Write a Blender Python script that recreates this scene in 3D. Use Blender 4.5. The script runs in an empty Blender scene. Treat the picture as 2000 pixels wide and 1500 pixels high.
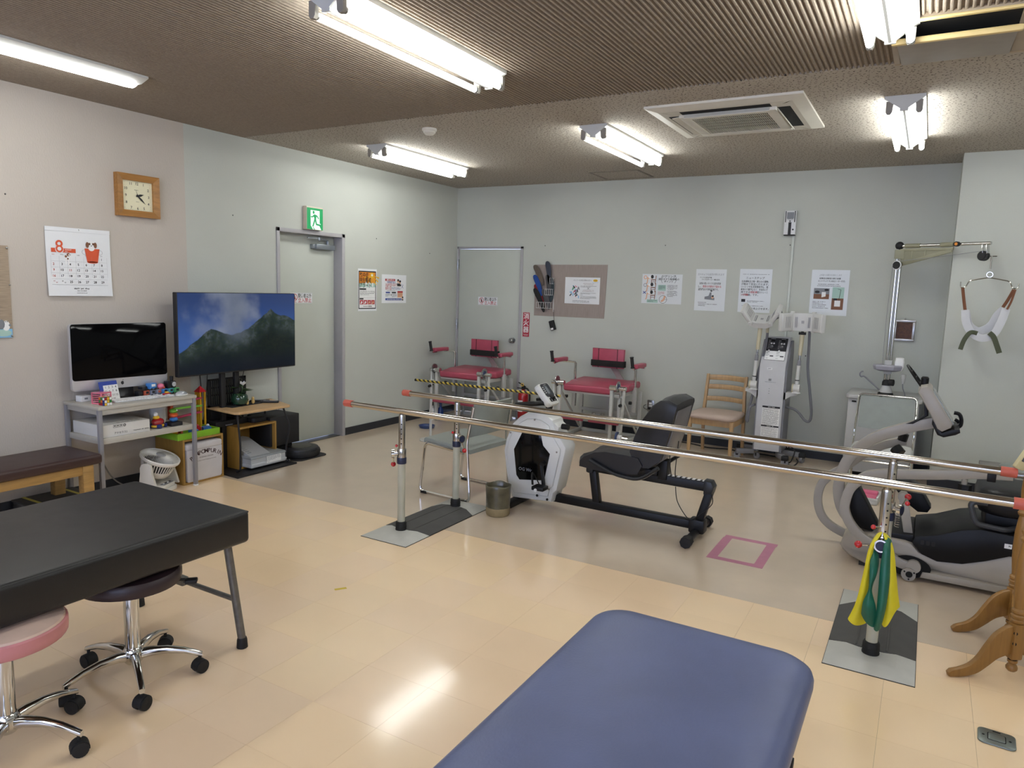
import bpy, bmesh, math, random
from math import sin, cos, pi, radians as rad
from mathutils import Vector, Matrix
SC = bpy.context.scene
COL = SC.collection
WORLD = 2.7; EXPO = 1.2; TUBE = 16.0; TUBEC = 'f5f7f4'; CEILC = 'a9a297'; RIBC = '92877a'
TVS = 0.32
rnd = random.Random(7)

# ---------------------------------------------------------------- camera, world, exposure
cam = bpy.data.cameras.new('camera'); camo = bpy.data.objects.new('camera', cam); COL.objects.link(camo)
cam.sensor_width = 36.0; cam.lens = 1399.316 / 2000 * 36.0; cam.clip_start = 0.02
yaw, pitch, roll = -0.52188507, -0.13369117, 0.03063813
fw = Vector((sin(yaw) * cos(pitch), cos(yaw) * cos(pitch), sin(pitch)))
r0 = Vector((cos(yaw), -sin(yaw), 0)); u0 = r0.cross(fw)
rt = r0 * cos(roll) + u0 * sin(roll); up = u0 * cos(roll) - r0 * sin(roll)
camo.matrix_world = Matrix(((rt.x, up.x, -fw.x, 0), (rt.y, up.y, -fw.y, 0), (rt.z, up.z, -fw.z, 1.54), (0, 0, 0, 1)))
SC.camera = camo
wd = bpy.data.worlds.new('world'); SC.world = wd; wd.use_nodes = True
wd.node_tree.nodes['Background'].inputs[0].default_value = (0.55, 0.66, 1.0, 1)
wd.node_tree.nodes['Background'].inputs[1].default_value = WORLD
SC.view_settings.view_transform = 'Standard'; SC.view_settings.look = 'None'
SC.view_settings.gamma = 1.0; SC.view_settings.use_curve_mapping = False
SC.view_settings.exposure = EXPO
SC.cycles.max_bounces = 8; SC.cycles.diffuse_bounces = 5; SC.cycles.glossy_bounces = 4
SC.cycles.sample_clamp_indirect = 6.0

# ---------------------------------------------------------------- materials
def lin(c):
    if isinstance(c, str):
        c = tuple(int(c[i:i + 2], 16) for i in (0, 2, 4))
    return tuple((v / 255 / 12.92 if v <= 10 else ((v / 255 + 0.055) / 1.055) ** 2.4) for v in c)
MATS = {}
def M(name, col, rough=.5, metal=0., var=.06, scale=14., bump=0., bscale=300., coat=0., stretch=None, spec=.5, rvar=.08, croug=.1):
    if name in MATS: return MATS[name]
    m = bpy.data.materials.new(name); m.use_nodes = True; MATS[name] = m
    nt = m.node_tree; N = nt.nodes; L = nt.links; b = N['Principled BSDF']
    tc = N.new('ShaderNodeTexCoord'); mp = N.new('ShaderNodeMapping'); L.new(tc.outputs['Object'], mp.inputs[0])
    if stretch: mp.inputs['Scale'].default_value = stretch
    nz = N.new('ShaderNodeTexNoise'); nz.inputs['Scale'].default_value = scale; nz.inputs['Detail'].default_value = 4
    L.new(mp.outputs[0], nz.inputs['Vector'])
    c = lin(col); rp = N.new('ShaderNodeValToRGB')
    rp.color_ramp.elements[0].position = .3; rp.color_ramp.elements[1].position = .7
    rp.color_ramp.elements[0].color = tuple(v * (1 - var) for v in c) + (1,)
    rp.color_ramp.elements[1].color = tuple(min(1, v * (1 + var)) for v in c) + (1,)
    L.new(nz.outputs[0], rp.inputs[0]); L.new(rp.outputs[0], b.inputs['Base Color'])
    mr = N.new('ShaderNodeMapRange'); mr.inputs[3].default_value = max(.02, rough - rvar / 2); mr.inputs[4].default_value = min(1, rough + rvar / 2)
    L.new(nz.outputs[0], mr.inputs[0]); L.new(mr.outputs[0], b.inputs['Roughness'])
    b.inputs['Metallic'].default_value = metal; b.inputs['Specular IOR Level'].default_value = spec
    if coat:
        b.inputs['Coat Weight'].default_value = coat; b.inputs['Coat Roughness'].default_value = croug
    if bump:
        n2 = N.new('ShaderNodeTexNoise'); n2.inputs['Scale'].default_value = bscale; n2.inputs['Detail'].default_value = 3
        L.new(mp.outputs[0], n2.inputs['Vector'])
        bp = N.new('ShaderNodeBump'); bp.inputs['Strength'].default_value = bump; bp.inputs['Distance'].default_value = .002
        L.new(n2.outputs[0], bp.inputs['Height']); L.new(bp.outputs[0], b.inputs['Normal'])
    return m
def WOOD(name, col, rough=.4, axis=0, dark=.72):
    if name in MATS: return MATS[name]
    m = bpy.data.materials.new(name); m.use_nodes = True; MATS[name] = m
    nt = m.node_tree; N = nt.nodes; L = nt.links; b = N['Principled BSDF']
    tc = N.new('ShaderNodeTexCoord'); mp = N.new('ShaderNodeMapping'); L.new(tc.outputs['Object'], mp.inputs[0])
    s = [38, 38, 38]; s[axis] = 3.0; mp.inputs['Scale'].default_value = s
    nz = N.new('ShaderNodeTexNoise'); nz.inputs['Scale'].default_value = 1.6; nz.inputs['Detail'].default_value = 6; nz.inputs['Distortion'].default_value = .6
    L.new(mp.outputs[0], nz.inputs['Vector']); rp = N.new('ShaderNodeValToRGB'); c = lin(col)
    rp.color_ramp.elements[0].position = .32; rp.color_ramp.elements[1].position = .62
    rp.color_ramp.elements[0].color = tuple(v * dark for v in c) + (1,); rp.color_ramp.elements[1].color = c + (1,)
    L.new(nz.outputs[0], rp.inputs[0]); L.new(rp.outputs[0], b.inputs['Base Color']); b.inputs['Roughness'].default_value = rough
    bp = N.new('ShaderNodeBump'); bp.inputs['Strength'].default_value = .12; bp.inputs['Distance'].default_value = .001
    L.new(nz.outputs[0], bp.inputs['Height']); L.new(bp.outputs[0], b.inputs['Normal'])
    return m
def EMIT(name, col, strength):
    if name in MATS: return MATS[name]
    m = bpy.data.materials.new(name); m.use_nodes = True; MATS[name] = m
    b = m.node_tree.nodes['Principled BSDF']
    b.inputs['Base Color'].default_value = lin(col) + (1,)
    b.inputs['Emission Color'].default_value = lin(col) + (1,); b.inputs['Emission Strength'].default_value = strength
    return m
def GLASS(name, col, rough=.05, alpha=.0):
    if name in MATS: return MATS[name]
    m = bpy.data.materials.new(name); m.use_nodes = True; MATS[name] = m
    b = m.node_tree.nodes['Principled BSDF']; b.inputs['Base Color'].default_value = lin(col) + (1,)
    b.inputs['Transmission Weight'].default_value = 1; b.inputs['Roughness'].default_value = rough; b.inputs['IOR'].default_value = 1.2
    return m

# ---------------------------------------------------------------- mesh builder
TXT = {}
def text_geo(s, bold=False):
    if s in TXT: return TXT[s]
    cu = bpy.data.curves.new('t', 'FONT'); cu.body = s; cu.resolution_u = 2; cu.fill_mode = 'FRONT'
    if bold: cu.offset = .012
    o = bpy.data.objects.new('t', cu); COL.objects.link(o)
    dg = bpy.context.evaluated_depsgraph_get(); me = o.evaluated_get(dg).to_mesh()
    vs = [v.co.copy() for v in me.vertices]; fs = [tuple(p.vertices) for p in me.polygons]
    o.evaluated_get(dg).to_mesh_clear(); bpy.data.objects.remove(o); bpy.data.curves.remove(cu)
    if vs:
        x0 = min(v.x for v in vs); x1 = max(v.x for v in vs)
    else: x0 = x1 = 0
    TXT[s] = (vs, fs, x0, x1); return TXT[s]

def catmull(P, n=8, closed=False):
    P = [Vector(p) for p in P]; out = []; m = len(P)
    for i in range(m if closed else m - 1):
        if closed: a, b, c, d = P[i - 1], P[i], P[(i + 1) % m], P[(i + 2) % m]
        else: a, b, c, d = P[max(i - 1, 0)], P[i], P[i + 1], P[min(i + 2, m - 1)]
        for k in range(n):
            t = k / n
            out.append(.5 * ((2 * b) + (c - a) * t + (2 * a - 5 * b + 4 * c - d) * t * t + (3 * b - a - 3 * c + d) * t ** 3))
    if not closed: out.append(P[-1])
    return out
def fillet(P, r, n=5):
    """polyline with rounded corners"""
    P = [Vector(p) for p in P]; out = [P[0]]
    for i in range(1, len(P) - 1):
        a, b, c = P[i - 1], P[i], P[i + 1]
        u = (a - b); v = (c - b); d = min(r, u.length * .49, v.length * .49)
        p0 = b + u.normalized() * d; p1 = b + v.normalized() * d
        for k in range(n + 1):
            t = k / n; out.append(p0 * (1 - t) ** 2 + b * 2 * t * (1 - t) + p1 * t * t)
    out.append(P[-1]); return out
def rrect(w, h, r, n=5, cx=0, cy=0):
    pts = []
    for (sx, sy, a0) in ((1, 1, 0), (-1, 1, 90), (-1, -1, 180), (1, -1, 270)):
        for k in range(n + 1):
            a = rad(a0 + 90 * k / n)
            pts.append((cx + sx * (w / 2 - r) + r * cos(a), cy + sy * (h / 2 - r) + r * sin(a)))
    return pts

class MB:
    def __init__(s):
        s.v = []; s.f = []; s.mi = []; s.m = 0; s.X = None
    def add(s, vs, fs, X=None):
        o = len(s.v)
        for p in vs:
            p = Vector(p)
            if X is not None: p = X @ p
            if s.X is not None: p = s.X @ p
            s.v.append(p)
        for f in fs:
            s.f.append(tuple(i + o for i in f)); s.mi.append(s.m)
        return s
    def mat(s, i): s.m = i; return s
    def box(s, x0, y0, z0, x1, y1, z1, bev=0, seg=2, X=None):
        if x1 < x0: x0, x1 = x1, x0
        if y1 < y0: y0, y1 = y1, y0
        if z1 < z0: z0, z1 = z1, z0
        if not bev:
            vs = [(x, y, z) for z in (z0, z1) for y in (y0, y1) for x in (x0, x1)]
            return s.add(vs, [(0, 2, 3, 1), (4, 5, 7, 6), (0, 1, 5, 4), (2, 6, 7, 3), (0, 4, 6, 2), (1, 3, 7, 5)], X)
        bm = bmesh.new(); bmesh.ops.create_cube(bm, size=1)
        for v in bm.verts:
            v.co = Vector(((x0 + x1) / 2 + v.co.x * (x1 - x0), (y0 + y1) / 2 + v.co.y * (y1 - y0), (z0 + z1) / 2 + v.co.z * (z1 - z0)))
        bev = min(bev, (x1 - x0) * .49, (y1 - y0) * .49, (z1 - z0) * .49)
        bmesh.ops.bevel(bm, geom=bm.edges[:], offset=bev, segments=seg, profile=.5, affect='EDGES')
        return s.bm(bm, X)
    def bm(s, bm, X=None):
        bm.verts.index_update()
        s.add([v.co.copy() for v in bm.verts], [tuple(v.index for v in f.verts) for f in bm.faces], X); bm.free(); return s
    def cbox(s, c, size, bev=0, seg=2, X=None):
        return s.box(c[0] - size[0] / 2, c[1] - size[1] / 2, c[2] - size[2] / 2, c[0] + size[0] / 2, c[1] + size[1] / 2, c[2] + size[2] / 2, bev, seg, X)
    def bar(s, p0, p1, w, h, bev=0, up=(0, 0, 1)):
        """box of cross-section w (side) x h (up) along p0->p1"""
        p0 = Vector(p0); p1 = Vector(p1); d = p1 - p0; L = d.length; z = d.normalized()
        u = Vector(up); x = u.cross(z)
        if x.length < 1e-4: x = Vector((1, 0, 0)).cross(z)
        x.normalize(); y = z.cross(x)
        X = Matrix(((x.x, y.x, z.x, p0.x), (x.y, y.y, z.y, p0.y), (x.z, y.z, z.z, p0.z), (0, 0, 0, 1)))
        return s.box(-w / 2, -h / 2, 0, w / 2, h / 2, L, bev, 2, X)
    def loft(s, rings, cap=True, closed=False, X=None):
        n = len(rings[0]); vs = [p for r in rings for p in r]; fs = []
        m = len(rings)
        for i in range(m if closed else m - 1):
            a = i * n; b = ((i + 1) % m) * n
            for k in range(n):
                k2 = (k + 1) % n; fs.append((a + k, a + k2, b + k2, b + k))
        if cap and not closed:
            fs.append(tuple(range(n - 1, -1, -1))); fs.append(tuple((m - 1) * n + k for k in range(n)))
        return s.add(vs, fs, X)
    def tube(s, path, r, n=10, cap=True, closed=False, r1=None, flat=None):
        P = [Vector(p) for p in path]; rings = []; prev = None; m = len(P)
        for i, p in enumerate(P):
            if closed: t = (P[(i + 1) % m] - P[i - 1])
            else: t = P[min(i + 1, m - 1)] - P[max(i - 1, 0)]
            t.normalize()
            if prev is None:
                a = Vector((0, 0, 1)) if abs(t.z) < .9 else Vector((0, 1, 0))
                x = a.cross(t).normalized()
            else:
                x = prev - t * prev.dot(t); x.normalize()
            prev = x; y = t.cross(x)
            rr = r if r1 is None else r + (r1 - r) * i / (m - 1)
            ra, rb = (rr, rr) if flat is None else (rr, rr * flat)
            rings.append([p + x * ra * cos(2 * pi * k / n) + y * rb * sin(2 * pi * k / n) for k in range(n)])
        return s.loft(rings, cap, closed)
    def strip(s, path, w, h, up=(0, 0, 1), bev=.003):
        """rectangular section bar (w sideways, h along up-ish) swept along a path lying in a plane with normal 'up'"""
        P = [Vector(p) for p in path]; nrm = Vector(up).normalized(); rings = []; m = len(P)
        for i, p in enumerate(P):
            t = (P[min(i + 1, m - 1)] - P[max(i - 1, 0)]).normalized(); q = nrm.cross(t).normalized()
            c = rrect(w, h, min(bev, w * .49, h * .49), 2)
            rings.append([p + q * a + nrm * b for a, b in c])
        return s.loft(rings, True)
    def cyl(s, p0, p1, r, r1=None, n=16):
        return s.tube([p0, p1], r, n, True, False, r1)
    def lathe(s, prof, n=20, c=(0, 0, 0), X=None, ax='z', cap=True):
        rings = []
        for r, z in prof:
            r = max(r, 1e-5); ring = []
            for k in range(n):
                a = 2 * pi * k / n; p = (r * cos(a), r * sin(a), z)
                if ax == 'y': p = (p[0], -p[2], p[1])
                if ax == 'x': p = (p[2], p[0], p[1])
                ring.append(Vector(p) + Vector(c))
            rings.append(ring)
        return s.loft(rings, cap, False, X)
    def prism(s, pts, z0, z1, X=None, bev=0):
        if bev:
            bm = bmesh.new(); a = [bm.verts.new((p[0], p[1], z0)) for p in pts]; f = bm.faces.new(a)
            r = bmesh.ops.extrude_face_region(bm, geom=[f]); vv = [e for e in r['geom'] if isinstance(e, bmesh.types.BMVert)]
            bmesh.ops.translate(bm, verts=vv, vec=(0, 0, z1 - z0)); bmesh.ops.recalc_face_normals(bm, faces=bm.faces[:])
            es = [e for e in bm.edges if abs(e.verts[0].co.z - e.verts[1].co.z) < 1e-6]
            bmesh.ops.bevel(bm, geom=es, offset=bev, segments=2, profile=.5, affect='EDGES')
            return s.bm(bm, X)
        n = len(pts); vs = [(p[0], p[1], z0) for p in pts] + [(p[0], p[1], z1) for p in pts]
        fs = [tuple(range(n - 1, -1, -1)), tuple(range(n, 2 * n))] + [(k, (k + 1) % n, (k + 1) % n + n, k + n) for k in range(n)]
        return s.add(vs, fs, X)
    def ball(s, c, r, n=12, sc=(1, 1, 1), X=None):
        prof = [(r * sin(pi * k / (n // 2)), -r * cos(pi * k / (n // 2))) for k in range(n // 2 + 1)]
        rings = []
        for q, z in prof:
            q = max(q, 1e-5)
            rings.append([Vector((c[0] + sc[0] * q * cos(2 * pi * k / n), c[1] + sc[1] * q * sin(2 * pi * k / n), c[2] + sc[2] * z)) for k in range(n)])
        return s.loft(rings, True, False, X)
    # ---- flat print: 2D shapes in the local plane (x right, y up) at height z
    def quad(s, x0, y0, x1, y1, z=0, X=None):
        return s.add([(x0, y0, z), (x1, y0, z), (x1, y1, z), (x0, y1, z)], [(0, 1, 2, 3)], X)
    def poly(s, pts, z=0, X=None):
        return s.add([(p[0], p[1], z) for p in pts], [tuple(range(len(pts)))], X)
    def disc(s, x, y, r, z=0, n=20, ry=None, X=None):
        return s.poly([(x + r * cos(2 * pi * k / n), y + (ry or r) * sin(2 * pi * k / n)) for k in range(n)], z, X)
    def ring(s, x, y, r, w, z=0, n=24, X=None, ry=None):
        ry = ry or r
        vs = [(x + q * cos(2 * pi * k / n), y + q2 * sin(2 * pi * k / n), z) for k in range(n) for q, q2 in ((r, ry), (r - w, ry - w))]
        return s.add(vs, [(2 * k, (2 * k + 2) % (2 * n), (2 * k + 3) % (2 * n), 2 * k + 1) for k in range(n)], X)
    def line(s, pts, w, z=0, X=None):
        P = [Vector((p[0], p[1])) for p in pts]; vs = []; m = len(P)
        for i, p in enumerate(P):
            t = (P[min(i + 1, m - 1)] - P[max(i - 1, 0)]).normalized(); q = Vector((-t.y, t.x)) * w / 2
            vs += [(p.x - q.x, p.y - q.y, z), (p.x + q.x, p.y + q.y, z)]
        return s.add(vs, [(2 * i, 2 * i + 2, 2 * i + 3, 2 * i + 1) for i in range(m - 1)], X)
    def text(s, t, x, y, h, z=0, align='l', w=None, X=None, bold=False):
        """h = cap/kanji height; w = squeeze to this width"""
        vs, fs, a, b = text_geo(t, bold)
        if not vs: return s
        k = h / .72; kx = k
        if w: kx = w / (b - a)
        off = {'l': -a, 'c': -(a + b) / 2, 'r': -b}[align]
        return s.add([(x + (v.x + off) * kx, y + v.y * k, z) for v in vs], fs, X)
    def scrib(s, x0, x1, y, h, z=0, fill=.8, X=None):
        """a line of print too small to read: short uneven strokes"""
        x = x0
        while x < x1:
            w = h * rnd.uniform(.5, .95)
            if rnd.random() < .93:
                s.quad(x, y + h * rnd.uniform(0, .2), min(x + w * .42, x1), y + h * rnd.uniform(.75, 1), z, X)
                s.quad(x + w * .42, y + h * rnd.uniform(.3, .5), min(x + w * fill, x1), y + h * rnd.uniform(.6, .75), z, X)
            x += w
        return s
    def para(s, x0, x1, ytop, h, n, gap=1.55, z=0, X=None, last=.6):
        for i in range(n):
            s.scrib(x0, x0 + (x1 - x0) * (last if i == n - 1 else rnd.uniform(.93, 1)), ytop - h - i * h * gap, h, z, X=X)
        return s

def make(name, mb, mats, parent=None, sharp=35, loc=None, rot=None):
    me = bpy.data.meshes.new(name); me.from_pydata([tuple(v) for v in mb.v], [], mb.f)
    if not isinstance(mats, (list, tuple)): mats = [mats]
    for m in mats: me.materials.append(m)
    if len(mats) > 1: me.polygons.foreach_set('material_index', mb.mi)
    me.polygons.foreach_set('use_smooth', [True] * len(me.polygons)); me.set_sharp_from_angle(angle=rad(sharp))
    me.update()
    o = bpy.data.objects.new(name, me); COL.objects.link(o)
    if parent is not None: o.parent = parent
    if loc is not None: o.location = loc
    if rot is not None: o.rotation_euler = rot
    return o
def tag(o, label=None, cat=None, group=None, kind=None):
    if label: o['label'] = label
    if cat: o['category'] = cat
    if group: o['group'] = group
    if kind: o['kind'] = kind
    return o
def thing(name, label, cat, loc=(0, 0, 0), rz=0, group=None):
    o = bpy.data.objects.new(name, None); COL.objects.link(o); o.empty_display_size = .1
    o.location = loc; o.rotation_euler = (0, 0, rz); return tag(o, label, cat, group)
def struct(name, mb, mats, parent=None, **k):
    o = make(name, mb, mats, parent, **k)
    if parent is None: o['kind'] = 'structure'
    return o
def dup(root, loc, rz=None, label=None, group=None):
    r = root.copy(); COL.objects.link(r); r.location = loc
    if rz is not None: r.rotation_euler = (0, 0, rz)
    if label: r['label'] = label
    if group: r['group'] = group
    for ch in list(root.children):
        c = ch.copy(); COL.objects.link(c); c.parent = r
        for g in list(ch.children):
            d = g.copy(); COL.objects.link(d); d.parent = c
    return r
def T(x=0, y=0, z=0): return Matrix.Translation((x, y, z))
def R(a, ax='Z'): return Matrix.Rotation(rad(a), 4, ax)
# print planes: local (x right, y up, z out of the wall)
def on_back(x, z, y): return Matrix(((1, 0, 0, x), (0, 0, -1, y), (0, 1, 0, z), (0, 0, 0, 1)))      # faces -Y
def on_left(y, z, x): return Matrix(((0, 0, 1, x), (1, 0, 0, y), (0, 1, 0, z), (0, 0, 0, 1)))      # faces +X
# ================================================================ setting
XL, YB, ZC = -5.027, 7.298, 2.70
XR, YF = 3.2, -2.6
def wall_mat(name, col, bump=.25):
    m = M(name, col, rough=.85, var=.03, scale=1.6, spec=.2)
    nt = m.node_tree; N = nt.nodes; L = nt.links; b = N['Principled BSDF']
    tc = N.new('ShaderNodeTexCoord'); n = N.new('ShaderNodeTexNoise'); n.inputs['Scale'].default_value = 160; n.inputs['Detail'].default_value = 2
    mp = N.new('ShaderNodeMapping'); mp.inputs['Scale'].default_value = (1, 1, .35); L.new(tc.outputs['Object'], mp.inputs[0]); L.new(mp.outputs[0], n.inputs['Vector'])
    bp = N.new('ShaderNodeBump'); bp.inputs['Strength'].default_value = bump; bp.inputs['Distance'].default_value = .003
    L.new(n.outputs[0], bp.inputs['Height']); L.new(bp.outputs[0], b.inputs['Normal'])
    return m
m_wall = wall_mat('cream_wallpaper', 'babdb6'); m_wall2 = wall_mat('taupe_wallpaper', 'bcb4ab', .4)
m_paint = M('door_frame_paint', 'a5a3a6', rough=.45, var=.03)
m_door = M('door_paint', 'b6bab2', rough=.5, var=.03, scale=3)
m_base = M('black_vinyl_base', '24272d', rough=.5)

# ---- floor: grey sheet vinyl at the back, cream vinyl tiles in front
def floor_mat(name, col, var, scale, bump):
    m = M(name, col, rough=.3, var=var, scale=scale, coat=.75, croug=.12, spec=.4)
    nt = m.node_tree; N = nt.nodes; L = nt.links; b = N['Principled BSDF']
    tc = N.new('ShaderNodeTexCoord'); n = N.new('ShaderNodeTexNoise'); n.inputs['Scale'].default_value = 9; n.inputs['Detail'].default_value = 5
    L.new(tc.outputs['Object'], n.inputs['Vector'])
    bp = N.new('ShaderNodeBump'); bp.inputs['Strength'].default_value = bump; bp.inputs['Distance'].default_value = .004
    L.new(n.outputs[0], bp.inputs['Height']); L.new(bp.outputs[0], b.inputs['Normal']); L.new(bp.outputs[0], b.inputs['Coat Normal'])
    return m
m_beige = floor_mat('cream_vinyl_tile', 'f5d8b0', .02, 3, .06)
m_beige2 = floor_mat('cream_vinyl_tile_worn', 'f3d6b2', .02, 3, .06)
m_gray = floor_mat('grey_sheet_vinyl', 'cdbba5', .05, 5, .05)
m_joint = M('tile_joint', '6e5c42', rough=.8)
fl = struct('floor', MB().box(XL - .2, YF - .1, -.2, XR + .1, YB + .1, -.004), m_joint)
make('vinyl_sheet', MB().box(XL - .15, 3.612, -.0039, XR, YB, 0), m_gray, fl)
make('vinyl_sheet', MB().box(XL, YF, -.0039, XR, .5795, 0), m_beige, fl).name = 'cream_sheet'
tb = MB().box(-.1512, -.1512, -.0039, .1512, .1512, 0)
t0 = None; k = 0
for j in range(10):
    for i in range(-16, 9):
        x = -.324 + .303 * i + .1515; y = 3.6105 - .303 * j - .1515
        if x < XL + .15: continue
        if t0 is None: t0 = o = make('tile', tb, m_beige, fl)
        else:
            o = t0.copy(); COL.objects.link(o); o.parent = fl
            if rnd.random() < .3:
                o.material_slots[0].link = 'OBJECT'; o.material_slots[0].material = m_beige2
        o.location = (x, y, 0)
make('tile_border', MB().box(XL, .58, -.0039, -.324 - 15 * .303 - .001, 3.61, 0).box(-.324 + 9 * .303 + .001, .58, -.0039, XR, 3.61, 0), m_beige, fl)

# ---- walls
w = struct('wall_left', MB().box(XL - .2, YF, 0, XL, 3.615, ZC).mat(1).box(XL - .2, 3.615, 0, XL, 4.53, ZC).box(XL - .2, 5.325, 0, XL, YB + .2, ZC).box(XL - .2, 4.53, 1.975, XL, 5.325, ZC), [m_wall2, m_wall])
wallL = w
struct('wall_back', MB().box(XL - .2, YB, 0, -5.0, YB + .2, ZC).box(-4.125, YB, 0, XR, YB + .2, ZC).box(-5.0, YB, 1.99, -4.125, YB + .2, ZC), m_wall)
struct('wall_right', MB().box(XR, YF, 0, XR + .2, YB + .2, ZC), m_wall)
struct('wall_recess', MB().box(.124, 6.822, 0, XR, YB, ZC), m_wall)
struct('wall_front', MB().box(XL - .2, YF - .2, 0, -3.9, YF, ZC).box(2.6, YF - .2, 0, XR + .2, YF, ZC).box(-3.9, YF - .2, 0, 2.6, YF, .8).box(-3.9, YF - .2, 2.3, 2.6, YF, ZC), m_wall)
wf = MB()
for i in range(5): wf.box(-3.9 + 1.61 * i - .03, YF - .14, .8, -3.9 + 1.61 * i + .03, YF - .06, 2.3)
wf.box(-3.9, YF - .14, .8, 2.6, YF - .06, .85).box(-3.9, YF - .14, 2.25, 2.6, YF - .06, 2.3)
struct('window_1', wf, M('window_aluminium', 'b8babb', rough=.35, metal=.8))
# baseboards
struct('baseboard_left', MB().box(XL, YF, 0, XL + .008, 4.50, .075).box(XL, 5.355, 0, XL + .008, YB, .075), m_base)
struct('baseboard_back', MB().box(-4.095, YB - .008, 0, .124, YB, .075), m_base)
struct('baseboard_recess', MB().box(.124, 6.814, 0, XR, 6.822, .075).box(.116, 6.814, 0, .124, YB, .075), m_base)
# thin paper seams and nail holes in the walls
for (x, z) in ((-3.82, 2.02), (-2.42, 2.02), (-1.2, 2.02), (-.3, 2.03), (-.98, .98), (-.2, 1.02)): make('nail', MB().ball((x, YB, z), .006, 6), M('nail_steel', '4a4846', rough=.5, metal=.6), bpy.data.objects['wall_back'])
for (y, z) in ((2.36, 2.02), (4.05, 2.06), (5.83, 2.0), (6.75, 1.9)): make('nail', MB().ball((XL, y, z), .006, 6), MATS['nail_steel'], wallL)

# ---- ceiling
m_tile_c = M('speckled_ceiling_board', 'a8a39a', rough=.9, var=.03)
nt = m_tile_c.node_tree; N = nt.nodes; L = nt.links; b = N['Principled BSDF']
tc = N.new('ShaderNodeTexCoord'); vo = N.new('ShaderNodeTexVoronoi'); vo.voronoi_dimensions = '2D'; vo.inputs['Scale'].default_value = 40; vo.inputs['Randomness'].default_value = 1
nz = N.new('ShaderNodeTexNoise'); nz.inputs['Scale'].default_value = 60; mx = N.new('ShaderNodeMixRGB'); mx.inputs[0].default_value = .02
L.new(tc.outputs['Object'], nz.inputs['Vector']); L.new(tc.outputs['Object'], mx.inputs[1]); L.new(nz.outputs['Color'], mx.inputs[2]); L.new(mx.outputs[0], vo.inputs['Vector'])
rp = N.new('ShaderNodeValToRGB'); rp.color_ramp.elements[0].position = .12; rp.color_ramp.elements[0].color = lin('3d352c') + (1,); rp.color_ramp.elements[1].position = .19; rp.color_ramp.elements[1].color = lin(CEILC) + (1,)
L.new(vo.outputs['Distance'], rp.inputs[0]); L.new(rp.outputs[0], b.inputs['Base Color'])
bp = N.new('ShaderNodeBump'); bp.inputs['Strength'].default_value = .4; bp.inputs['Distance'].default_value = .004; L.new(vo.outputs['Distance'], bp.inputs['Height']); L.new(bp.outputs[0], b.inputs['Normal'])
m_rib = M('ribbed_ceiling_board', RIBC, rough=.9, var=.10, scale=60, bump=.4, bscale=400, spec=.15)
ce = struct('ceiling', MB().box(XL - .2, YF - .2, ZC + .012, XR + .2, YB + .2, ZC + .2), m_rib)
make('speckled_board', MB().box(XL, 4.172, ZC, XR, YB, ZC + .012), m_tile_c, ce)
# ribbed acoustic boards: 18 ribs of 25 mm each
P = .0253; nr = 18; W_ = P * nr
rb = MB(); pts = []
for i in range(nr):
    x = i * P
    for dx, z in ((.000, .0), (.0035, -.0105), (.0065, -.013), (.0125, -.013), (.0155, -.0105), (.019, 0)): pts.append((x + dx, z))
pts.append((W_ - .001, 0))
Ln = 1.697
vs = [(p[0], 0.0006, p[1]) for p in pts] + [(p[0], Ln - .0006, p[1]) for p in pts]; n = len(pts)
rb.add(vs, [(k, k + 1, k + 1 + n, k + n) for k in range(n - 1)])
rb.add([(0, .0006, .0), (W_ - .001, .0006, .0), (W_ - .001, .0006, .012), (0, .0006, .012)], [(0, 1, 2, 3)])
rb.add([(0, Ln - .0006, .0), (W_ - .001, Ln - .0006, .0), (W_ - .001, Ln - .0006, .012), (0, Ln - .0006, .012)], [(0, 1, 2, 3)])
for k in range(n - 1): rb.add([vs[k + n], vs[k + 1 + n], (pts[k + 1][0], Ln - .0006, .004), (pts[k][0], Ln - .0006, .004)], [(0, 1, 2, 3)])
r0_ = None
for j in range(4):
    for i in range(19):
        x = XL + i * W_
        if x > XR: continue
        if r0_ is None: r0_ = o = make('ribbed_board', rb, m_rib, ce, sharp=20)
        else:
            o = r0_.copy(); COL.objects.link(o); o.parent = ce
        o.location = (x, 4.172 - Ln * (j + 1), ZC + .013)
# small black gaps round the hatch
h = make('ceiling_hatch', MB().box(-3.04, 6.75, ZC - .003, -2.57, 7.17, ZC + .001), m_tile_c, ce)
fr = MB()
for (a, b_, c, d) in ((-3.065, 6.735, -2.545, 6.75), (-3.065, 7.17, -2.545, 7.185), (-3.065, 6.75, -3.04, 7.17), (-2.57, 6.75, -2.545, 7.17)): fr.box(a, b_, ZC - .004, c, d, ZC + .001)
make('hatch_frame', fr, M('hatch_frame_grey', '6f695e', rough=.6), ce)

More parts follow.
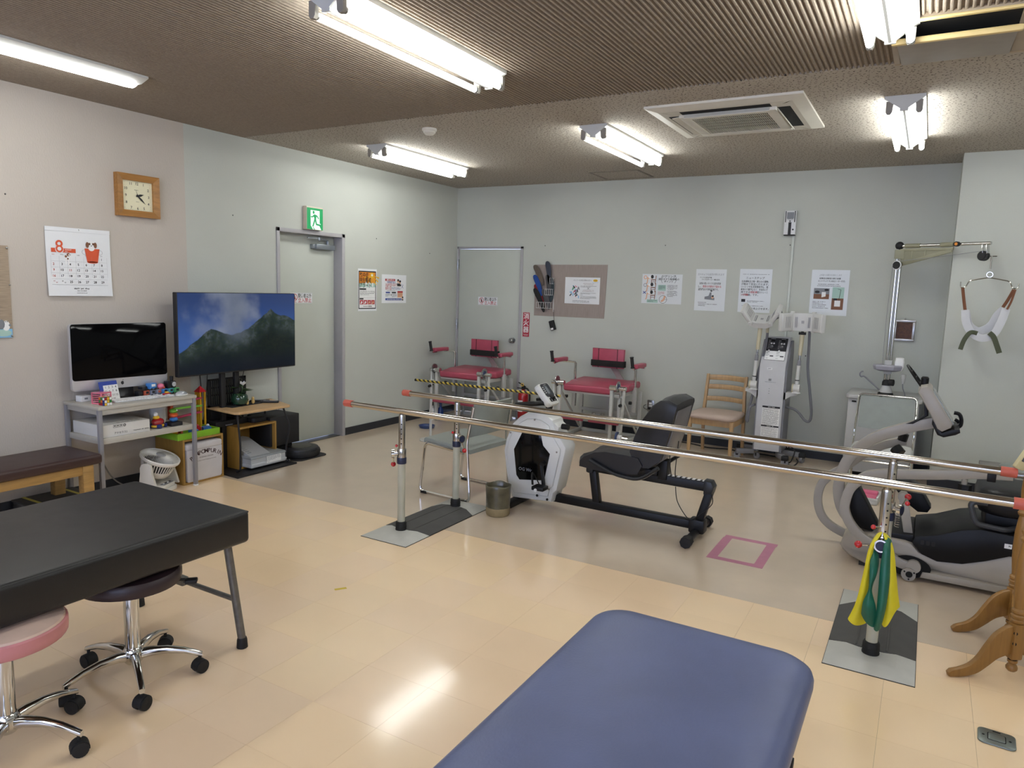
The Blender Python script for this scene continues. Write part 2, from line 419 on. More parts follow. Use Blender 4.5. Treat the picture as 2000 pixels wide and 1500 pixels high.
# ---- door 1 (left wall) : recessed leaf, steel frame, closer, sign
fr = MB()
fr.box(XL - .11, 4.502, 0, XL + .012, 4.535, 2.006, .002).box(XL - .11, 5.315, 0, XL + .012, 5.354, 2.006, .002).box(XL - .11, 4.502, 1.972, XL + .012, 5.354, 2.006, .002)
d1 = struct('door_1', fr, m_paint)
make('door_leaf', MB().box(XL - .14, 4.535, .012, XL - .10, 5.315, 1.972, .003), m_door, d1)
make('threshold', MB().box(XL - .15, 4.535, 0, XL - .02, 5.315, .006), M('threshold_steel', '6a6662', rough=.4, metal=.7), d1)
cl = MB().box(XL - .10, 5.03, 1.845, XL - .045, 5.28, 1.895, .006).box(XL - .10, 5.0, 1.85, XL - .06, 5.06, 1.89, .003)
cl.cyl((XL - .07, 5.2, 1.895), (XL - .07, 5.2, 1.93), .014).bar((XL - .07, 5.2, 1.935), (XL - .02, 5.04, 1.94), .02, .008).bar((XL - .02, 5.04, 1.945), (XL - .05, 4.92, 1.945), .018, .008).cyl((XL - .02, 5.04, 1.925), (XL - .02, 5.04, 1.955), .012)
make('door_closer', cl, M('door_closer_grey', '8a9096', rough=.35, metal=.6), d1)
# ---- door 2 (back wall)
fr = MB().box(-5.009, YB - .012, 0, -4.992, YB + .1, 2.012, .002).box(-4.130, YB - .012, 0, -4.097, YB + .1, 2.012, .002).box(-5.009, YB - .012, 1.986, -4.097, YB + .1, 2.012, .002)
d2 = struct('door_2', fr, m_paint)
make('door_leaf', MB().box(-4.988, YB + .006, .012, -4.134, YB + .046, 1.981, .003), m_door, d2)
hk = M('brushed_steel', 'a9a9a9', rough=.28, metal=1.0, stretch=(1, 1, 8))
make('door_knob', MB().lathe([(.0, .07), (.018, .07), (.028, .06), (.03, .048), (.024, .034), (.012, .026), (.012, .014), (.034, .012), (.034, 0)], 18, (0, 0, 0), T(-4.205, YB + .006, .925) , 'y'), hk, d2)
for z in (.3, 1.08, 1.80): make('hinge', MB().box(-5.006, YB - .02, z - .06, -4.985, YB + .006, z + .06, .003).cyl((-4.992, YB - .02, z - .06), (-4.992, YB - .02, z + .06), .008, n=8), hk, d2)
# ================================================================ ceiling lamps and ceiling fittings
m_fix = M('lamp_enamel', 'c6c8c6', rough=.4, var=.02)
m_sock = M('lamp_socket', '8d8880', rough=.5)
m_tube = EMIT('tube_glow', TUBEC, TUBE)
m_led = EMIT('led_glow', TUBEC, TUBE * 1.0)
m_pin = M('tube_cap_metal', '9a9a98', rough=.3, metal=.9)
def twin(label, x, y0, first=None):
    if first is not None: return dup(first, (x, y0, ZC), None, label)
    t = thing('ceiling_lamp', label, 'lamp', (x, y0, ZC), 0, 'twin tube ceiling lamps')
    Ln = 1.25; pr = [(-.105, .012), (-.105, -.016), (-.095, -.02), (-.006, -.083), (.006, -.083), (.095, -.02), (.105, -.016), (.105, .012)]
    b = MB().loft([[Vector((p[0], yy, p[1])) for p in pr] for yy in (0, Ln)])
    make('lamp_body', b, m_fix, t)
    make('end_clip', MB().box(-.022, .002, -.086, .022, .018, -.07, .002).box(-.022, Ln - .018, -.086, .022, Ln - .002, -.07, .002), m_fix, t)
    for sx in (-1, 1):
        make('tube', MB().cyl((sx * .077, .035, -.083), (sx * .077, Ln - .035, -.083), .0155, n=12), m_tube, t)
        for yy in (.012, Ln - .012):
            s = MB(); X = Matrix(((1, 0, 0, sx * .077), (0, 0, -1, yy + .012), (0, 1, 0, 0), (0, 0, 0, 1)))
            s.prism([(-.019 - sx * .002, -.03), (-.017, -.088), (-.009, -.1), (.009, -.1), (.017, -.088), (.019 - sx * .002, -.03)], 0, .02, X)
            make('tube_socket', s, m_sock, t)
            e = yy + (.014 if yy < .5 else -.014)
            make('tube_cap', MB().cyl((sx * .077, e - .01, -.083), (sx * .077, e + .01, -.083), .0158, n=12), m_pin, t)
    return t
l0 = twin('large near twin-tube lamp on the ribbed ceiling, left of the top centre', -2.205, 2.24)
twin('twin-tube lamp cut by the top edge beside the yellow-edged ceiling hatch', -.25, 2.33, l0)
twin('leftmost twin-tube lamp on the speckled ceiling, near the white smoke detector', -4.148, 4.80, l0)
twin('middle twin-tube lamp on the speckled ceiling, left of the air conditioner', -2.176, 4.82, l0)
twin('twin-tube lamp on the speckled ceiling right of the air conditioner', -.233, 4.81, l0)
for x, y, lb in ((1.75, 4.81, 'twin-tube ceiling lamp right of the picture, over the recess wall'), (1.75, 2.3, 'twin-tube ceiling lamp right of the picture, over the cream floor'), (-4.2, -1.3, 'twin-tube ceiling lamp behind the viewer by the left wall'), (-2.2, -1.3, 'twin-tube ceiling lamp behind the viewer, second from the left wall'), (-.25, -1.3, 'twin-tube ceiling lamp right behind the viewer, third from the left wall'), (1.75, -1.3, 'twin-tube ceiling lamp behind the viewer by the right wall')):
    twin(lb, x, y, l0)
t = thing('led_batten', 'single white LED batten lamp on the ribbed ceiling at the upper left edge', 'lamp', (-4.2, 1.46, ZC))
make('lamp_base', MB().loft([[Vector((p[0], yy, p[1])) for p in ((-.115, .012), (-.115, -.012), (-.045, -.035), (.045, -.035), (.115, -.012), (.115, .012))] for yy in (0, 1.26)]), m_fix, t)
pr = [(.043 * cos(rad(a)), -.03 - .03 * sin(rad(a))) for a in range(0, 181, 20)]
make('diffuser', MB().loft([[Vector((p[0] * k, yy, -.03 + (p[1] + .03) * k)) for p in pr] for yy, k in ((.0, .5), (.02, .9), (.05, 1), (1.2, 1), (1.235, .9), (1.25, .5))]), m_led, t)

# air conditioner cassette
m_ac = M('ac_plastic', 'cfccc2', rough=.45, var=.03)
m_blk = M('matt_black', '17171a', rough=.6)
m_dark = M('dark_void', '0a0a0b', rough=.9)
t = thing('air_conditioner', 'square off-white air conditioner cassette set in the speckled ceiling', 'air conditioner', (-1.21, 4.97, ZC))
A = .475
pr = [(A, .0), (A, -.012), (A - .012, -.022), (A - .16, -.034), (A - .16, 0)]
fm = MB()
for q in range(4):
    X = R(90 * q)
    fm.add([(-A, -A, 0), (A, -A, 0), (-A, -A, -.014), (A, -A, -.014), (-A + .07, -A + .07, -.03), (A - .07, -A + .07, -.03)], [(0, 1, 3, 2), (2, 3, 5, 4)], X)
    fm.add([(-A + .07, -A + .07, -.03), (A - .07, -A + .07, -.03), (A - .11, -A + .105, -.03), (-A + .11, -A + .105, -.03)], [(0, 1, 2, 3)], X)
    fm.add([(-A + .11, -A + .105, -.03), (-.27, -A + .105, -.03), (-.27, -A + .175, -.03), (-A + .17, -A + .175, -.03)], [(0, 1, 2, 3)], X)
    fm.add([(.27, -A + .105, -.03), (A - .11, -A + .105, -.03), (A - .17, -A + .175, -.03), (.27, -A + .175, -.03)], [(0, 1, 2, 3)], X)
make('panel_frame', fm, m_ac, t)
vd = MB()
for q in range(4): vd.box(-.275, -A + .1, -.031, .275, -A + .185, 0, 0, 2, R(90 * q))
make('air_outlet', vd, m_dark, t)
for q in range(4):
    a = {0: 62, 1: 55, 2: 6, 3: 8}[q]
    fl_ = make('louvre', MB().box(-.262, -.024, -.003, .262, .024, .003, .002, 1, R(90 * q) @ T(0, -A + (.172 if q < 2 else .142), -.036) @ R(a, 'X')), m_ac, t)
make('grille_frame', MB().box(-.3, -.3, -.05, .3, -.235, -.02, .006).box(-.3, .235, -.05, .3, .3, -.02, .006).box(-.3, -.235, -.05, -.235, .235, -.02, .006).box(.235, -.235, -.05, .3, .235, -.02, .006), m_ac, t)
make('filter', MB().box(-.24, -.24, -.026, .24, .24, -.02), M('filter_grey', '2a2927', rough=.9), t)
gs = MB()
for i in range(40): gs.box(-.236 + i * .0121 - .0022, -.236, -.046, -.236 + i * .0121 + .0022, .236, -.042)
for j in range(7): gs.box(-.236, -.236 + j * .0787 - .002, -.042, .236, -.236 + j * .0787 + .002, -.038)
g = make('grille_slats', gs, m_ac, t); g['kind'] = 'stuff'
# smoke detector
t = thing('smoke_detector', 'small round white smoke detector on the speckled ceiling', 'smoke detector', (-3.362, 4.49, ZC))
make('detector_base', MB().lathe([(.055, 0), (.055, -.016), (.05, -.02)], 24), m_ac, t)
make('detector_head', MB().lathe([(.046, -.02), (.046, -.03), (.03, -.045), (.012, -.048)], 24), m_ac, t)
# return-air hatch at the upper right
t = thing('air_vent', 'half-open rectangular ceiling vent with a yellow edge at the upper right', 'vent', (0, 0, ZC))
m_yel = M('yellowed_trim', 'd6bf86', rough=.5)
make('vent_frame', MB().box(-.262, 3.53, -.012, .27, 3.56, .012, .003).box(-.262, 4.14, -.014, .27, 4.172, .012, .003).box(-.262, 3.56, -.014, -.235, 4.14, .012, .003).box(.212, 3.56, -.014, .30, 4.14, .012, .003), M('vent_trim', '9f8f78', rough=.5), t)
make('vent_opening', MB().box(-.235, 3.56, -.006, .212, 4.14, .012), m_dark, t)
make('front_trim', MB().box(-.262, 3.525, -.02, .27, 3.548, -.008, .004), m_yel, t)
X = T(0, 4.13, -.012) @ R(5, 'X')
make('vent_flap', MB().box(-.23, -.49, -.012, .207, 0, -.002, .002, 2, X), M('vent_flap_grey', '8f8a84', rough=.6), t)
make('flap_trim', MB().box(-.25, -.515, -.022, .222, -.485, .004, .008, 2, X), m_yel, t)
# ================================================================ things on the walls
m_paper = M('paper_white', 'dfe1e4', rough=.6, var=.01)
m_lam = M('laminated_paper', 'd3d7da', rough=.35, var=.01, coat=.12)
K = lambda n, c, **k: M('ink_' + n, c, rough=.6, var=.02, **k)
k_blk, k_red, k_blue, k_org, k_grn, k_gry = K('black', '1c1c20'), K('red', 'b02a35'), K('blue', '27418f'), K('orange', 'e08a2c'), K('green', '3c9c5a'), K('grey', '7d8086')
k_wht, k_ylw, k_pink, k_sky, k_brn, k_skin, k_teal = K('white', 'e6e6e6'), K('yellow', 'e2b52e'), K('pink', 'd98f9b'), K('sky', '7fb5d8'), K('brown', '7a5138'), K('skin', 'd9a888'), K('teal', 'a3c2b8')
INK = [m_paper, k_blk, k_red, k_blue, k_org, k_grn, k_gry, k_wht, k_ylw, k_pink, k_sky, k_brn, k_skin, k_teal]
B_, RED, BLU, ORG, GRN, GRY, WHT, YLW, PNK, SKY, BRN, SKN, TEA = range(1, 14)
def sheet(w, h, X, t=.0012, curl=0):
    mb = MB(); mb.X = X
    if not curl: mb.box(0, 0, .0004, w, h, t)
    else:
        n = 10; top = []; 
        for k in range(n + 1):
            y = h * (1 - k / n); z = t + curl * (k / n) ** 3
            top.append([Vector((0, y, z)), Vector((w, y, z)), Vector((w, y, z - .0008)), Vector((0, y, z - .0008))])
        mb.loft(top)
    return mb
E1 = .0018; E2 = .0024; E3 = .003

# ---- wall clock
t = thing('wall_clock', 'square wooden wall clock with a cream dial on the taupe wall', 'clock', (XL, 3.055, 1.962))
m_ck = WOOD('clock_wood', 'a8763c', .35, 1)
X = on_left(0, 0, 0); W, H = .318, .296
for nm, pts in (('bottom', [(0, 0), (W, 0), (W - .045, .045), (.045, .045)]), ('top', [(0, H), (.045, H - .045), (W - .045, H - .045), (W, H)]), ('left', [(0, 0), (.045, .045), (.045, H - .045), (0, H)]), ('right', [(W, 0), (W, H), (W - .045, H - .045), (W - .045, .045)])):
    mb = MB(); n = len(pts); outer = {(0, 0), (W, 0), (W, H), (0, H)}
    tp = [(p[0], p[1], .046 if p in outer else .036) for p in pts]; bt = [(p[0], p[1], 0) for p in pts]
    mb.add(bt + tp, [(3, 2, 1, 0), (4, 5, 6, 7)] + [(k, (k + 1) % 4, (k + 1) % 4 + 4, k + 4) for k in range(4)], X)
    make('frame_side', mb, m_ck, t)
f = MB(); f.X = X; f.box(.043, .043, .004, W - .043, H - .043, .02); f.mat(1)
cx, cy, rr = W / 2, H / 2, .086
for h in range(1, 13):
    a = rad(90 - 30 * h); q = 1.0 / max(abs(cos(a)), abs(sin(a))) if h % 3 else 1; q = min(q, 1.12)
    f.text(str(h), cx + rr * q * cos(a), cy + rr * q * sin(a) - .009, .0185, .0212, 'c', bold=True)
for k in range(60):
    a = rad(6 * k); q = .099 / max(abs(cos(a)), abs(sin(a))) * .985; f.disc(cx + min(q, .13) * cos(a) * .99, cy + min(q, .13) * sin(a) * .99, .0014, .0212, 5)
f.text('Rhythm', cx - .006, cy + .038, .007, .0212, 'c').text('Quartz', cx, cy - .042, .006, .0212, 'c')
make('dial', f, [M('dial_cream', 'ded8b8', rough=.4, var=.02), k_blk], t)
def hand(nm, ang, ln, w, z):
    a = rad(90 - ang); q = MB(); q.X = X
    d = Vector((cos(a), sin(a))); s_ = Vector((-d.y, d.x)); c0 = Vector((cx, cy))
    pts = [c0 - d * .012 + s_ * w * .3, c0 - d * .012 - s_ * w * .3, c0 + d * ln * .45 - s_ * w * .6, c0 + d * ln, c0 + d * ln * .45 + s_ * w * .6]
    make(nm, q.prism([(p.x, p.y) for p in pts], z, z + .0015), k_blk, t)
hand('hour_hand', 74, .05, .014, .024); hand('minute_hand', 133, .078, .011, .026); hand('second_hand', 340, .04, .002, .028)

# ---- calendar
Wc, Hc = .428, .452
X = on_left(2.575, 1.394, XL + .006); mb = sheet(Wc, Hc, X, .003, .012)
mb.box(0, Hc - .026, .001, Wc, Hc, .006)
z = .0042
def cz(y): return .0048 + .012 * ((Hc - y) / Hc) ** 3
def T2(txt, x, y, h, c=B_, al='c', b=False): mb.mat(c).text(txt, x, y, h, cz(y), al, bold=b)
mb.mat(ORG if False else RED)
orr = K('calendar_orange', 'd0532f')
INKC = list(INK); INKC[RED] = K('calendar_red', 'b94a45'); INKC[ORG] = orr
mb.mat(ORG).quad(.032, Hc - .165, .19, Hc - .138, cz(Hc - .15))
mb.mat(ORG).ring(.085, Hc - .108, .023, .012, cz(Hc - .1) + .0006); mb.mat(0).disc(.085, Hc - .145, .027, cz(Hc - .145) + .0006, 20); mb.mat(ORG).ring(.085, Hc - .142, .024, .011, cz(Hc - .14) + .0012)
mb.mat(WHT).text('AUGUST', .12, Hc - .149, .008, cz(Hc - .15) + .0006, 'l', bold=True).text('2026', .12, Hc - .161, .007, cz(Hc - .15) + .0006, 'l')
cw = (Wc - .055) / 7; gx = .03
rows = [Hc - .205, Hc - .245, Hc - .283, Hc - .322, Hc - .361]
for i, d in enumerate(('SUN', 'MON', 'TUE', 'WED', 'THU', 'FRI', 'SAT')):
    if i != 5: mb.mat(RED if i == 0 else B_).text(d, gx + cw * i + .006, Hc - .182, .006, cz(Hc - .18), 'l')
d = -5
for r_, y in enumerate(rows):
    for i in range(7):
        n = r_ * 7 + i - 5
        if 1 <= n <= 29 and not (r_ == 4 and i < 2): mb.mat(RED if i == 0 or n == 11 else B_).text(str(n), gx + cw * i + .013, y - .004, .0155, cz(y), 'c' if n < 10 else 'c', bold=True)
        if r_ == 4 and i < 2: mb.mat(RED if i == 0 else B_).text(str(23 + i), gx + cw * i + .01, y + .004, .008, cz(y), 'c').text(str(30 + i), gx + cw * i + .026, y - .006, .008, cz(y), 'c')
mb.mat(GRY)
for i in range(8): mb.quad(gx + cw * i - .004, Hc - .385, gx + cw * i - .0034, Hc - .188, cz(Hc - .29) - .0004)
for y in rows + [Hc - .385 + .026]: mb.quad(gx - .004, y - .018, gx + cw * 7 - .004, y - .0174, cz(y) - .0002)
# puppy in an orange bucket, puppy walking
bx, by = .302, Hc - .185; zz = cz(by) + .0006
mb.mat(ORG).poly([(bx - .038, by - .038), (bx + .035, by - .038), (bx + .05, by + .055), (bx - .053, by + .055)], zz).disc(bx - .001, by - .038, .036, zz, 16, .007)
mb.mat(GRY).ring(bx - .055, by + .03, .016, .0015, zz).ring(bx + .053, by + .03, .016, .0015, zz)
hx, hy = bx - .006, by + .083; z2 = zz + .0006
mb.mat(WHT).disc(hx, hy - .022, .022, z2, 14); mb.disc(hx, hy, .026, z2 + .0002, 18, .024)
mb.mat(BRN).disc(hx - .027, hy - .004, .0115, z2 + .0004, 12, .02).disc(hx + .027, hy - .004, .0115, z2 + .0004, 12, .02).disc(hx - .013, hy + .004, .008, z2 + .0004, 10).disc(hx + .013, hy + .004, .008, z2 + .0004, 10)
mb.mat(B_).disc(hx - .011, hy, .0035, z2 + .0008, 8).disc(hx + .011, hy, .0035, z2 + .0008, 8).disc(hx, hy - .009, .0045, z2 + .0008, 8, .003)
px_, py_ = .132, Hc - .2
mb.mat(WHT).disc(px_, py_, .014, zz, 12, .016); mb.mat(BRN).disc(px_ + .008, py_ + .022, .011, zz + .0003, 12).disc(px_ - .008, py_ + .01, .008, zz + .0003, 10).disc(px_ + .004, py_ - .005, .006, zz + .0003, 8); mb.mat(WHT).disc(px_ + .012, py_ + .02, .005, zz + .0006, 8).quad(px_ - .012, py_ - .04, px_ - .004, py_ - .012, zz).quad(px_ + .004, py_ - .044, px_ + .012, py_ - .012, zz)
mb.mat(B_).text('atachi  pet  shop', .215, .046, .011, cz(.046), 'c', bold=True).text('036-163-8580', .215, .031, .008, cz(.03), 'c').scrib(.18, .25, .017, .005, cz(.02))
cal = make('calendar', mb, INKC); tag(cal, 'white wall calendar with a puppy in an orange bucket above the computer', 'calendar')
make('pin', MB().tube([(XL + .002, 2.79, 1.84), (XL + .016, 2.79, 1.838), (XL + .016, 2.79, 1.83)], .002, 6), m_pin, cal)

# ---- bamboo hanging at the left edge
m_bam = M('bamboo_mat', '9d8c78', rough=.8, var=.25, scale=3, stretch=(1, 4, 90))
mb = MB().box(XL, 2.12, 1.128, XL + .006, 2.353, 1.704)
hb = thing('bamboo_hanging', 'strip of woven bamboo wall hanging at the left edge of the picture', 'wall hanging')
make('mat', mb, m_bam, hb)
mb = MB(); mb.X = on_left(2.14, 1.13, XL + .007); mb.mat(SKY).quad(0, 0, .21, .055, .001); mb.mat(TEA).disc(.16, .03, .045, .0016, 16, .022)
mb.mat(WHT).disc(.175, .075, .022, .002, 14, .032).disc(.12, .1, .025, .002, 14, .04); mb.mat(GRY).disc(.15, .085, .018, .0024, 12, .03).disc(.197, .078, .008, .0024, 8)
mb.mat(B_).disc(.172, .1, .003, .003, 6).disc(.182, .1, .003, .003, 6)
make('paper_cutout', mb, INK, hb)
make('pin', MB().ball((XL + .01, 2.345, 1.69), .007, 8), m_pin, hb); make('pin', MB().ball((XL + .01, 2.345, 1.14), .007, 8), m_pin, hb); make('pin', MB().ball((XL + .01, 2.35, 1.46), .006, 8), m_pin, hb)

# ---- exit sign
t = thing('exit_sign', 'green running man exit sign above the door behind the television', 'sign', (XL, 4.815, 2.012))
make('housing', MB().box(0, 0, 0, .05, .205, .21, .004), M('sign_housing', 'cbbfae', rough=.4), t)
X = on_left(.004, .004, .0505); mb = MB(); mb.X = X; s = .197
mb.box(0, 0, 0, s, .192, .001); mb.mat(1)
z = .0016
mb.poly([(.043, .172), (.155, .172), (.155, .058), (.17, .055), (.165, .046), (.152, .036), (.175, 0), (.052, 0), (.043, .01)], z)
mb.mat(0); z = .0022
mb.disc(.08, .154, .0125, z, 16, .0145)
mb.poly([(.088, .137), (.118, .132), (.134, .12), (.147, .1), (.138, .096), (.126, .112), (.116, .119), (.11, .1), (.113, .08), (.12, .055), (.165, .05), (.168, .042), (.158, .036), (.112, .04), (.105, .052), (.098, .075), (.075, .022), (.062, .026), (.085, .085), (.088, .105), (.076, .115), (.065, .105), (.044, .108), (.045, .117), (.062, .117), (.075, .127)], z)
mb.poly([(.068, .018), (.078, .018), (.098, 0), (.086, 0)], z); mb.poly([(.043, .03), (.048, .03), (.068, 0), (.043, 0)], z)
make('sign_face', mb, [EMIT('exit_green', '0c8a4e', .22), EMIT('exit_white', 'dff5ea', .2)], t)

# ---- no-entry door signs
def nosign(X, label):
    mb = MB(); mb.X = X; W, H = .27, .099
    mb.box(0, 0, .0004, W, H, .0015); z = .002
    mb.mat(B_).line([(.003, .003), (W - .003, .003), (W - .003, H - .003), (.003, H - .003), (.003, .003)], .0014, z)
    mb.text('関係者以外', .09, .054, .033, z, 'l', w=.168, bold=True); mb.mat(RED).text('立入禁止', .09, .012, .033, z, 'l', w=.168, bold=True)
    mb.ring(.048, .056, .034, .006, z); mb.line([(.026, .078), (.07, .034)], .006, z + .0003)
    mb.mat(B_).disc(.048, .072, .006, z - .0002, 10).poly([(.038, .064), (.058, .064), (.056, .046), (.054, .034), (.042, .034), (.04, .046)], z - .0002)
    mb.mat(RED).text('立入禁止', .048, .008, .009, z, 'c')
    o = make('door_sign', mb, INK); return tag(o, label, 'sign', 'staff only door signs')
nosign(on_left(4.752, 1.333, XL - .0995), 'white and red no-entry sign on the door behind the television')
nosign(on_back(-4.704, 1.322, YB + .0055), 'white and red no-entry sign on the door in the far corner')

# ---- posters on the left wall
X = on_left(5.55, 1.255, XL + .001); W, H = .285, .43; mb = sheet(W, H, X)
mb.mat(B_).quad(.008, .022, W - .012, H - .022, E1); mb.mat(WHT).quad(.018, .032, W - .022, .25, E2); mb.mat(ORG).quad(.018, .25, W - .022, H - .034, E2)
mb.mat(YLW).disc(W - .075, H - .065, .03, E2 + .0004, 16)
for a in range(190, 350, 22):
    c_ = (W - .075, H - .065); a0, a1 = rad(a), rad(a + 8); mb.poly([c_, (c_[0] + .115 * cos(a0), max(.25, c_[1] + .115 * sin(a0))), (c_[0] + .115 * cos(a1), max(.25, c_[1] + .115 * sin(a1)))], E2 + .0003)
mb.mat(WHT).disc(W - .075, H - .062, .013, E3, 12); mb.mat(TEA).quad(.018, .245, W - .022, .285, E2 + .0006)
for x in (.11, .16, .21): mb.mat(WHT).quad(x, .25, x + .02, .31 - x * .1, E2 + .0008)
mb.mat(B_).text('熱中症', .024, H - .084, .04, E3 + .0006, 'l', w=.13, bold=True).text('特別警戒', .024, H - .136, .04, E3 + .0006, 'l', w=.17, bold=True).text('アラート', .024, H - .19, .044, E3 + .0006, 'l', w=.165, bold=True)
mb.mat(B_).quad(.022, .216, .12, .232, E3); mb.para(.028, W - .03, .206, .007, 4, 1.7, E3); mb.quad(.02, .135, W - .024, .136, E3).quad(.022, .118, .08, .132, E3)
for i in range(4):
    x = .026 + i * .058; mb.mat(RED).quad(x, .068, x + .052, .112, E3); mb.mat(WHT if i < 2 else SKN).disc(x + .026, .09, .012, E3 + .0004, 8).quad(x + .008, .074, x + .026, .082, E3 + .0004)
mb.mat(B_).scrib(.08, .15, .043, .01, E3).text('環境省', .155, .041, .013, E3, 'l', bold=True)
tag(make('heat_alert_poster', mb, INK), 'orange and black heatstroke alert poster on the left wall', 'poster')
X = on_left(5.915, 1.335, XL + .001); W, H = .41, .303; mb = sheet(W, H, X)
mb.mat(RED).quad(.055, .236, .22, .258, E1); mb.mat(WHT).text('重要なお知らせ', .14, .241, .013, E2, 'c', bold=True)
mb.mat(BLU).text('健康保険証は', .085, .213, .017, E1, 'l', bold=True); mb.mat(RED).text('2026年7月31日まで', .06, .182, .026, E1, 'l', w=.19, bold=True)
mb.text('8月1日', .06, .143, .033, E1, 'l', w=.095, bold=True); mb.mat(BLU).text('から使えません!', .16, .146, .023, E1, 'l', w=.15, bold=True)
mb.mat(SKN).disc(.27, .235, .015, E1, 14, .018).disc(.3, .222, .015, E1, 14, .018); mb.mat(B_).disc(.27, .247, .016, E2, 14, .011).disc(.303, .235, .017, E2, 14, .012).poly([(.25, .212), (.29, .212), (.318, .2), (.32, .182), (.255, .182)], E2)
mb.mat(BLU).line([(.325, .2), (.36, .16)], .004, E1).line([(.36, .2), (.325, .16)], .004, E1).line([(.32, .208), (.345, .2)], .002, E1)
mb.mat(GRY).scrib(.08, .22, .128, .007, E1); mb.mat(BLU).quad(.065, .105, .135, .12, E1); mb.mat(B_).quad(.165, .105, .235, .12, E1).poly([(.16, .098), (.16, .078), (.145, .088)], E1)
mb.para(.06, .14, .098, .007, 3, 1.5, E1).para(.165, .25, .098, .006, 4, 1.6, E1); mb.mat(SKN).quad(.26, .06, .35, .128, E1); mb.mat(RED).quad(.26, .112, .35, .13, E2); mb.mat(BRN).para(.265, .345, .108, .006, 4, 1.7, E2)
mb.mat(BLU).quad(.06, .03, .33, .052, E1); mb.mat(WHT).scrib(.085, .32, .036, .01, E2); mb.mat(SKN).disc(.348, .052, .012, E3, 12, .015); mb.mat(B_).disc(.348, .062, .013, E3 + .0004, 12, .01).quad(.336, .028, .36, .042, E3)
tag(make('insurance_notice', mb, INK), 'white notice with red and blue lettering beside the heat alert poster', 'poster')

# ---- fire extinguisher sign
mb = MB(); mb.X = on_back(-4.074, .98, YB - .0005); mb.box(0, 0, 0, .085, .28, .002); mb.mat(1)
for i, c in enumerate('消火器'): mb.text(c, .0425, .21 - i * .078, .055, .0026, 'c', bold=True)
mb.scrib(.012, .074, .022, .008, .0026).scrib(.02, .07, .01, .006, .0026)
tag(make('extinguisher_sign', mb, [M('sign_red', 'a81f38', rough=.4), k_wht]), 'narrow red vertical fire extinguisher sign beside the corner door', 'sign')

# ---- insole display
m_ins = M('insole_board_paper', '978b85', rough=.8, var=.14, scale=4, stretch=(60, 60, 2))
t = thing('insole_board', 'woodgrain grey display board with insoles in a wire rack on back wall', 'display board', (-3.932, YB, 1.23))
mb = MB(); mb.X = on_back(0, 0, 0); mb.add([(.0, 0, .001), (.87, .004, .001), (.885, .585, .001), (0, .578, .001), (.0, 0, .004), (.87, .004, .004), (.885, .585, .004), (0, .578, .004)], [(0, 3, 2, 1), (4, 5, 6, 7), (0, 1, 5, 4), (1, 2, 6, 5), (2, 3, 7, 6), (3, 0, 4, 7)])
make('board', mb, m_ins, t)
wr = MB(); m_wire = M('white_wire', 'c9c9c8', rough=.4)
for (x0, x1, z, n) in ((.05, .23, .09, 6), (.155, .25, .24, 4), (.21, .25, .365, 2)):
    d = .05
    for zz in (z, z + .065): wr.tube([(x0, -.006, zz), (x0, -d, zz), (x1, -d, zz), (x1, -.006, zz)], .0025, 6)
    for i in range(n + 1): 
        x = x0 + (x1 - x0) * i / n; wr.tube([(x, -d, z + .065), (x, -d, z), (x, -.006, z)], .002, 5)
for x in (.245, .25): wr.tube([(x, -.008, .05), (x, -.008, .38)], .0025, 6)
make('wire_rack', wr, m_wire, t)
def insole(x, z, ang, c, L=.26, d=.035):
    pts = []
    for k in range(28):
        a = 2 * pi * k / 28; y = sin(a) * L / 2; wv = .036 + .009 * sin(a) - .007 * cos(2 * a) ; pts.append((cos(a) * wv + (.006 * cos(a * 2)), y))
    X = on_back(x, z, -d) @ R(ang)
    o = make('insole', MB().prism(pts, -.004, .004, X, .002), M('insole_' + c[0], c[1], rough=.8, var=.1), t); return o
BR, NV, BL_, RD, BK, GY = ('brown', '5d5148'), ('navy', '373c48'), ('blue', '173f86'), ('red', '7a1320'), ('black', '131315'), ('grey', '4b4a4c')
insole(.065, .46, 28, BR); insole(.185, .49, 8, NV); insole(.19, .34, 6, GY); insole(.225, .3, 2, ('slate', '2e3a40'), .28, .03); insole(.06, .345, 24, BL_); insole(.075, .24, 25, RD, .26, .032); insole(.085, .18, 27, BK, .3, .04); insole(.175, .19, 22, GY, .24, .045)
mb = sheet(.42, .29, on_back(.385, .155, -.005)); W, H = .42, .29
mb.mat(B_).text('インソールをお求めの方へ', .1, .25, .015, E1, 'l', w=.22); mb.mat(YLW).disc(.365, .258, .028, E1, 16, .014); mb.mat(B_).text('invel', .365, .253, .011, E2, 'c', bold=True); mb.mat(SKY).scrib(.33, .4, .235, .005, E1)
for i in range(26):
    x = .07 + rnd.random() * .1; y = .065 + rnd.random() * .15; c = rnd.choice([RED, BLU, GRN, GRY, B_, PNK, SKY]); a = rnd.uniform(0, 180)
    mb.mat(c); d_ = Vector((cos(rad(a)), sin(rad(a)))) * .016; mb.line([(x - d_.x, y - d_.y), (x + d_.x, y + d_.y)], .011, E1 + i * .00003)
mb.mat(BRN).scrib(.22, .35, .222, .006, E1).scrib(.23, .34, .208, .006, E1); mb.mat(B_).para(.19, .39, .198, .006, 2, 1.5, E1); mb.line([(.272, .16), (.294, .18)], .003, E1).line([(.294, .16), (.272, .18)], .003, E1)
mb.mat(BRN).scrib(.22, .35, .148, .006, E1).scrib(.21, .35, .135, .006, E1); mb.mat(B_).para(.19, .385, .122, .005, 2, 1.5, E1).scrib(.19, .22, .094, .007, E1).para(.19, .385, .084, .005, 4, 1.6, E1).scrib(.1, .3, .028, .008, E1).scrib(.1, .3, .014, .008, E1)
make('insole_notice', mb, INK, t)
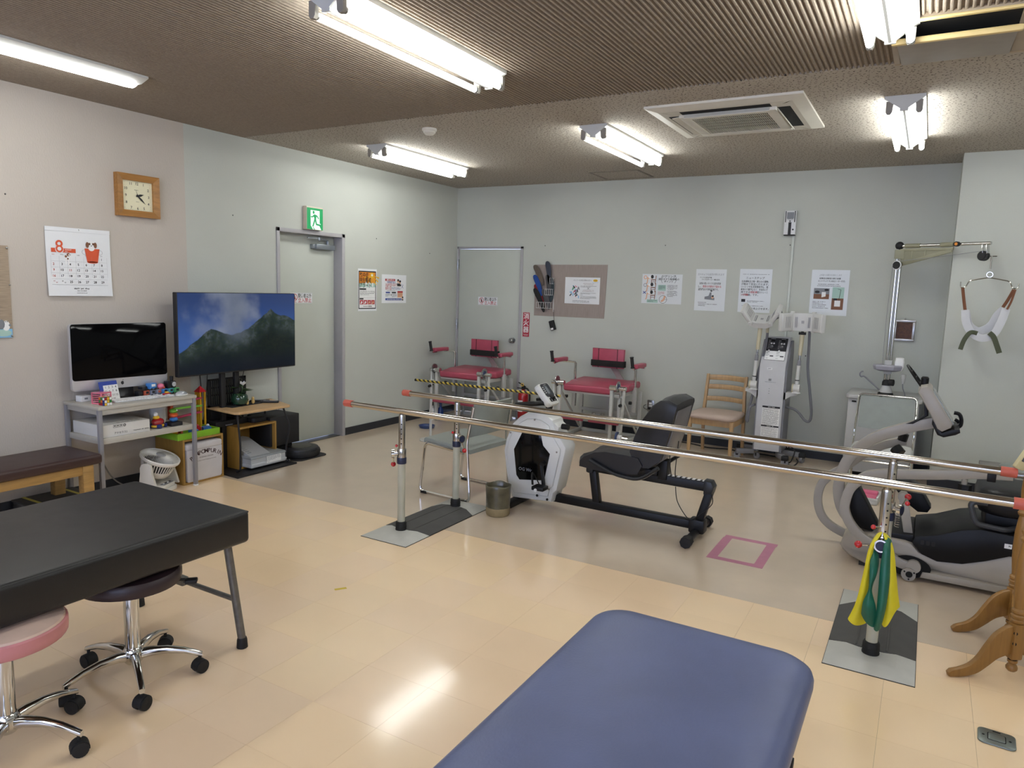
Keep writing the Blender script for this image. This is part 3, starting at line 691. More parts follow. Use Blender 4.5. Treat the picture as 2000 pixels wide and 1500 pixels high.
t = thing('hanging_wallet', 'small black pouch hanging on a cord below the insole board', 'pouch', (-3.675, YB - .03, 1.13))
X = R(-18, 'Y')
make('pouch', MB().box(-.03, -.018, -.055, .03, .018, .055, .006, 2, X), M('black_nylon', '101012', rough=.7), t)
make('name_tag', MB().box(-.022, -.0195, -.05, .008, -.018, -.028, 0, 2, X), k_wht, t)
make('cord', MB().tube([(.018, 0, .055), (.012, 0, .12), (.005, .01, .175)], .0025, 6), MATS['black_nylon'], t)

# ---- laminated posters on the back wall
def lam(mb): return [m_lam] + INK[1:]
X = on_back(-2.648, 1.42, YB - .001); W, H = .43, .305; mb = sheet(W, H, X)
for i, y in enumerate((.25, .17, .09)):
    mb.mat(SKN).line([(.06, y + .01), (.055, y - .035), (.045, y - .05)], .011, E1).line([(.055, y + .012), (.10, y + .014)], .016, E1); mb.mat(WHT).disc(.085, y + .022, .02, E2, 10, .014)
    mb.mat(B_).disc(.108, y + .027, .016, E3, 12, .02); mb.mat(BRN).line([(.142, y - .05), (.15, y + .04)], .007, E1).line([(.1, y - .005), (.145, y - .005)], .009, E1).line([(.1, y - .05), (.1, y)], .006, E1).line([(.1, y - .025), (.142, y - .025)], .005, E1)
    if i < 2: mb.mat(ORG if i == 0 else GRY).ring(.035, y + .02, .019, .005, E2)
    else: mb.mat(BLU).line([(.015, y + .01), (.045, y + .035)], .007, E2).line([(.045, y + .01), (.015, y + .035)], .007, E2)
mb.mat(SKY).quad(.162, .04, .1635, .3, E1)
mb.mat(B_).text('ジグリング', .285, .272, .022, E1, 'c', bold=True).text('(貧乏ゆすり様運動)の', .285, .246, .017, E1, 'c', bold=True).text('ポイント', .285, .222, .018, E1, 'c', bold=True)
for sx in (-1, 1): mb.line([(.285 + sx * (.066 + .014 * sin(pi * k / 10)), .215 + .008 * k) for k in range(11)], .003, E1)
mb.mat(TEA).quad(.175, .135, .26, .195, E1).quad(.06, .008, .18, .042, E1); mb.mat(B_).para(.182, .255, .188, .007, 4, 1.5, E2).para(.068, .174, .034, .007, 2, 1.5, E2)
mb.mat(RED).para(.178, .25, .125, .006, 4, 1.5, E1); mb.mat(B_).para(.275, .385, .195, .007, 5, 1.5, E1).para(.275, .385, .135, .007, 6, 1.5, E1)
mb.ring(.235, .045, .042, .003, E1); mb.mat(SKN).line([(.215, .025), (.235, .035), (.25, .06), (.252, .08)], .02, E1); mb.mat(B_).line([(.25, .045), (.285, .045)], .002, E2)
tag(make('leg_exercise_poster', mb, lam(mb)), 'landscape laminated poster with seated leg exercise drawings on back wall', 'poster')
X = on_back(-2.08, 1.368, YB - .001); W, H = .305, .415; mb = sheet(W, H, X)
mb.mat(GRY).text('日々のような血流が得られます', W / 2, .355, .017, E1, 'c', w=.26); mb.mat(B_).text('マイクロ波治療器', .04, .327, .011, E1, 'l', bold=True).text('マイクロサーミー ME-8250', .06, .305, .014, E1, 'l', w=.18, bold=True)
mb.text('波長の短いマイクロ波を照射', .04, .265, .017, E1, 'l', w=.215, bold=True).text('し、', .03, .235, .017, E1, 'l', bold=True).text('温熱療法の代表的機器です。', .03, .205, .017, E1, 'l', w=.205, bold=True); mb.mat(RED).text('患部の内部まで温める', .075, .234, .018, E1, 'l', w=.185, bold=True)
mb.mat(GRY).poly([(.1, .115), (.2, .108), (.2, .13), (.17, .15), (.165, .185), (.15, .185), (.14, .15), (.1, .14)], E1); mb.mat(SKN).disc(.18, .135, .012, E2, 10); mb.mat(B_).disc(.183, .148, .01, E3, 10).line([(.165, .195), (.165, .165)], .003, E2).disc(.165, .2, .012, E2, 10, .006)
mb.mat(B_).scrib(.035, .12, .078, .008, E1).scrib(.04, .23, .062, .008, E1).scrib(.04, .11, .046, .008, E1)
tag(make('microwave_poster', mb, lam(mb)), 'laminated text poster with a small grey sketch, right of exercise poster', 'poster')
X = on_back(-1.645, 1.37, YB - .001); W, H = .305, .42; mb = sheet(W, H, X)
mb.mat(GRY).scrib(.03, .28, .365, .009, E1); mb.mat(B_).text('ニューステップ', .15, .325, .018, E1, 'c', bold=True)
for i, l_ in enumerate(('全身運動(及び脚・腕のみの運動)', 'が極めて安全に行えます。', '  リハビリや生活習慣病予防、高', '齢者の介護予防など、多目的に使', '用できる「', 'ング機器」です。')): mb.mat(B_).text(l_, .02, .292 - i * .026, .0165, E1, 'l', w=(.255 if i in (0, 2, 3) else None), bold=True)
mb.text('・筋力トレーニ', .165, .188, .0165, E1, 'l', w=.11, bold=True); mb.mat(RED).text('有酸素', .11, .188, .0165, E2, 'l', bold=True).text('ング機器', .02, .162, .0165, E2, 'l', w=.07, bold=True)
mb.mat(B_).quad(.03, .1, .068, .128, E1); mb.para(.085, .25, .115, .007, 2, 1.5, E1); mb.text('筋力を向上させます。', .08, .03, .0165, E1, 'l', bold=True).scrib(.03, .24, .06, .007, E1)
tag(make('stepper_poster', mb, lam(mb)), 'laminated text poster right behind the heater lamps of the therapy machine', 'poster')
X = on_back(-.985, 1.372, YB - .001); W, H = .325, .42; mb = sheet(W, H, X)
mb.mat(GRY).text('上半身への牽引を目的とします', W / 2, .365, .014, E1, 'c', w=.19); mb.mat(B_).text('能動型自動間欠牽引装置', .07, .335, .012, E1, 'l', bold=True).text('エントラック TC-30D(ヒーター付き)', .06, .31, .014, E1, 'l', w=.23, bold=True)
mb.scrib(.06, .24, .283, .008, E1).scrib(.055, .26, .268, .008, E1)
mb.mat(BRN).quad(.03, .15, .165, .25, E1); mb.mat(GRY).quad(.03, .195, .165, .25, E2); mb.mat(WHT).poly([(.1, .165), (.135, .175), (.135, .215), (.1, .215)], E3); mb.mat(B_).disc(.06, .215, .022, E3, 10, .012).disc(.14, .235, .02, E3, 10, .01)
mb.mat(BRN).quad(.19, .055, .29, .262, E1); mb.mat(TEA).quad(.19, .16, .29, .262, E2); mb.mat(WHT).quad(.215, .085, .265, .14, E3); mb.mat(B_).line([(.25, .14), (.262, .24)], .004, E3).disc(.22, .15, .02, E3, 10, .01).line([(.262, .24), (.235, .245)], .003, E3)
mb.mat(B_)
for i in range(5): mb.scrib(.025, .025 + (.11, .09, .12, .11, .14)[i], .122 - i * .015, .008, E1)
tag(make('traction_poster', mb, lam(mb)), 'rightmost laminated poster with two photographs on the back wall', 'poster')

# ---- sensor unit, conduit, socket, framed picture
t = thing('wall_monitor', 'white and black gas monitor unit high on the back wall', 'monitor', (-1.262, YB, 2.11))
W, H = .105, .225
make('monitor_case', MB().box(0, -.05, .004, W, 0, H, .006), M('monitor_white', 'd9dadc', rough=.35), t)
mb = MB(); mb.X = on_back(0, 0, -.0505); mb.mat(0).quad(.008, .118, .016, H - .004, .001).quad(.089, .118, .097, H - .004, .001).quad(.04, .004, .066, .118, .001).disc(.083, .05, .008, .001, 12)
mb.mat(1).quad(.022, .15, .085, .21, .001); mb.mat(0).scrib(.028, .08, .145, .007, .0014).scrib(.024, .082, .136, .006, .0014).disc(.052, .128, .01, .0014, 10, .005)
make('monitor_print', mb, [k_blk, k_gry], t)
make('monitor_base', MB().box(.002, -.046, -.004, W - .002, 0, .004, .002), m_blk, t)
tag(make('cable_conduit', MB().box(-1.185, YB - .014, .08, -1.165, YB, 2.106, .003), M('conduit_white', 'c3c8c2', rough=.5)), 'thin white vertical cable conduit below the wall monitor', 'conduit')
t = thing('wall_socket', 'steel wall socket plate with a black plug behind the recumbent bike', 'wall socket', (-2.48, YB, .335))
make('socket_plate', MB().box(-.037, -.006, -.06, .037, 0, .06, .003), hk, t)
mb = MB(); mb.X = on_back(0, 0, -.0065)
for yy in (-.026, .0, .026): mb.box(-.016, yy - .01, 0, .016, yy + .01, .003)
make('socket_face', mb, k_wht, t)
make('plug', MB().box(-.014, -.045, -.038, .014, -.009, -.012, .005).tube(catmull([(0, -.042, -.026), (-.02, -.07, -.03), (-.055, -.06, -.02), (-.06, -.04, .0), (-.045, -.02, .008)]), .003, 6), m_blk, t)
t = thing('framed_picture', 'small silver framed brown relief picture behind the traction pole', 'picture', (-.262, YB, 1.172))
W, H = .168, .19; fm = MB(); m_sil = M('silver_frame', 'b6b4b2', rough=.3, metal=.8)
fm.box(0, -.022, 0, W, 0, .022, .004).box(0, -.022, H - .022, W, 0, H, .004).box(0, -.022, .022, .022, 0, H - .022, .004).box(W - .022, -.022, .022, W, 0, H - .022, .004)
make('picture_frame', fm, m_sil, t)
make('relief', MB().box(.022, -.01, .022, W - .022, 0, H - .022), M('brown_relief', '53331f', rough=.5, var=.4, scale=60, bump=.9, bscale=70), t)
make('hanger', MB().ball((W / 2, -.01, H + .01), .009, 8), hk, t)
# ================================================================ left corner: bench, desk, computer, toys, television
def WB(t):
    """mesh builder that takes world coordinates for a part of thing t"""
    mb = MB(); mb.X = Matrix.Translation(-Vector(t.location)); return mb
m_brown = M('brown_vinyl', '3a2523', rough=.38, var=.08, bump=.15, bscale=500)
w_oak = WOOD('bench_oak', 'b28c52', .4, 1)
t = thing('bench', 'low wooden bench with a dark brown padded seat along the left wall', 'bench', (-4.73, 1.9, 0))
make('seat', WB(t).box(-4.94, 1.25, .335, -4.52, 2.60, .40, .018, 3), m_brown, t)
make('rail', WB(t).box(-4.575, 1.29, .275, -4.548, 2.5, .335, .003), w_oak, t)
make('rail', WB(t).box(-4.93, 1.29, .275, -4.903, 2.5, .335, .003), w_oak, t)
for y in (1.32, 2.515):
    make('leg', WB(t).box(-4.60, y - .034, 0, -4.54, y + .034, .335, .004), w_oak, t)
    make('leg', WB(t).box(-4.94, y - .034, 0, -4.88, y + .034, .335, .004), w_oak, t)
    make('stretcher', WB(t).box(-4.875, y - .012, .28, -4.60, y + .012, .335, .003), w_oak, t)
m_foil = M('silver_foil', 'c6c6c4', rough=.25, metal=.9, bump=1., bscale=60)
t = thing('foil_box', 'flat dark box edged with silver foil and yellow straps under the bench', 'box', (-4.8, 2.35, 0))
make('box_lid', WB(t).box(-5.0, 2.27, .075, -4.72, 2.655, .087, .002), M('box_dark_grey', '3c3a38', rough=.7), t)
make('foil_side', WB(t).box(-4.995, 2.275, 0, -4.725, 2.65, .075, .004, 2), m_foil, t)
for y in (2.33, 2.58): make('strap', WB(t).box(-5.001, y, .001, -4.719, y + .022, .0885, .001), M('strap_yellow', 'b9ae4e', rough=.6), t)

# ---- steel desk with two decks
m_top = M('desk_top_grey', 'b2aea4', rough=.4, var=.03); m_leg = M('desk_leg_grey', '86858a', rough=.35, var=.03)
t = thing('steel_desk', 'light grey two-deck steel desk carrying the computer against the left wall', 'desk', (-4.83, 3.0, 0))
make('desk_top', WB(t).box(-5.025, 2.635, .662, -4.612, 3.365, .685, .004), m_top, t)
make('apron', WB(t).box(-5.02, 2.65, .628, -4.625, 3.35, .662, .002), m_top, t)
make('lower_shelf', WB(t).box(-5.02, 2.655, .43, -4.628, 3.345, .47, .003), m_top, t)
for x in (-5.012, -4.63):
    for y in (2.652, 3.348):
        lg = make('leg', WB(t).box(x - .013, y - .013, .012, x + .013, y + .013, .662, .002), m_leg, t)
        make('foot', WB(t).box(x - .015, y - .015, 0, x + .015, y + .015, .012, .003), k_wht, lg).parent = t
DZ = .685
# all-in-one computer
m_alu = M('satin_aluminium', 'c9cacf', rough=.32, metal=.55, var=.02); m_scr = M('dark_screen_glass', '050507', rough=.05, var=0, spec=.1)
t = thing('desktop_computer', 'large silver all-in-one computer with a black screen on the grey desk', 'computer', (-4.86, 2.953, DZ), rad(-6))
X = R(90) @ R(90, 'X') @ T(0, 0, 0)     # local x -> +Y, y -> +Z, z -> +X
W, H0, H1 = .65, .075, .527
make('casing', MB().prism(rrect(W, H1 - H0, .022, 4, 0, (H0 + H1) / 2), -.03, .006, X, .004), m_alu, t)
make('screen', MB().prism(rrect(W - .004, H1 - H0 - .072, .018, 4, 0, (H0 + .072 + H1) / 2 - .001), .006, .009, X, .001), m_scr, t)
lg = MB(); lg.X = X; q = .0068
lg.poly([(.011 * cos(2 * pi * k / 20) * (1 + .0) - .0, H0 + .036 + .0115 * sin(2 * pi * k / 20) - (.002 if abs(k - 15) < 2 else 0)) for k in range(20)], q); lg.poly([(.0, H0 + .05), (.006, H0 + .055), (.008, H0 + .061), (.002, H0 + .057)], q)
lg.mat(1).disc(.0125, H0 + .038, .005, q + .0003, 10)
make('logo', lg, [k_blk, m_alu], t)
make('stand', MB().loft([[Vector((-.03, -.1, .3)), Vector((-.03, .1, .3)), Vector((-.042, .1, .3)), Vector((-.042, -.1, .3))], [Vector((-.05, -.1, .05)), Vector((-.05, .1, .05)), Vector((-.062, .1, .05)), Vector((-.062, -.1, .05))], [Vector((-.04, -.1, .008)), Vector((-.04, .1, .008)), Vector((-.07, .1, .008)), Vector((-.07, -.1, .008))]]).box(-.1, -.1, 0, .065, .1, .008, .002), M('stand_dark_alu', '4a4a4c', rough=.3, metal=.8), t)
# keyboard
t = thing('keyboard', 'white computer keyboard on the grey desk in front of the screen', 'keyboard', (-4.735, 3.015, DZ), rad(-4))
make('key_plate', MB().box(-.057, -.215, 0, .057, .215, .009, .003), m_alu, t)
kb = MB()
for r_ in range(6):
    for c in range(21):
        if c in (15, 18): continue
        if r_ == 5 and 4 <= c < 9: continue
        kb.box(.05 - r_ * .018 - .014, -.209 + c * .02, .009, .05 - r_ * .018, -.209 + c * .02 + .0165, .0125)
kb.box(-.054, -.129, .009, -.04, -.031, .0125)
g = make('keys', kb, k_wht, t); g['kind'] = 'stuff'
t = thing('computer_mouse', 'silver and white computer mouse at the right end of the desk', 'mouse', (-4.70, 3.30, DZ), rad(15))
pr = []
for i in range(9):
    y = -.055 + .11 * i / 8; k = max(.12, math.sqrt(max(0, 1 - (y / .056) ** 2))); pr.append([Vector((.03 * k * cos(a), y, .004 + (.026 * k * (1 - .15 * y / .055)) * max(0, sin(a)))) for a in [2 * pi * j / 14 for j in range(14)]])
make('mouse_shell', MB().loft(pr), M('mouse_silver', 'b4b7bc', rough=.2, metal=.3), t)
make('mouse_base', MB().prism([(.031 * cos(2 * pi * k / 20), .057 * sin(2 * pi * k / 20)) for k in range(20)], 0, .006), k_wht, t)
# cubes and calendar card
cols = [k_wht, k_ylw, K('cube_red', '9b1c26'), K('cube_green', '2d7a34'), K('cube_blue', '27307c'), K('cube_orange', 'd2691e')]
t = thing('puzzle_cube', 'scrambled multicoloured puzzle cube at the front corner of the desk', 'toy', (-4.665, 2.715, DZ + .0285), rad(8))
make('cube_core', MB().cbox((0, 0, 0), (.055, .055, .055), .003), k_blk, t)
pal = [[1, 0, 0, 0, 1, 3, 2, 1, 0], [0, 2, 4, 1, 3, 2, 0, 1, 3], [2, 2, 4, 3, 5, 4, 5, 3, 0], [0, 4, 2, 1, 5, 0, 3, 1, 2]]
faces = [(R(90) @ R(90, 'X'), 0), (R(0), 1), (R(90, 'X'), 2), (R(180) @ R(90, 'X'), 3), (R(-90) @ R(90, 'X'), 2)]
for X, pi_ in faces:
    for k in range(9):
        i, j = k % 3, k // 3
        make('sticker', MB().box(-.0275 + i * .0184 + .001, -.0275 + j * .0184 + .001, .0272, -.0275 + i * .0184 + .0172, -.0275 + j * .0184 + .0172, .0283, .0004, 1, X), cols[pal[pi_][k]], t)
m_pk = M('pink_clear_plastic', 'e77f96', rough=.15, var=.1, coat=.6)
t = thing('pink_maze_cube', 'translucent pink plastic maze cube behind the puzzle cube on desk', 'toy', (-4.75, 2.74, DZ), rad(14))
mz = MB()
for i in range(6): mz.box(-.038, -.038, .003 + i * .013, .038, .038, .0085 + i * .013, .001, 1)
make('maze_layers', mz, m_pk, t)
mz = MB()
for sx in (-1, 1):
    for sy in (-1, 1): mz.box(sx * .039 - .003, sy * .039 - .003, 0, sx * .039 + .003, sy * .039 + .003, .079)
mz.box(-.042, -.042, .075, .042, .042, .079, .001).box(-.042, -.042, 0, .042, .042, .003, .001)
make('cube_frame', mz, m_pk, t)
t = thing('small_white_box', 'tiny white box at the back left corner of the desk', 'box', (-4.93, 2.72, DZ), rad(5))
make('box_body', MB().box(-.03, -.035, 0, .03, .035, .04, .003), k_wht, t); make('box_label', MB().box(.03, -.012, .014, .0306, .012, .026), k_gry, t)
t = thing('perpetual_calendar', 'blue desk calendar stand with a white number card by the screen', 'calendar', (-4.80, 2.845, DZ), rad(6)); t.scale = (1.2, 1.2, 1.2)
X = R(90) @ R(90 - 14, 'X')
make('stand_card', MB().box(-.06, 0, -.008, .05, .115, 0, .001, 1, X), M('card_blue', '1d3c9a', rough=.4), t)
f = MB(); f.X = X; f.box(-.042, -.004, .0005, .048, .092, .004, .001, 1); f.mat(1)
for k, n in enumerate('1 2 3 4 5 6 7 8 9 10 11 12 13 14 15'.split()): f.text(n, -.03 + (k % 4) * .021, .074 - (k // 4) * .023, .0125, .0046, 'c')
make('number_card', f, [k_wht, k_blk], t)
# toy train wagons in a row and on top of it
def toyblock(label, x, y, z, c, cat='toy', hh=.045, roof=None, n='toy_wagon', w=.042, r=0):
    t = thing(n, label, cat, (x, y, z), rad(10 + r), 'toy train wagons below the computer screen')
    make('wagon_body', MB().box(-.022, -w / 2, .008, .022, w / 2, hh, .004), c, t)
    make('window', MB().box(.0215, -w * .28, hh * .5, .0228, w * .28, hh * .86, .001, 1), k_blk if roof is None else roof, t)
    for sy in (-1, 1):
        make('wheel', MB().cyl((.018, sy * w * .3, .008), (.025, sy * w * .3, .008), .008, n=10), k_blk, t)
    return t
c_tq, c_bl, c_or, c_gy, c_gn, c_bk, c_pk, c_rd = [M('toy_' + n, c, rough=.3, var=.1) for n, c in (('turquoise', '3e9aa6'), ('blue', '3f7cc0'), ('orange', 'b0533c'), ('grey', '73788a'), ('green', '4d9a5a'), ('black', '15161a'), ('pink', 'dc6f8c'), ('red', 'b3202a'))]
yy = [3.055, 3.10, 3.145, 3.19, 3.235, 3.28, 3.325]
row = [('dark green toy wagon at the left end of the row by the screen', c_bk), ('orange toy wagon, second from left in the row by the screen', c_or), ('grey toy wagon with dark window in the row by the screen', c_gy), ('grey and brown toy wagon in the middle of the row', c_gy), ('light blue toy wagon in the row by the screen', c_bl), ('turquoise toy wagon right of the light blue one', c_tq), ('green toy wagon at the right end of the row by the screen', c_gn)]
for i, (lb, c) in enumerate(row): toyblock(lb, -4.815 + i * .004, yy[i] - .01, DZ, c, roof=(c_or if i == 3 else None), n='toy_wagon')
toyblock('black toy engine lying on top of the leftmost wagons', -4.815, 3.075, DZ + .045, c_bk, hh=.03, n='toy_engine')
toyblock('blue toy engine on top of the row of wagons', -4.805, 3.135, DZ + .045, c_bl, hh=.05, roof=k_wht, n='toy_engine', w=.06)
t = thing('toy_pig', 'small pink toy on top of the row of wagons', 'toy', (-4.80, 3.205, DZ + .045)); make('toy_body', MB().ball((0, 0, .02), .021, 12, (1, 1.3, .95)), c_pk, t); make('toy_base', MB().box(-.014, -.02, 0, .014, .024, .006, .002).ball((.016, .014, .01), .009, 8), c_or, t)
t = thing('toy_locomotive', 'black toy steam engine with grey front on top of the right wagons', 'toy', (-4.80, 3.285, DZ + .045), rad(10))
make('cab', MB().box(-.02, -.045, 0, .02, -.01, .055, .004), c_bk, t); make('boiler', MB().box(-.022, -.01, 0, .022, .03, .05, .005).cyl((0, .01, .05), (0, .01, .085), .012, .014, 12), c_bk, t); make('front_plate', MB().cyl((.021, .01, .027), (.0245, .01, .027), .018, n=16), M('toy_plate_grey', 'b5b7ba', rough=.4), t)
t = thing('toy_car', 'small red and yellow toy car beside the keyboard and wagons', 'toy', (-4.74, 3.21, DZ), rad(12))
make('car_body', MB().box(-.012, -.03, .008, .012, .03, .02, .004), c_rd, t); make('car_cab', MB().box(-.01, -.012, .02, .01, .014, .03, .004), k_ylw, t)
for sy in (-1, 1): make('wheel', MB().cyl((-.014, sy * .019, .008), (.014, sy * .019, .008), .008, n=10), k_blk, t)

# lower deck of the desk
LZ = .47
t = thing('carton', 'flat white carton with black printing on the lower deck of the desk', 'box', (-4.81, 2.842, LZ))
m_car = M('white_card', 'd5d4d0', rough=.6, var=.02)
make('carton_body', WB(t).box(-4.99, 2.675, LZ, -4.645, 3.01, LZ + .083, .003), m_car, t)
f = MB(); f.X = on_left(2.675 - 2.842, 0, -4.645 + 4.81 + .0004)
for i in range(3): f.line([(.075 + i * .022, .06), (.093 + i * .022, .06), (.093 + i * .022, .078), (.075 + i * .022, .078), (.075 + i * .022, .06)], .002, .0004).poly([(.078 + i * .022, .074), (.09 + i * .022, .074), (.084 + i * .022, .063)], .0004)
f.ring(.152, .069, .01, .003, .0004).ring(.153, .069, .005, .002, .0004)
f.text('アナセラス2', .08, .016, .012, .0004, 'l', bold=True).scrib(.215, .325, .018, .008, .0004)
make('carton_print', f, k_blk, t)
f = MB(); f.X = T(-4.645 + 4.81, 2.675 - 2.842, .0835) @ R(90); f.scrib(.12, .3, .03, .014).scrib(.2, .29, .06, .012).mat(1).quad(0, .1, .33, .104, .0002); make('lid_print', f, [k_blk, k_gry], t)
t = thing('canister', 'plain white cylindrical canister on the lower deck of the desk', 'canister', (-4.88, 3.225, LZ))
make('can_body', MB().lathe([(.0, 0), (.052, 0), (.055, .004), (.055, .1)], 24), m_car, t); make('can_lid', MB().lathe([(.057, .1), (.057, .115), (.053, .118), (0, .118)], 24), k_wht, t)
t = thing('toy_ride_car', 'glossy red toy car with yellow base and a white-headed driver', 'toy', (-4.70, 3.105, LZ), rad(25))
m_gred = M('glossy_red', 'a5121c', rough=.12, coat=.8)
make('car_body', MB().ball((0, 0, .042), .038, 16, (1.05, 1.4, .8)), m_gred, t)
make('car_base', MB().prism([(.04 * cos(2 * pi * k / 20), .055 * sin(2 * pi * k / 20)) for k in range(20)], .008, .024, None, .003), k_ylw, t)
make('driver_body', MB().ball((-.002, -.012, .074), .022, 12, (1, 1.1, .7)), k_ylw, t); make('driver_head', MB().ball((-.004, -.016, .098), .016, 12), k_wht, t)
for sy in (-1, 1): make('wheel', MB().cyl((-.045, sy * .032, .015), (.045, sy * .032, .015), .015, n=14), M('wheel_blue', '1c2f6e', rough=.4), t)
t = thing('stacking_toy', 'stacked green, orange and blue toy on a black base', 'toy', (-4.69, 3.225, LZ))
make('toy_base', MB().box(-.04, -.045, 0, .04, .045, .028, .004), k_blk, t)
for n, z, r_, c in (('blue_ring', .044, .03, c_bl), ('orange_ring', .075, .032, M('toy_bright_orange', 'cf5a2c', rough=.3)), ('green_head', .106, .03, M('toy_leaf_green', '5f9a34', rough=.3))):
    make(n, MB().ball((0, 0, z), r_, 14, (1, 1, .6)), c, t)
make('eye', MB().ball((.024, .01, .112), .006, 8), k_wht, t)
# computer cable below the desk
tag(make('grey_cable', MB().tube(catmull([(-4.96, 2.83, .43), (-4.95, 2.84, .25), (-4.92, 2.90, .1), (-4.88, 3.0, .02), (-4.85, 3.05, .005)]), .005, 6), M('cable_grey', '77736e', rough=.5)), 'grey cable hanging to the floor under the desk', 'cable')

# ---- circulator fan
m_fan = M('fan_white', 'd5d3cd', rough=.35, var=.02)
t = thing('circulator_fan', 'white round circulator fan tilted upwards on the floor under the desk', 'fan', (-4.72, 3.11, 0), rad(25))
make('fan_base', MB().prism(rrect(.19, .22, .05, 5), 0, .03, None, .006).prism(rrect(.17, .2, .05, 5), .03, .06, None, .008), m_fan, t)
make('control_panel', MB().box(.045, -.06, .06, .08, .06, .064, .003), k_gry, t)
for i in range(4): make('button', MB().cyl((.062, -.04 + i * .026, .062), (.062, -.04 + i * .026, .067), .007, n=10), k_blk if i % 2 else k_wht, t)
for sy in (-1, 1):
    make('yoke_arm', MB().loft([rr_ for rr_ in [[Vector((x + dx, sy * yy, z)) for x, yy in ((-w_, .125), (w_, .125), (w_, .146), (-w_, .146))] for dx, w_, z in ((0, .075, .03), (0, .055, .1), (-.005, .042, .16), (-.005, .042, .2), (-.005, .032, .224), (-.005, .012, .235))]]), m_fan, t)
X = T(0, 0, .2) @ R(20, 'Y')
hd = MB(); hd.X = X
hd.lathe([(.06, -.085), (.085, -.08), (.098, -.06), (.105, -.03)], 32, cap=False).lathe([(.105, .028), (.125, .03), (.136, .04), (.138, .055), (.132, .062), (.126, .055), (.112, .04), (.105, .03)], 32, cap=False)
make('fan_shell', hd, m_fan, t)
rb_ = MB(); rb_.X = X
for k in range(40):
    a = 2 * pi * k / 40; rb_.bar((.104 * cos(a), .104 * sin(a), -.03), (.122 * cos(a), .122 * sin(a), .032), .007, .004, 0, (cos(a), sin(a), 0))
for k in range(48):
    a = 2 * pi * k / 48; P = [(r_ * cos(a + .9 * (r_ - .03) / .1), r_ * sin(a + .9 * (r_ - .03) / .1), .073 - .018 * (r_ / .13) ** 2) for r_ in (.03, .055, .08, .105, .13)]
    rb_.tube(P, .0014, 4, flat=1.6)
g = make('grille_ribs', rb_, m_fan, t); g['kind'] = 'stuff'
make('grille_hub', MB().lathe([(.034, .068), (.034, .076), (.028, .08), (0, .081)], 20, (0, 0, 0), X), M('fan_badge_grey', 'a3a4a8', rough=.35), t)
bl = MB(); bl.X = X
for k in range(5):
    a = 2 * pi * k / 5; bl.add([(r_ * cos(a + s_), r_ * sin(a + s_), z) for r_, s_, z in ((.025, 0, .0), (.1, .1, -.01), (.1, .9, .03), (.025, 1.0, .03))], [(0, 1, 2, 3)])
bl.cyl((0, 0, -.02), (0, 0, .035), .026, n=14)
make('shadow_well', MB().lathe([(0, -.07), (.09, -.06), (.1, .02)], 28, (0, 0, 0), X, cap=False), M('fan_shadow', '2b2b2c', rough=.8), t)  # added dark cone: shade inside the fan head put into its colour
make('fan_blades', bl, M('blade_grey', '5d5d5f', rough=.5), t)

# ---- wooden cube shelf with the white tote, toy tray
w_cub = WOOD('cube_wood', 'a8823f', .45, 2, .8)
def cubebox(label, y0, y1, x0, x1, h, th=.016):
    t = thing('cube_shelf', label, 'shelf', ((x0 + x1) / 2, (y0 + y1) / 2, 0))
    make('side', WB(t).box(x0, y0, 0, x1, y0 + th, h, .001, 1), w_cub, t); make('side', WB(t).box(x0, y1 - th, 0, x1, y1, h, .001, 1), w_cub, t)
    make('top', WB(t).box(x0, y0 + th, h - th, x1, y1 - th, h, .001, 1), w_cub, t); make('bottom', WB(t).box(x0, y0 + th, 0, x1, y1 - th, th, .001, 1), w_cub, t)
    make('back', WB(t).box(x0, y0 + th, th, x0 + .006, y1 - th, h - th), w_cub, t); return t
cubebox('wooden cube shelf holding the white canvas storage bin', 3.288, 3.64, -5.015, -4.685, .345)
m_can = M('white_canvas', 'cbc8cb', rough=.75, var=.03, bump=.3, bscale=600)
t = thing('storage_bin', 'white canvas storage bin with brown lettering inside the wooden cube', 'storage bin', (-4.83, 3.464, .017))
y0, y1 = 3.464 - .152, 3.464 + .152
make('bin_body', WB(t).loft([[Vector((x, y, z)) for x, y in ((-4.98, y0 + i), (-4.672 - i * .6, y0 + i), (-4.672 - i * .6, y1 - i), (-4.98, y1 - i))] for z, i in ((.017, .012), (.03, .004), (.15, .0), (.26, .0))]), m_can, t)
make('bin_lid', WB(t).box(-4.985, y0 - .003, .257, -4.668, y1 + .003, .308, .014, 3), m_can, t)
f = MB(); f.X = on_left(0, 0, -4.672 + 4.83 + .0006); s_ = 'POMPOMPURIN'
for i, c in enumerate(s_):
    a = rad(126 - i * 7.2 + 0); R_ = .20; vs, fs, aa, bb = text_geo(c, True); k = .033 / .72
    X = T(.012 + R_ * cos(a), .005 + R_ * sin(a) , .0) @ R(126 - i * 7.2 - 90)
    f.add([((v.x - (aa + bb) / 2) * k, v.y * k, .0) for v in vs], fs, X)
f.text('NORMAN DESIGN', .012, .172, .011, 0, 'c', w=.12).text("The days of with Pompompurin's friend", .012, .15, .009, 0, 'c', w=.17)
make('lettering', f, K('dark_brown', '3b1f22'), t)
m_lime = M('lime_plastic', '7fb52a', rough=.3)
t = thing('toy_tray', 'bright lime green plastic toy tray on top of the wooden cube', 'tray', (-4.85, 3.43, .345))
make('tray_floor', WB(t).box(-4.99, 3.255, .345, -4.69, 3.61, .351, .002), m_lime, t)
for (a, b_, c, d) in ((-4.99, 3.25, -4.978, 3.615), (-4.70, 3.25, -4.688, 3.615), (-4.978, 3.25, -4.70, 3.262), (-4.978, 3.603, -4.70, 3.615)): make('tray_side', WB(t).box(a, b_, .346, c, d, .395, .003), m_lime, t)
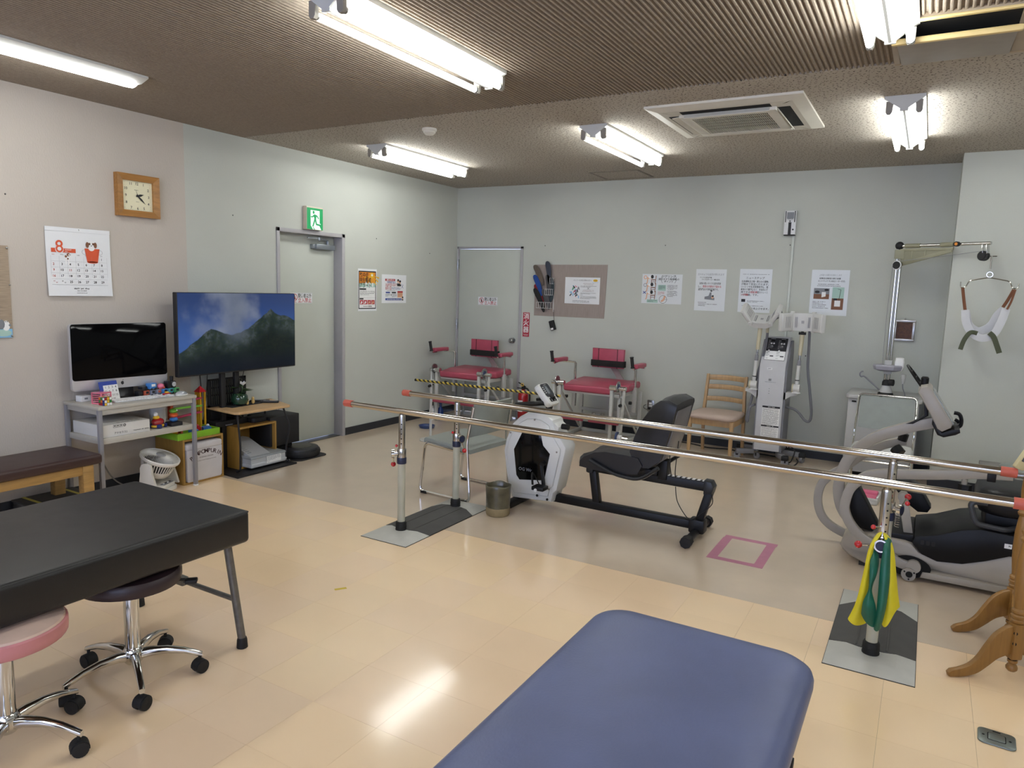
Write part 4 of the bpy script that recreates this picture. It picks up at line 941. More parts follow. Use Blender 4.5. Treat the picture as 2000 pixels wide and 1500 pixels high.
for i, (x, y, c, lb, r_) in enumerate(((-4.74, 3.42, c_bl, 'blue toy block with an arch in the lime green tray', 0), (-4.80, 3.49, c_rd, 'red toy block in the middle of the lime green tray', 20), (-4.76, 3.55, M('toy_mid_blue', '3568a8', rough=.3), 'pale blue toy piece at the right of the lime tray', -15), (-4.9, 3.40, c_or, 'orange toy block at the back of the lime tray', 5))):
    q = thing('toy_block', lb, 'toy', (x, y, .351), rad(r_), 'toys in the lime green tray')
    make('block_arch', MB().prism([(-.03, 0), (-.012, 0), (-.012, .02), (.012, .02), (.012, 0), (.03, 0), (.03, .045), (.012, .06), (-.03, .05)], -.02, .02, R(90) @ R(90, 'X')), c, q)
    make('block_knob', MB().ball((0, .01, .06), .012, 8), k_wht if i == 2 else c, q)
# marble run
t = thing('marble_run', 'yellow toy marble tower with red roof and pink and green ramps', 'toy', (-4.9, 3.6, .36))
m_ty = M('toy_yellow', 'c99a1e', rough=.3)
tw = WB(t)
for x in (-4.925, -4.875):
    for y in (3.585, 3.625): tw.box(x - .006, y - .006, .351, x + .006, y + .006, .655)
tw.box(-4.925, 3.587, .355, -4.915, 3.623, .655)
make('tower', tw, m_ty, t)
make('tower_roof', WB(t).loft([[Vector((-4.935, 3.572, .655)), Vector((-4.865, 3.572, .655)), Vector((-4.865, 3.638, .655)), Vector((-4.935, 3.638, .655))], [Vector((-4.902, 3.603, .70)), Vector((-4.898, 3.603, .70)), Vector((-4.898, 3.607, .70)), Vector((-4.902, 3.607, .70))]]), c_rd, t)
make('tower', WB(t).box(-4.925, 3.335, .395, -4.885, 3.36, .61, .002), M('toy_tower_orange', 'c84a22', rough=.3), t)
for z0, z1, c in ((.583, .611, M('toy_magenta', 'ad2a52', rough=.3)), (.552, .548, M('toy_lime', '74b83c', rough=.3)), (.478, .50, MATS['toy_magenta'] if 'toy_magenta' in MATS else c_rd)):
    make('ramp', WB(t).bar((-4.885, 3.35, z0), (-4.885, 3.60, z1), .035, .014, .003), c, t)
make('tower_foot', WB(t).box(-4.945, 3.565, .351, -4.855, 3.64, .358, .002).box(-4.945, 3.32, .351, -4.865, 3.375, .395, .002), m_ty, t)

# ---- second cube shelf, device, black base board, side table, television
t = thing('tv_base_board', 'black base board of the television stand on the floor', 'base board', (-4.72, 3.95, 0))
make('board', WB(t).add([(-5.0, 3.66, 0), (-4.74, 3.66, 0), (-4.53, 3.645, 0), (-4.53, 4.25, 0), (-5.0, 4.25, 0)] + [(-5.0, 3.66, .014), (-4.74, 3.66, .014), (-4.53, 3.645, .014), (-4.53, 4.25, .014), (-5.0, 4.25, .014)], [(4, 3, 2, 1, 0), (5, 6, 7, 8, 9)] + [(k, (k + 1) % 5, (k + 1) % 5 + 5, k + 5) for k in range(5)]), m_blk, t)
c2 = cubebox('second wooden cube shelf under the side table, open at the front', 3.80, 4.185, -5.0, -4.70, .345)
c2.location.z = .014
m_lgr = M('device_grey', 'b4b7ba', rough=.4, var=.03); m_dgr = M('device_mid_grey', '8f9498', rough=.4)
t = thing('medical_device', 'grey ultrasound unit with a paper label lying in the second wooden cube', 'device', (-4.76, 4.015, .03))
make('device_base', WB(t).box(-4.98, 3.835, .03, -4.60, 4.205, .062, .006), m_lgr, t)
make('device_case', WB(t).loft([[Vector((x, y, z)) for x, y in ((-4.98, 3.838), (-4.605, 3.838), (-4.605, 4.2), (-4.98, 4.2))] for z in (.062, .1)] ), m_lgr, t)
make('device_band', WB(t).box(-4.985, 3.833, .1, -4.60, 4.205, .118, .006), m_dgr, t)
make('device_lid', WB(t).prism([(-4.64, .118), (-4.97, .118), (-4.97, .215), (-4.90, .215)], -3.86, -4.06, R(90, 'X')), m_lgr, t)
gr = WB(t)
for i in range(9): gr.box(-4.89 + i * .024, 3.875, .118, -4.88 + i * .024, 3.91, .208 - i * .0085)
make('vent_ribs', gr, m_dgr, t)['kind'] = 'stuff'
f = MB(); f.X = on_left(3.99 - 4.015, .046 - .03, -4.60 + 4.76 + .0012); f.box(0, 0, 0, .15, .058, .0005); f.mat(1); f.para(.005, .145, .055, .006, 5, 1.2, .0008).ring(.02, .016, .01, .002, .0008)
make('label', f, [k_wht, k_gry], t)
# black cabinet of the robot dock, robot vacuum
t = thing('black_cabinet', 'black box cabinet standing behind the robot vacuum', 'cabinet', (-4.88, 4.32, 0))
make('cabinet_body', WB(t).box(-5.02, 4.15, .13, -4.735, 4.475, .385, .006), m_blk, t); make('plinth', WB(t).box(-5.01, 4.26, 0, -4.80, 4.45, .13, .004), m_dark, t)
t = thing('robot_vacuum', 'round black robot vacuum cleaner parked on the floor by the door', 'robot vacuum', (-4.735, 4.475, 0))
m_rob = M('robot_black', '222226', rough=.4)
make('robot_body', MB().lathe([(0, .008), (.155, .008), (.165, .014), (.167, .07), (.162, .082), (.15, .086), (.105, .088)], 40), m_rob, t)
make('robot_lid', MB().lathe([(.105, .086), (.104, .09), (.07, .092), (0, .092)], 32), M('robot_lid_bronze', '35322f', rough=.3, metal=.4), t)
make('robot_bumper', MB().tube([(.169 * cos(a), .169 * sin(a), .045) for a in [rad(-80 + 10 * k) for k in range(17)]], .012, 6, flat=2.0), m_blk, t)
make('dock_plate', MB().prism(rrect(.3, .36, .06, 5, .03, 0), 0, .008, None, .002), m_blk, t)
# black boxes behind the table
t = thing('recorder', 'black recorder box with silver marks on the second wooden cube', 'recorder', (-4.9, 3.86, .36))
make('recorder_case', WB(t).box(-5.0, 3.68, .36, -4.82, 3.985, .405, .003), m_blk, t); make('recorder_label', WB(t).box(-4.8195, 3.77, .366, -4.819, 3.84, .374), k_gry, t)
make('recorder_panel', WB(t).box(-5.01, 3.72, .405, -4.93, 3.98, .51, .004), m_blk, t)
t = thing('router_box', 'small flat black set-top box on the second wooden cube', 'set-top box', (-4.82, 4.07, .36))
make('router_case', MB().prism(rrect(.13, .15, .03, 4), 0, .04, None, .004), m_blk, t); make('router_cable', MB().tube(catmull([(-.06, -.05, .02), (-.09, -.08, .06), (-.12, -.05, .09), (-.13, -.02, .03)]), .004, 6), m_blk, t)
# side table
w_tab = WOOD('table_beech', 'c6a376', .35, 1, .85)
t = thing('side_table', 'small wooden side table with bent black metal legs below the television', 'table', (-4.75, 3.97, 0))
TP = [(-4.99, 3.715), (-4.60, 3.68), (-4.565, 3.70), (-4.545, 4.19), (-4.56, 4.21), (-4.93, 4.33)]
make('table_top', WB(t).prism(TP, .492, .513, None, .004), w_tab, t)
for P in ([(-4.62, 3.725, .492), (-4.60, 3.732, .25), (-4.61, 3.735, .03), (-4.66, 3.74, .02)], [(-4.62, 4.185, .492), (-4.57, 4.215, .33), (-4.60, 4.2, .16), (-4.61, 4.2, .04), (-4.585, 4.2, .022), (-4.565, 4.2, .04)], [(-4.95, 3.76, .492), (-5.0, 3.72, .3), (-4.98, 3.73, .03)], [(-4.92, 4.26, .492), (-4.94, 4.27, .3), (-4.96, 4.27, .02)]):
    make('leg', WB(t).tube(fillet(P, .04), .008, 8), m_blk, t)
# television: stand with two uprights, slatted panel
m_mag = None
t = thing('television', 'large flat television on a black floor stand showing a mountain', 'television', (-4.80, 3.90, 0))
TX = -4.775
for y in (3.772, 3.905): make('upright', WB(t).box(-4.865, y - .021, .014, -4.835, y + .021, 1.2, .003), m_blk, t)
make('casing', WB(t).box(TX - .045, 3.335, .80, TX, 4.475, 1.432, .006), m_blk, t)
make('rear_housing', WB(t).box(TX - .08, 3.6, .85, TX - .045, 4.2, 1.25, .01), m_blk, t)
sl = MB()
make('panel_frame', WB(t).box(-4.93, 3.69, .513, -4.918, 3.71, .74).box(-4.93, 4.04, .513, -4.918, 4.06, .74).box(-4.93, 3.69, .725, -4.918, 4.06, .74).box(-4.93, 3.69, .513, -4.918, 4.06, .53), m_blk, t)
for i in range(17): make('slat', WB(t).box(-4.928, 3.716 + i * .0195, .53, -4.92, 3.726 + i * .0195, .725), m_blk, t)
make('cross_bar', WB(t).box(-4.932, 3.69, .6, -4.926, 4.06, .612).box(-4.932, 3.69, .66, -4.926, 4.06, .672), m_blk, t)
make('power_cable', WB(t).tube(catmull([(-4.9, 3.60, .85), (-4.9, 3.615, .68), (-4.93, 3.63, .5), (-4.95, 3.66, .35)]), .004, 6), m_blk, t)
make('power_cable', WB(t).tube(catmull([(-4.9, 3.68, .85), (-4.93, 3.68, .6), (-4.96, 3.67, .4)]), .003, 6), m_blk, t)
make('power_cable', WB(t).tube(catmull([(-4.9, 4.04, .85), (-4.91, 4.02, .74), (-4.95, 3.99, .68)]), .003, 6), m_blk, t)
# the picture on the screen
ms = bpy.data.materials.new('tv_picture'); ms.use_nodes = True; N = ms.node_tree.nodes; L = ms.node_tree.links; b = N['Principled BSDF']
b.inputs['Base Color'].default_value = (.004, .004, .005, 1); b.inputs['Roughness'].default_value = .12
tc = N.new('ShaderNodeTexCoord'); sx = N.new('ShaderNodeSeparateXYZ'); L.new(tc.outputs['Object'], sx.inputs[0])
def mth(op, a, b_=None, c=None):
    n = N.new('ShaderNodeMath'); n.operation = op
    for i, q in enumerate((a, b_, c)):
        if q is None: continue
        if isinstance(q, (int, float)): n.inputs[i].default_value = q
        else: L.new(q, n.inputs[i])
    return n.outputs[0]
u = mth('DIVIDE', sx.outputs['X'], 1.124); v = mth('DIVIDE', sx.outputs['Y'], .616)
def nz_(scale, det=6, dist=0.):
    n = N.new('ShaderNodeTexNoise'); n.inputs['Scale'].default_value = scale; n.inputs['Detail'].default_value = det; n.inputs['Distortion'].default_value = dist; L.new(tc.outputs['Object'], n.inputs['Vector']); return n.outputs[0]
def curve(pts):
    n = N.new('ShaderNodeFloatCurve'); c = n.mapping.curves[0]
    for i, p in enumerate(pts):
        if i < 2: c.points[i].location = p if i == 0 else pts[-1]
    for p in pts[1:-1]: c.points.new(*p)
    for p in c.points: p.handle_type = 'VECTOR'
    n.mapping.update(); L.new(u, n.inputs['Value']); return n.outputs[0]
def mixc(f, a, b_):
    n = N.new('ShaderNodeMixRGB')
    if isinstance(f, (int, float)): n.inputs[0].default_value = f
    else: L.new(f, n.inputs[0])
    for i, q in ((1, a), (2, b_)):
        if isinstance(q, str): n.inputs[i].default_value = lin(q) + (1,)
        else: L.new(q, n.inputs[i])
    return n.outputs[0]
def sm(x, a, b_):
    n = N.new('ShaderNodeMapRange'); n.interpolation_type = 'SMOOTHSTEP'; L.new(x, n.inputs[0]); n.inputs[1].default_value = a; n.inputs[2].default_value = b_; return n.outputs[0]
n1 = nz_(3.2); n2 = nz_(14, 8); n3 = nz_(45, 6)
r1 = curve([(0, .27), (.06, .33), (.17, .47), (.25, .555), (.29, .545), (.36, .49), (.42, .47), (.5, .50), (.6, .58), (.7, .71), (.74, .74), (.77, .80), (.80, .75), (.86, .70), (.9, .71), (1, .635)])
ridge = mth('ADD', r1, mth('MULTIPLY', mth('SUBTRACT', n2, .5), .05))
msk = sm(mth('SUBTRACT', ridge, v), -.006, .008)
sky = mixc(sm(v, .3, 1.0), '3f63a8', '2c4275')
cl = mth('MULTIPLY', sm(mth('SUBTRACT', mth('ADD', n1, .12), mth('MULTIPLY', mth('ABSOLUTE', mth('SUBTRACT', u, .36)), 1.1)), .3, .62), .8); cl = mth('MULTIPLY', cl, sm(v, .25, .45))
sky = mixc(cl, sky, '8f97a8')
rock = mixc(sm(n2, .38, .66), '20302f', '4a5557'); rock = mixc(sm(n3, .45, .62), rock, '2c3a2c')
low = mixc(sm(n3, .4, .65), '0d1a1d', '1d2a22'); mt = mixc(sm(mth('SUBTRACT', ridge, v), .06, .34), rock, low)
mt = mixc(sm(v, .05, .3), '0c1722', mt)
haze = mth('MULTIPLY', mth('MULTIPLY', sm(mth('ABSOLUTE', mth('SUBTRACT', u, .46)), .16, .0), sm(v, .28, .5)), .55)
pic = mixc(haze, mixc(msk, sky, mt), '6b7484')
L.new(pic, b.inputs['Emission Color']); b.inputs['Emission Strength'].default_value = TVS
scr = make('screen', MB().box(0, 0, -.001, 1.124, .616, .0012), ms, t)
scr.matrix_local = on_left(3.343 - 3.90, .812, TX + 4.80)
# things on the side table
t = thing('table_mat', 'dark woven place mat on the side table', 'place mat', (-4.83, 3.95, .513))
make('mat_cloth', MB().prism([(-.1, -.17), (.06, -.15), (.05, .16), (-.09, .19)], 0, .003), M('mat_charcoal', '1f2022', rough=.9, bump=.5, bscale=300), t)
m_leaf = M('leaf_green', '2f4a26', rough=.5, var=.3, scale=30)
t = thing('flower_vase', 'round green glass bowl with a white flower and leaves on the side table', 'vase', (-4.83, 3.92, .516)); t.scale = (1.3, 1.3, 1.3)
make('bowl', MB().lathe([(.02, 0), (.045, .01), (.055, .035), (.05, .06), (.038, .075), (.034, .072), (.045, .055), (.048, .035), (.04, .012), (0, .008)], 20), M('bowl_green_glass', '20402e', rough=.1, coat=.6), t)
for i in range(9):
    a = rad(40 * i); ln = .05 + .02 * (i % 3); z = .075 + .012 * (i % 4)
    lf = MB(); lf.X = T(.01 * cos(a), .01 * sin(a), z) @ R(40 * i) @ R(-20 + 12 * (i % 3), 'Y')
    lf.add([(0, 0, 0), (ln * .4, .018, .006), (ln, 0, -.004), (ln * .4, -.018, .006), (ln * .5, 0, -.002)], [(0, 4, 1), (1, 4, 2), (2, 4, 3), (3, 4, 0)])
    make('leaf', lf, m_leaf, t)
for i in range(6):
    a = rad(60 * i); pt = MB(); pt.X = T(.02, .012, .125) @ R(60 * i) @ R(-38, 'Y'); pt.add([(0, 0, 0), (.018, .013, .003), (.034, 0, .008), (.018, -.013, .003)], [(0, 1, 2, 3)]); make('petal', pt, k_wht, t)
make('stem', MB().tube([(0, 0, .02), (.012, .008, .08), (.02, .012, .125)], .003, 6), m_leaf, t)
m_fig = M('figurine_straw', 'c9a968', rough=.7, var=.15)
for lb, x, y, h in (('small straw-coloured seated animal figurine beside the flower bowl', -4.79, 3.965, .045), ('slim straw-coloured animal figurine right of the seated one', -4.80, 4.03, .055)):
    t = thing('figurine', lb, 'figurine', (x, y, .516), 0, 'figurines on the side table')
    make('figurine_body', MB().ball((0, 0, h * .35), h * .35, 10, (.8, .8, 1)), m_fig, t); make('figurine_head', MB().ball((0, 0, h * .8), h * .24, 10), m_fig, t); make('ear', MB().cyl((0, -.006, h * .95), (0, -.009, h * 1.2), .003, .001, 6), m_fig, t); make('ear', MB().cyl((0, .006, h * .95), (0, .009, h * 1.2), .003, .001, 6), m_fig, t)
t = thing('remote_control', 'thin black remote control on the side table, in front', 'remote control', (-4.75, 4.16, .514), rad(-50)); make('remote_case', MB().box(-.02, -.075, 0, .02, .075, .016, .005), m_blk, t); make('remote_buttons', MB().box(-.013, -.05, .016, .013, .06, .0175, .001, 1), k_gry, t)
t = thing('remote_control', 'flat black remote control on the side table, behind the other', 'remote control', (-4.86, 4.15, .514), rad(-45)); make('remote_case', MB().box(-.022, -.08, 0, .022, .08, .013, .004), m_blk, t); make('remote_buttons', MB().box(-.014, -.06, .013, .014, .05, .0145, .001, 1), k_gry, t)
# ================================================================ beds, stools, parallel bars, middle of the room
m_chr = M('chrome', 'd2d2d0', rough=.1, metal=1., var=.02)
m_sts = M('stainless_steel', 'c4bfb6', rough=.16, metal=1., var=.03)
m_bvin = M('black_vinyl_pad', '131315', rough=.38, var=.08, bump=.25, bscale=500)
m_rub = M('black_rubber', '141415', rough=.65)
# ---- black treatment table
t = thing('treatment_table', 'black padded treatment table on grey metal legs at the left', 'treatment table', (-2.73, 1.03, 0))
mb = WB(t); bm = bmesh.new(); 
mb.box(-3.12, .12, .462, -2.345, 1.945, .60, .02, 4)
make('pad', mb, m_bvin, t)
make('pad_seam', WB(t).tube([(-3.10, .14, .603 - .012), (-2.352, .14, .592), (-2.352, 1.938, .592), (-3.11, 1.938, .592)], .004, 6), m_bvin, t)
m_gleg = M('worn_grey_tube', '6d6b66', rough=.4, metal=.5, var=.15, scale=40)
make('under_frame', WB(t).box(-3.06, .2, .44, -3.03, 1.86, .465).box(-2.45, .2, .44, -2.42, 1.86, .465).box(-3.03, .2, .44, -2.45, .23, .465).box(-3.03, 1.83, .44, -2.45, 1.86, .465), m_gleg, t)
for x0, x1 in ((-2.42, -2.378), (-3.05, -3.092)):
    for y0, y1 in ((1.885, 1.918), (.2, .165)):
        lg = make('leg', WB(t).cyl((x0, y0, .47), (x1, y1, .03), .0165, .0165, 14), m_gleg, t)
        f = make('rubber_foot', WB(t).lathe([(.018, .045), (.021, .035), (.023, .002), (.02, 0), (0, 0)], 16, (x1, y1, 0)), m_rub, t)
for y in (1.902, .18): make('cross_bar', WB(t).cyl((-2.396, y, .214), (-3.074, y, .214), .011), m_gleg, t)
make('brace', WB(t).cyl((-2.75, 1.9, .214), (-2.78, 1.45, .455), .009, None, 8), m_gleg, t)
make('brace_clamp', WB(t).box(-2.78, 1.885, .195, -2.72, 1.92, .233, .006), m_gleg, t)
# ---- blue treatment bed
m_bluev = M('blue_vinyl', '5a648a', rough=.42, var=.10, scale=5, bump=.3, bscale=140)
t = thing('treatment_bed', 'large blue padded treatment bed in the foreground', 'treatment bed', (-.52, 1.2, 0))
rr_ = []
for z, ins, r_ in ((.425, .02, .085), (.432, .006, .1), (.45, .0, .105), (.47, .0, .105), (.487, .006, .1), (.499, .02, .095), (.506, .04, .085), (.509, .07, .07), (.51, .12, .05)):
    rr_.append([Vector((p[0], p[1], z)) for p in rrect(.675 - 2 * ins, 1.93 - 2 * ins, r_, 10)])
make('mattress', MB().loft(rr_), m_bluev, t, sharp=60)
m_crm = M('cream_enamel', 'c9c2a8', rough=.4)
make('bed_frame', MB().box(-.30, -.92, .385, .30, .92, .425, .004), m_crm, t)
for sx in (-1, 1):
    for sy in (-1, 1):
        make('leg', MB().cyl((sx * .285, sy * .55 + (.0 if sy > 0 else 0), .385), (sx * .29, sy * .56, .02), .02, .02, 14), m_crm, t)
        make('leg_foot', MB().lathe([(.024, .03), (.024, .0), (0, 0)], 14, (sx * .29, sy * .56, 0)), m_rub, t)
        make('corner_knob', MB().cyl((sx * .312, sy * .56, .405), (sx * .335, sy * .56, .405), .014, None, 12), m_rub, t)
# ---- stools
def stool(label, x, y, rz, seatmat, rimmat, lever):
    t = thing('rolling_stool', label, 'stool', (x, y, 0), rad(rz), 'round rolling stools at the black table')
    make('seat', MB().lathe([(0, .385), (.16, .385), (.176, .392), (.18, .405), (.18, .43), (.172, .442), (.12, .45), (0, .452)], 40), seatmat, t)
    if rimmat: make('seat_rim', MB().lathe([(.178, .386), (.1825, .392), (.1835, .41), (.1825, .431), (.178, .436)], 40), rimmat, t)
    make('seat_plate', MB().lathe([(0, .365), (.08, .37), (.1, .385), (0, .385)], 20), m_blk, t)
    if lever: make('lever', MB().tube(fillet([(.05, .02, .372), (.15, .05, .37), (.20, .07, .352)], .03), .006, 8).box(.18, .05, .343, .225, .085, .36, .005), m_blk, t)
    make('piston', MB().cyl((0, 0, .3), (0, 0, .375), .0145), m_blk, t)
    make('column', MB().lathe([(.024, .11), (.0265, .12), (.0275, .33), (.024, .334)], 24), m_chr, t); make('collar', MB().lathe([(.027, .325), (.028, .336), (.02, .338), (0, .338)], 24), m_rub, t)
    make('hub', MB().lathe([(.026, .07), (.034, .08), (.038, .1), (.036, .122), (.028, .135)], 24), m_chr, t)
    for k in range(5):
        X = R(72 * k); lg = MB(); lg.X = X
        rs = []
        for d, w_, z, h in ((.02, .036, .1, .04), (.06, .032, .108, .034), (.12, .026, .108, .028), (.18, .023, .098, .022), (.225, .022, .082, .02), (.245, .02, .074, .018)):
            rs.append([Vector((d, a, z + b)) for a, b in rrect(w_, h, min(w_, h) * .35, 3)])
        make('leg', lg.loft(rs), m_chr, t, sharp=50)
        cs = thing_child('caster', t)
        cs.matrix_local = X @ T(.235, 0, 0) @ R(40 + 67 * k)
        for sy in (-1, 1): make('wheel', MB().lathe([(.012, sy * .004), (.025, sy * .004), (.0265, sy * .008), (.025, sy * .022), (.01, sy * .024), (0, sy * .022)], 18, (0, 0, .0265), None, 'y'), m_rub, cs)
        hd_ = MB(); hd_.cyl((0, 0, .045), (0, 0, .085), .006, None, 8)
        hd_.prism([(.0285 * cos(rad(a)), .0265 + .0285 * sin(rad(a))) for a in range(-10, 191, 20)], -.018, .018, R(90, 'X'))
        make('fork', hd_, m_rub, cs)
    return t
def thing_child(name, t):
    o = bpy.data.objects.new(name, None); COL.objects.link(o); o.parent = t; return o
stool('rolling stool with a dark brown seat under the black treatment table', -2.52, 1.53, 46, M('maroon_vinyl', '2e2024', rough=.4), None, True)
stool('rolling stool with cream seat and pink rim at the left edge', -2.45, 1.06, 28, M('stool_cream', 'd2b7a6', rough=.45), M('stool_pink', 'c58284', rough=.4), False)

# ---- parallel bars
m_base = M('bar_base_grey', 'b6b6b0', rough=.45, var=.04); m_mat = M('ribbed_rubber', '4a4948', rough=.75, var=.1)
m_post = M('bar_post_enamel', 'b3b3a4', rough=.3); m_navy = M('navy_collar', '1f2744', rough=.4); m_redk = M('red_ball', 'b3141e', rough=.15, coat=.6)
m_endcap = M('coral_rubber', 'c25f4e', rough=.5)
t = thing('parallel_bars', 'long stainless steel parallel bars on four posts crossing the room', 'parallel bars', (-1.4, 3.65, 0))
for (ya, yb, n) in ((3.415, 3.30, 'near'), (4.01, 3.90, 'far')):
    a = Vector((-3.17, ya, .772)); b_ = Vector((.385, yb, .776))
    make('rail', WB(t).cyl(a, b_, .019, None, 20), m_sts, t)
    d = (b_ - a).normalized()
    for p, s_ in ((a, -1), (b_, 1)):
        make('end_cap', WB(t).tube([p - d * s_ * .035, p - d * s_ * .03, p + d * s_ * .012, p + d * s_ * .022, p + d * s_ * .028], .0228, 20, True).tube([p + d * s_ * .02, p + d * s_ * .03], .02, 20, True, False, .014), m_endcap, t)
def post(x, y, knob_a, zc):
    p = make('lower_post', WB(t).cyl((x, y, .07), (x, y, zc), .0235, None, 20), m_post, t)
    make('boot', WB(t).lathe([(.034, .012), (.034, .07), (.031, .078), (.024, .08)] , 20, (x, y, 0)).lathe([(.0352, .025), (.0352, .033)], 20, (x, y, 0)).lathe([(.0352, .045), (.0352, .053)], 20, (x, y, 0)), m_rub, t)
    make('upper_post', WB(t).lathe([(.0205, zc), (.0205, .742), (.0185, .752), (.0125, .756), (.0125, .768)], 20, (x, y, 0)), m_sts, t)
    for i in range(5):
        a = rad(-62); make('pin_hole', WB(t).cyl((x + .0195 * cos(a), y + .0195 * sin(a), .575 + i * .03), (x + .0212 * cos(a), y + .0212 * sin(a), .575 + i * .03), .0038, None, 8), m_dark, t)
    make('navy_ring', WB(t).lathe([(.0285, zc - .04), (.0295, zc - .036), (.0295, zc - .002), (.0285, zc)], 20, (x, y, 0)), m_navy, t)
    make('clamp', WB(t).lathe([(.0275, zc), (.0275, zc + .05), (.026, zc + .054), (.021, zc + .054)], 20, (x, y, 0)), m_sts, t)
    d = Vector((cos(rad(knob_a)), sin(rad(knob_a)), 0)); c = Vector((x, y, zc + .022)); s_ = Vector((-d.y, d.x, 0))
    kb_ = make('clamp_knob', WB(t).cyl(c + d * .02, c + d * .05, .014).cyl(c + d * .045, c + d * .062, .027, None, 24), m_chr, t)
    make('knob_disc', WB(t).cyl(c + d * .0615, c + d * .0635, .0205, None, 20), m_navy, t)
    return c, d, s_
def lever(c, d, s_, dx, dz):
    e = c + d * .05 + s_ * dx + Vector((0, 0, dz))
    make('lever', WB(t).cyl(c + d * .05, e, .0045, None, 8), m_chr, t); make('lever_ball', WB(t).ball(e, .016, 16), m_redk, t)
c, d, s_ = post(-2.722, 3.401, -140, .487); lever(c, d, s_, -.035, -.075); make('pin_ball', WB(t).ball((-2.755, 3.39, .555), .0095, 12), m_redk, t)
c, d, s_ = post(-2.722, 3.996, -20, .487); lever(c, d, s_, .03, -.085); make('pin_ball', WB(t).ball((-2.735, 3.965, .548), .0095, 12), m_redk, t)
c, d, s_ = post(-.083, 3.318, -90, .50); lever(c, d, s_, -.085, -.012); make('pin_ball', WB(t).ball((-.118, 3.27, .595), .0105, 12), m_redk, t); make('pin_rod', WB(t).cyl((-.118, 3.27, .595), (-.09, 3.31, .59), .003, None, 6), m_chr, t)
c, d, s_ = post(-.083, 3.912, -20, .50); lever(c, d, s_, .09, .05); make('pin_ball', WB(t).ball((-.005, 3.86, .568), .012, 12), m_redk, t)
make('spring', WB(t).tube([(-.04 + .012 * cos(k * .9), 3.885 + .012 * sin(k * .9), .55 - k * .0016) for k in range(70)], .0018, 5), m_chr, t)
def base(x, y0, y1):
    pl = WB(t); w0 = .172
    def rg(ins, z): return [Vector(v) for v in ((x - w0 + ins, y0 + ins, z), (x + w0 - ins, y0 + ins, z), (x + w0 - ins, y1 - ins, z), (x - w0 + ins, y1 - ins, z))]
    pl.loft([rg(0, .0), rg(0, .004), rg(.07, .026), rg(.075, .0265)])
    make('base_plate', pl, m_base, t)
    make('plate_edge', WB(t).box(x - w0 - .002, y0 - .002, 0, x + w0 + .002, y1 + .002, .0025), m_rub, t)
    ya, yb = y0 + .235, y1 - .235; rb_ = WB(t); ring = []
    xs = [x - w0, x - w0 + .07, x - .05, x, x + .05, x + w0 - .07, x + w0]; zs = [.0055, .0278, .0288, .0288, .0288, .0278, .0055]; of = [.0, .03, .045, .045, .045, .03, .0]
    bo = [Vector((xs[i], ya - of[i], zs[i])) for i in range(7)]; to = [Vector((xs[i], yb + of[i], zs[i])) for i in range(7)]
    lo = [v - Vector((0, 0, .004)) for v in bo]; lt = [v - Vector((0, 0, .004)) for v in to]
    rb_.add(bo + to + lo + lt, [(i, i + 1, i + 8, i + 7) for i in range(6)] + [(i + 14, i + 15, i + 1, i) for i in range(6)] + [(i + 7, i + 8, i + 22, i + 21) for i in range(6)] + [(0, 7, 21, 14), (6, 20, 27, 13)])
    make('rubber_mat', rb_, m_mat, t)
    for dx in (-.06, .06): make('mat_rib', WB(t).box(x + dx - .004, ya - .03, .0275, x + dx + .004, yb + .03, .031, .001), m_mat, t)
base(-2.716, 3.222, 4.175); base(-.083, 3.157, 4.06)

# ---- exercise bands hanging from the near right post
def cloth(name, label, cols, m, grp=None):
    """cols: list of (list of 3D points down the length for each column across the width)"""
    mb = MB(); n = len(cols); C_ = [catmull(c, 6) for c in cols]; k = len(C_[0])
    top = [p for c in C_ for p in c]
    mb.add(top, [(i * k + j, i * k + j + 1, (i + 1) * k + j + 1, (i + 1) * k + j) for i in range(n - 1) for j in range(k - 1)])
    o = make(name, mb, m, sharp=180); so = o.modifiers.new('thick', 'SOLIDIFY'); so.thickness = .003; so.offset = 0
    ss = o.modifiers.new('sub', 'SUBSURF'); ss.levels = 1; ss.render_levels = 2
    return tag(o, label, 'exercise band', grp)
m_yb = M('yellow_latex', 'd3c51e', rough=.5, var=.05); m_gb = M('green_latex', '0d5c48', rough=.4, var=.08)
cloth('exercise_band', 'yellow exercise band draped left of the clamp knob of the near right post', [
    [(-.083, 3.36, .545), (-.108, 3.30, .550), (-.128, 3.255, .50), (-.138, 3.24, .40), (-.155, 3.235, .27), (-.180, 3.22, .192)],
    [(-.083, 3.355, .556), (-.104, 3.29, .560), (-.121, 3.235, .50), (-.125, 3.225, .40), (-.137, 3.215, .27), (-.157, 3.205, .178)],
    [(-.083, 3.35, .562), (-.095, 3.285, .566), (-.114, 3.245, .50), (-.114, 3.24, .40), (-.118, 3.235, .27), (-.134, 3.23, .168)],
    [(-.08, 3.35, .565), (-.085, 3.283, .568), (-.108, 3.262, .51), (-.106, 3.265, .40), (-.104, 3.262, .27), (-.104, 3.25, .183)]], m_yb, 'exercise bands on the post')
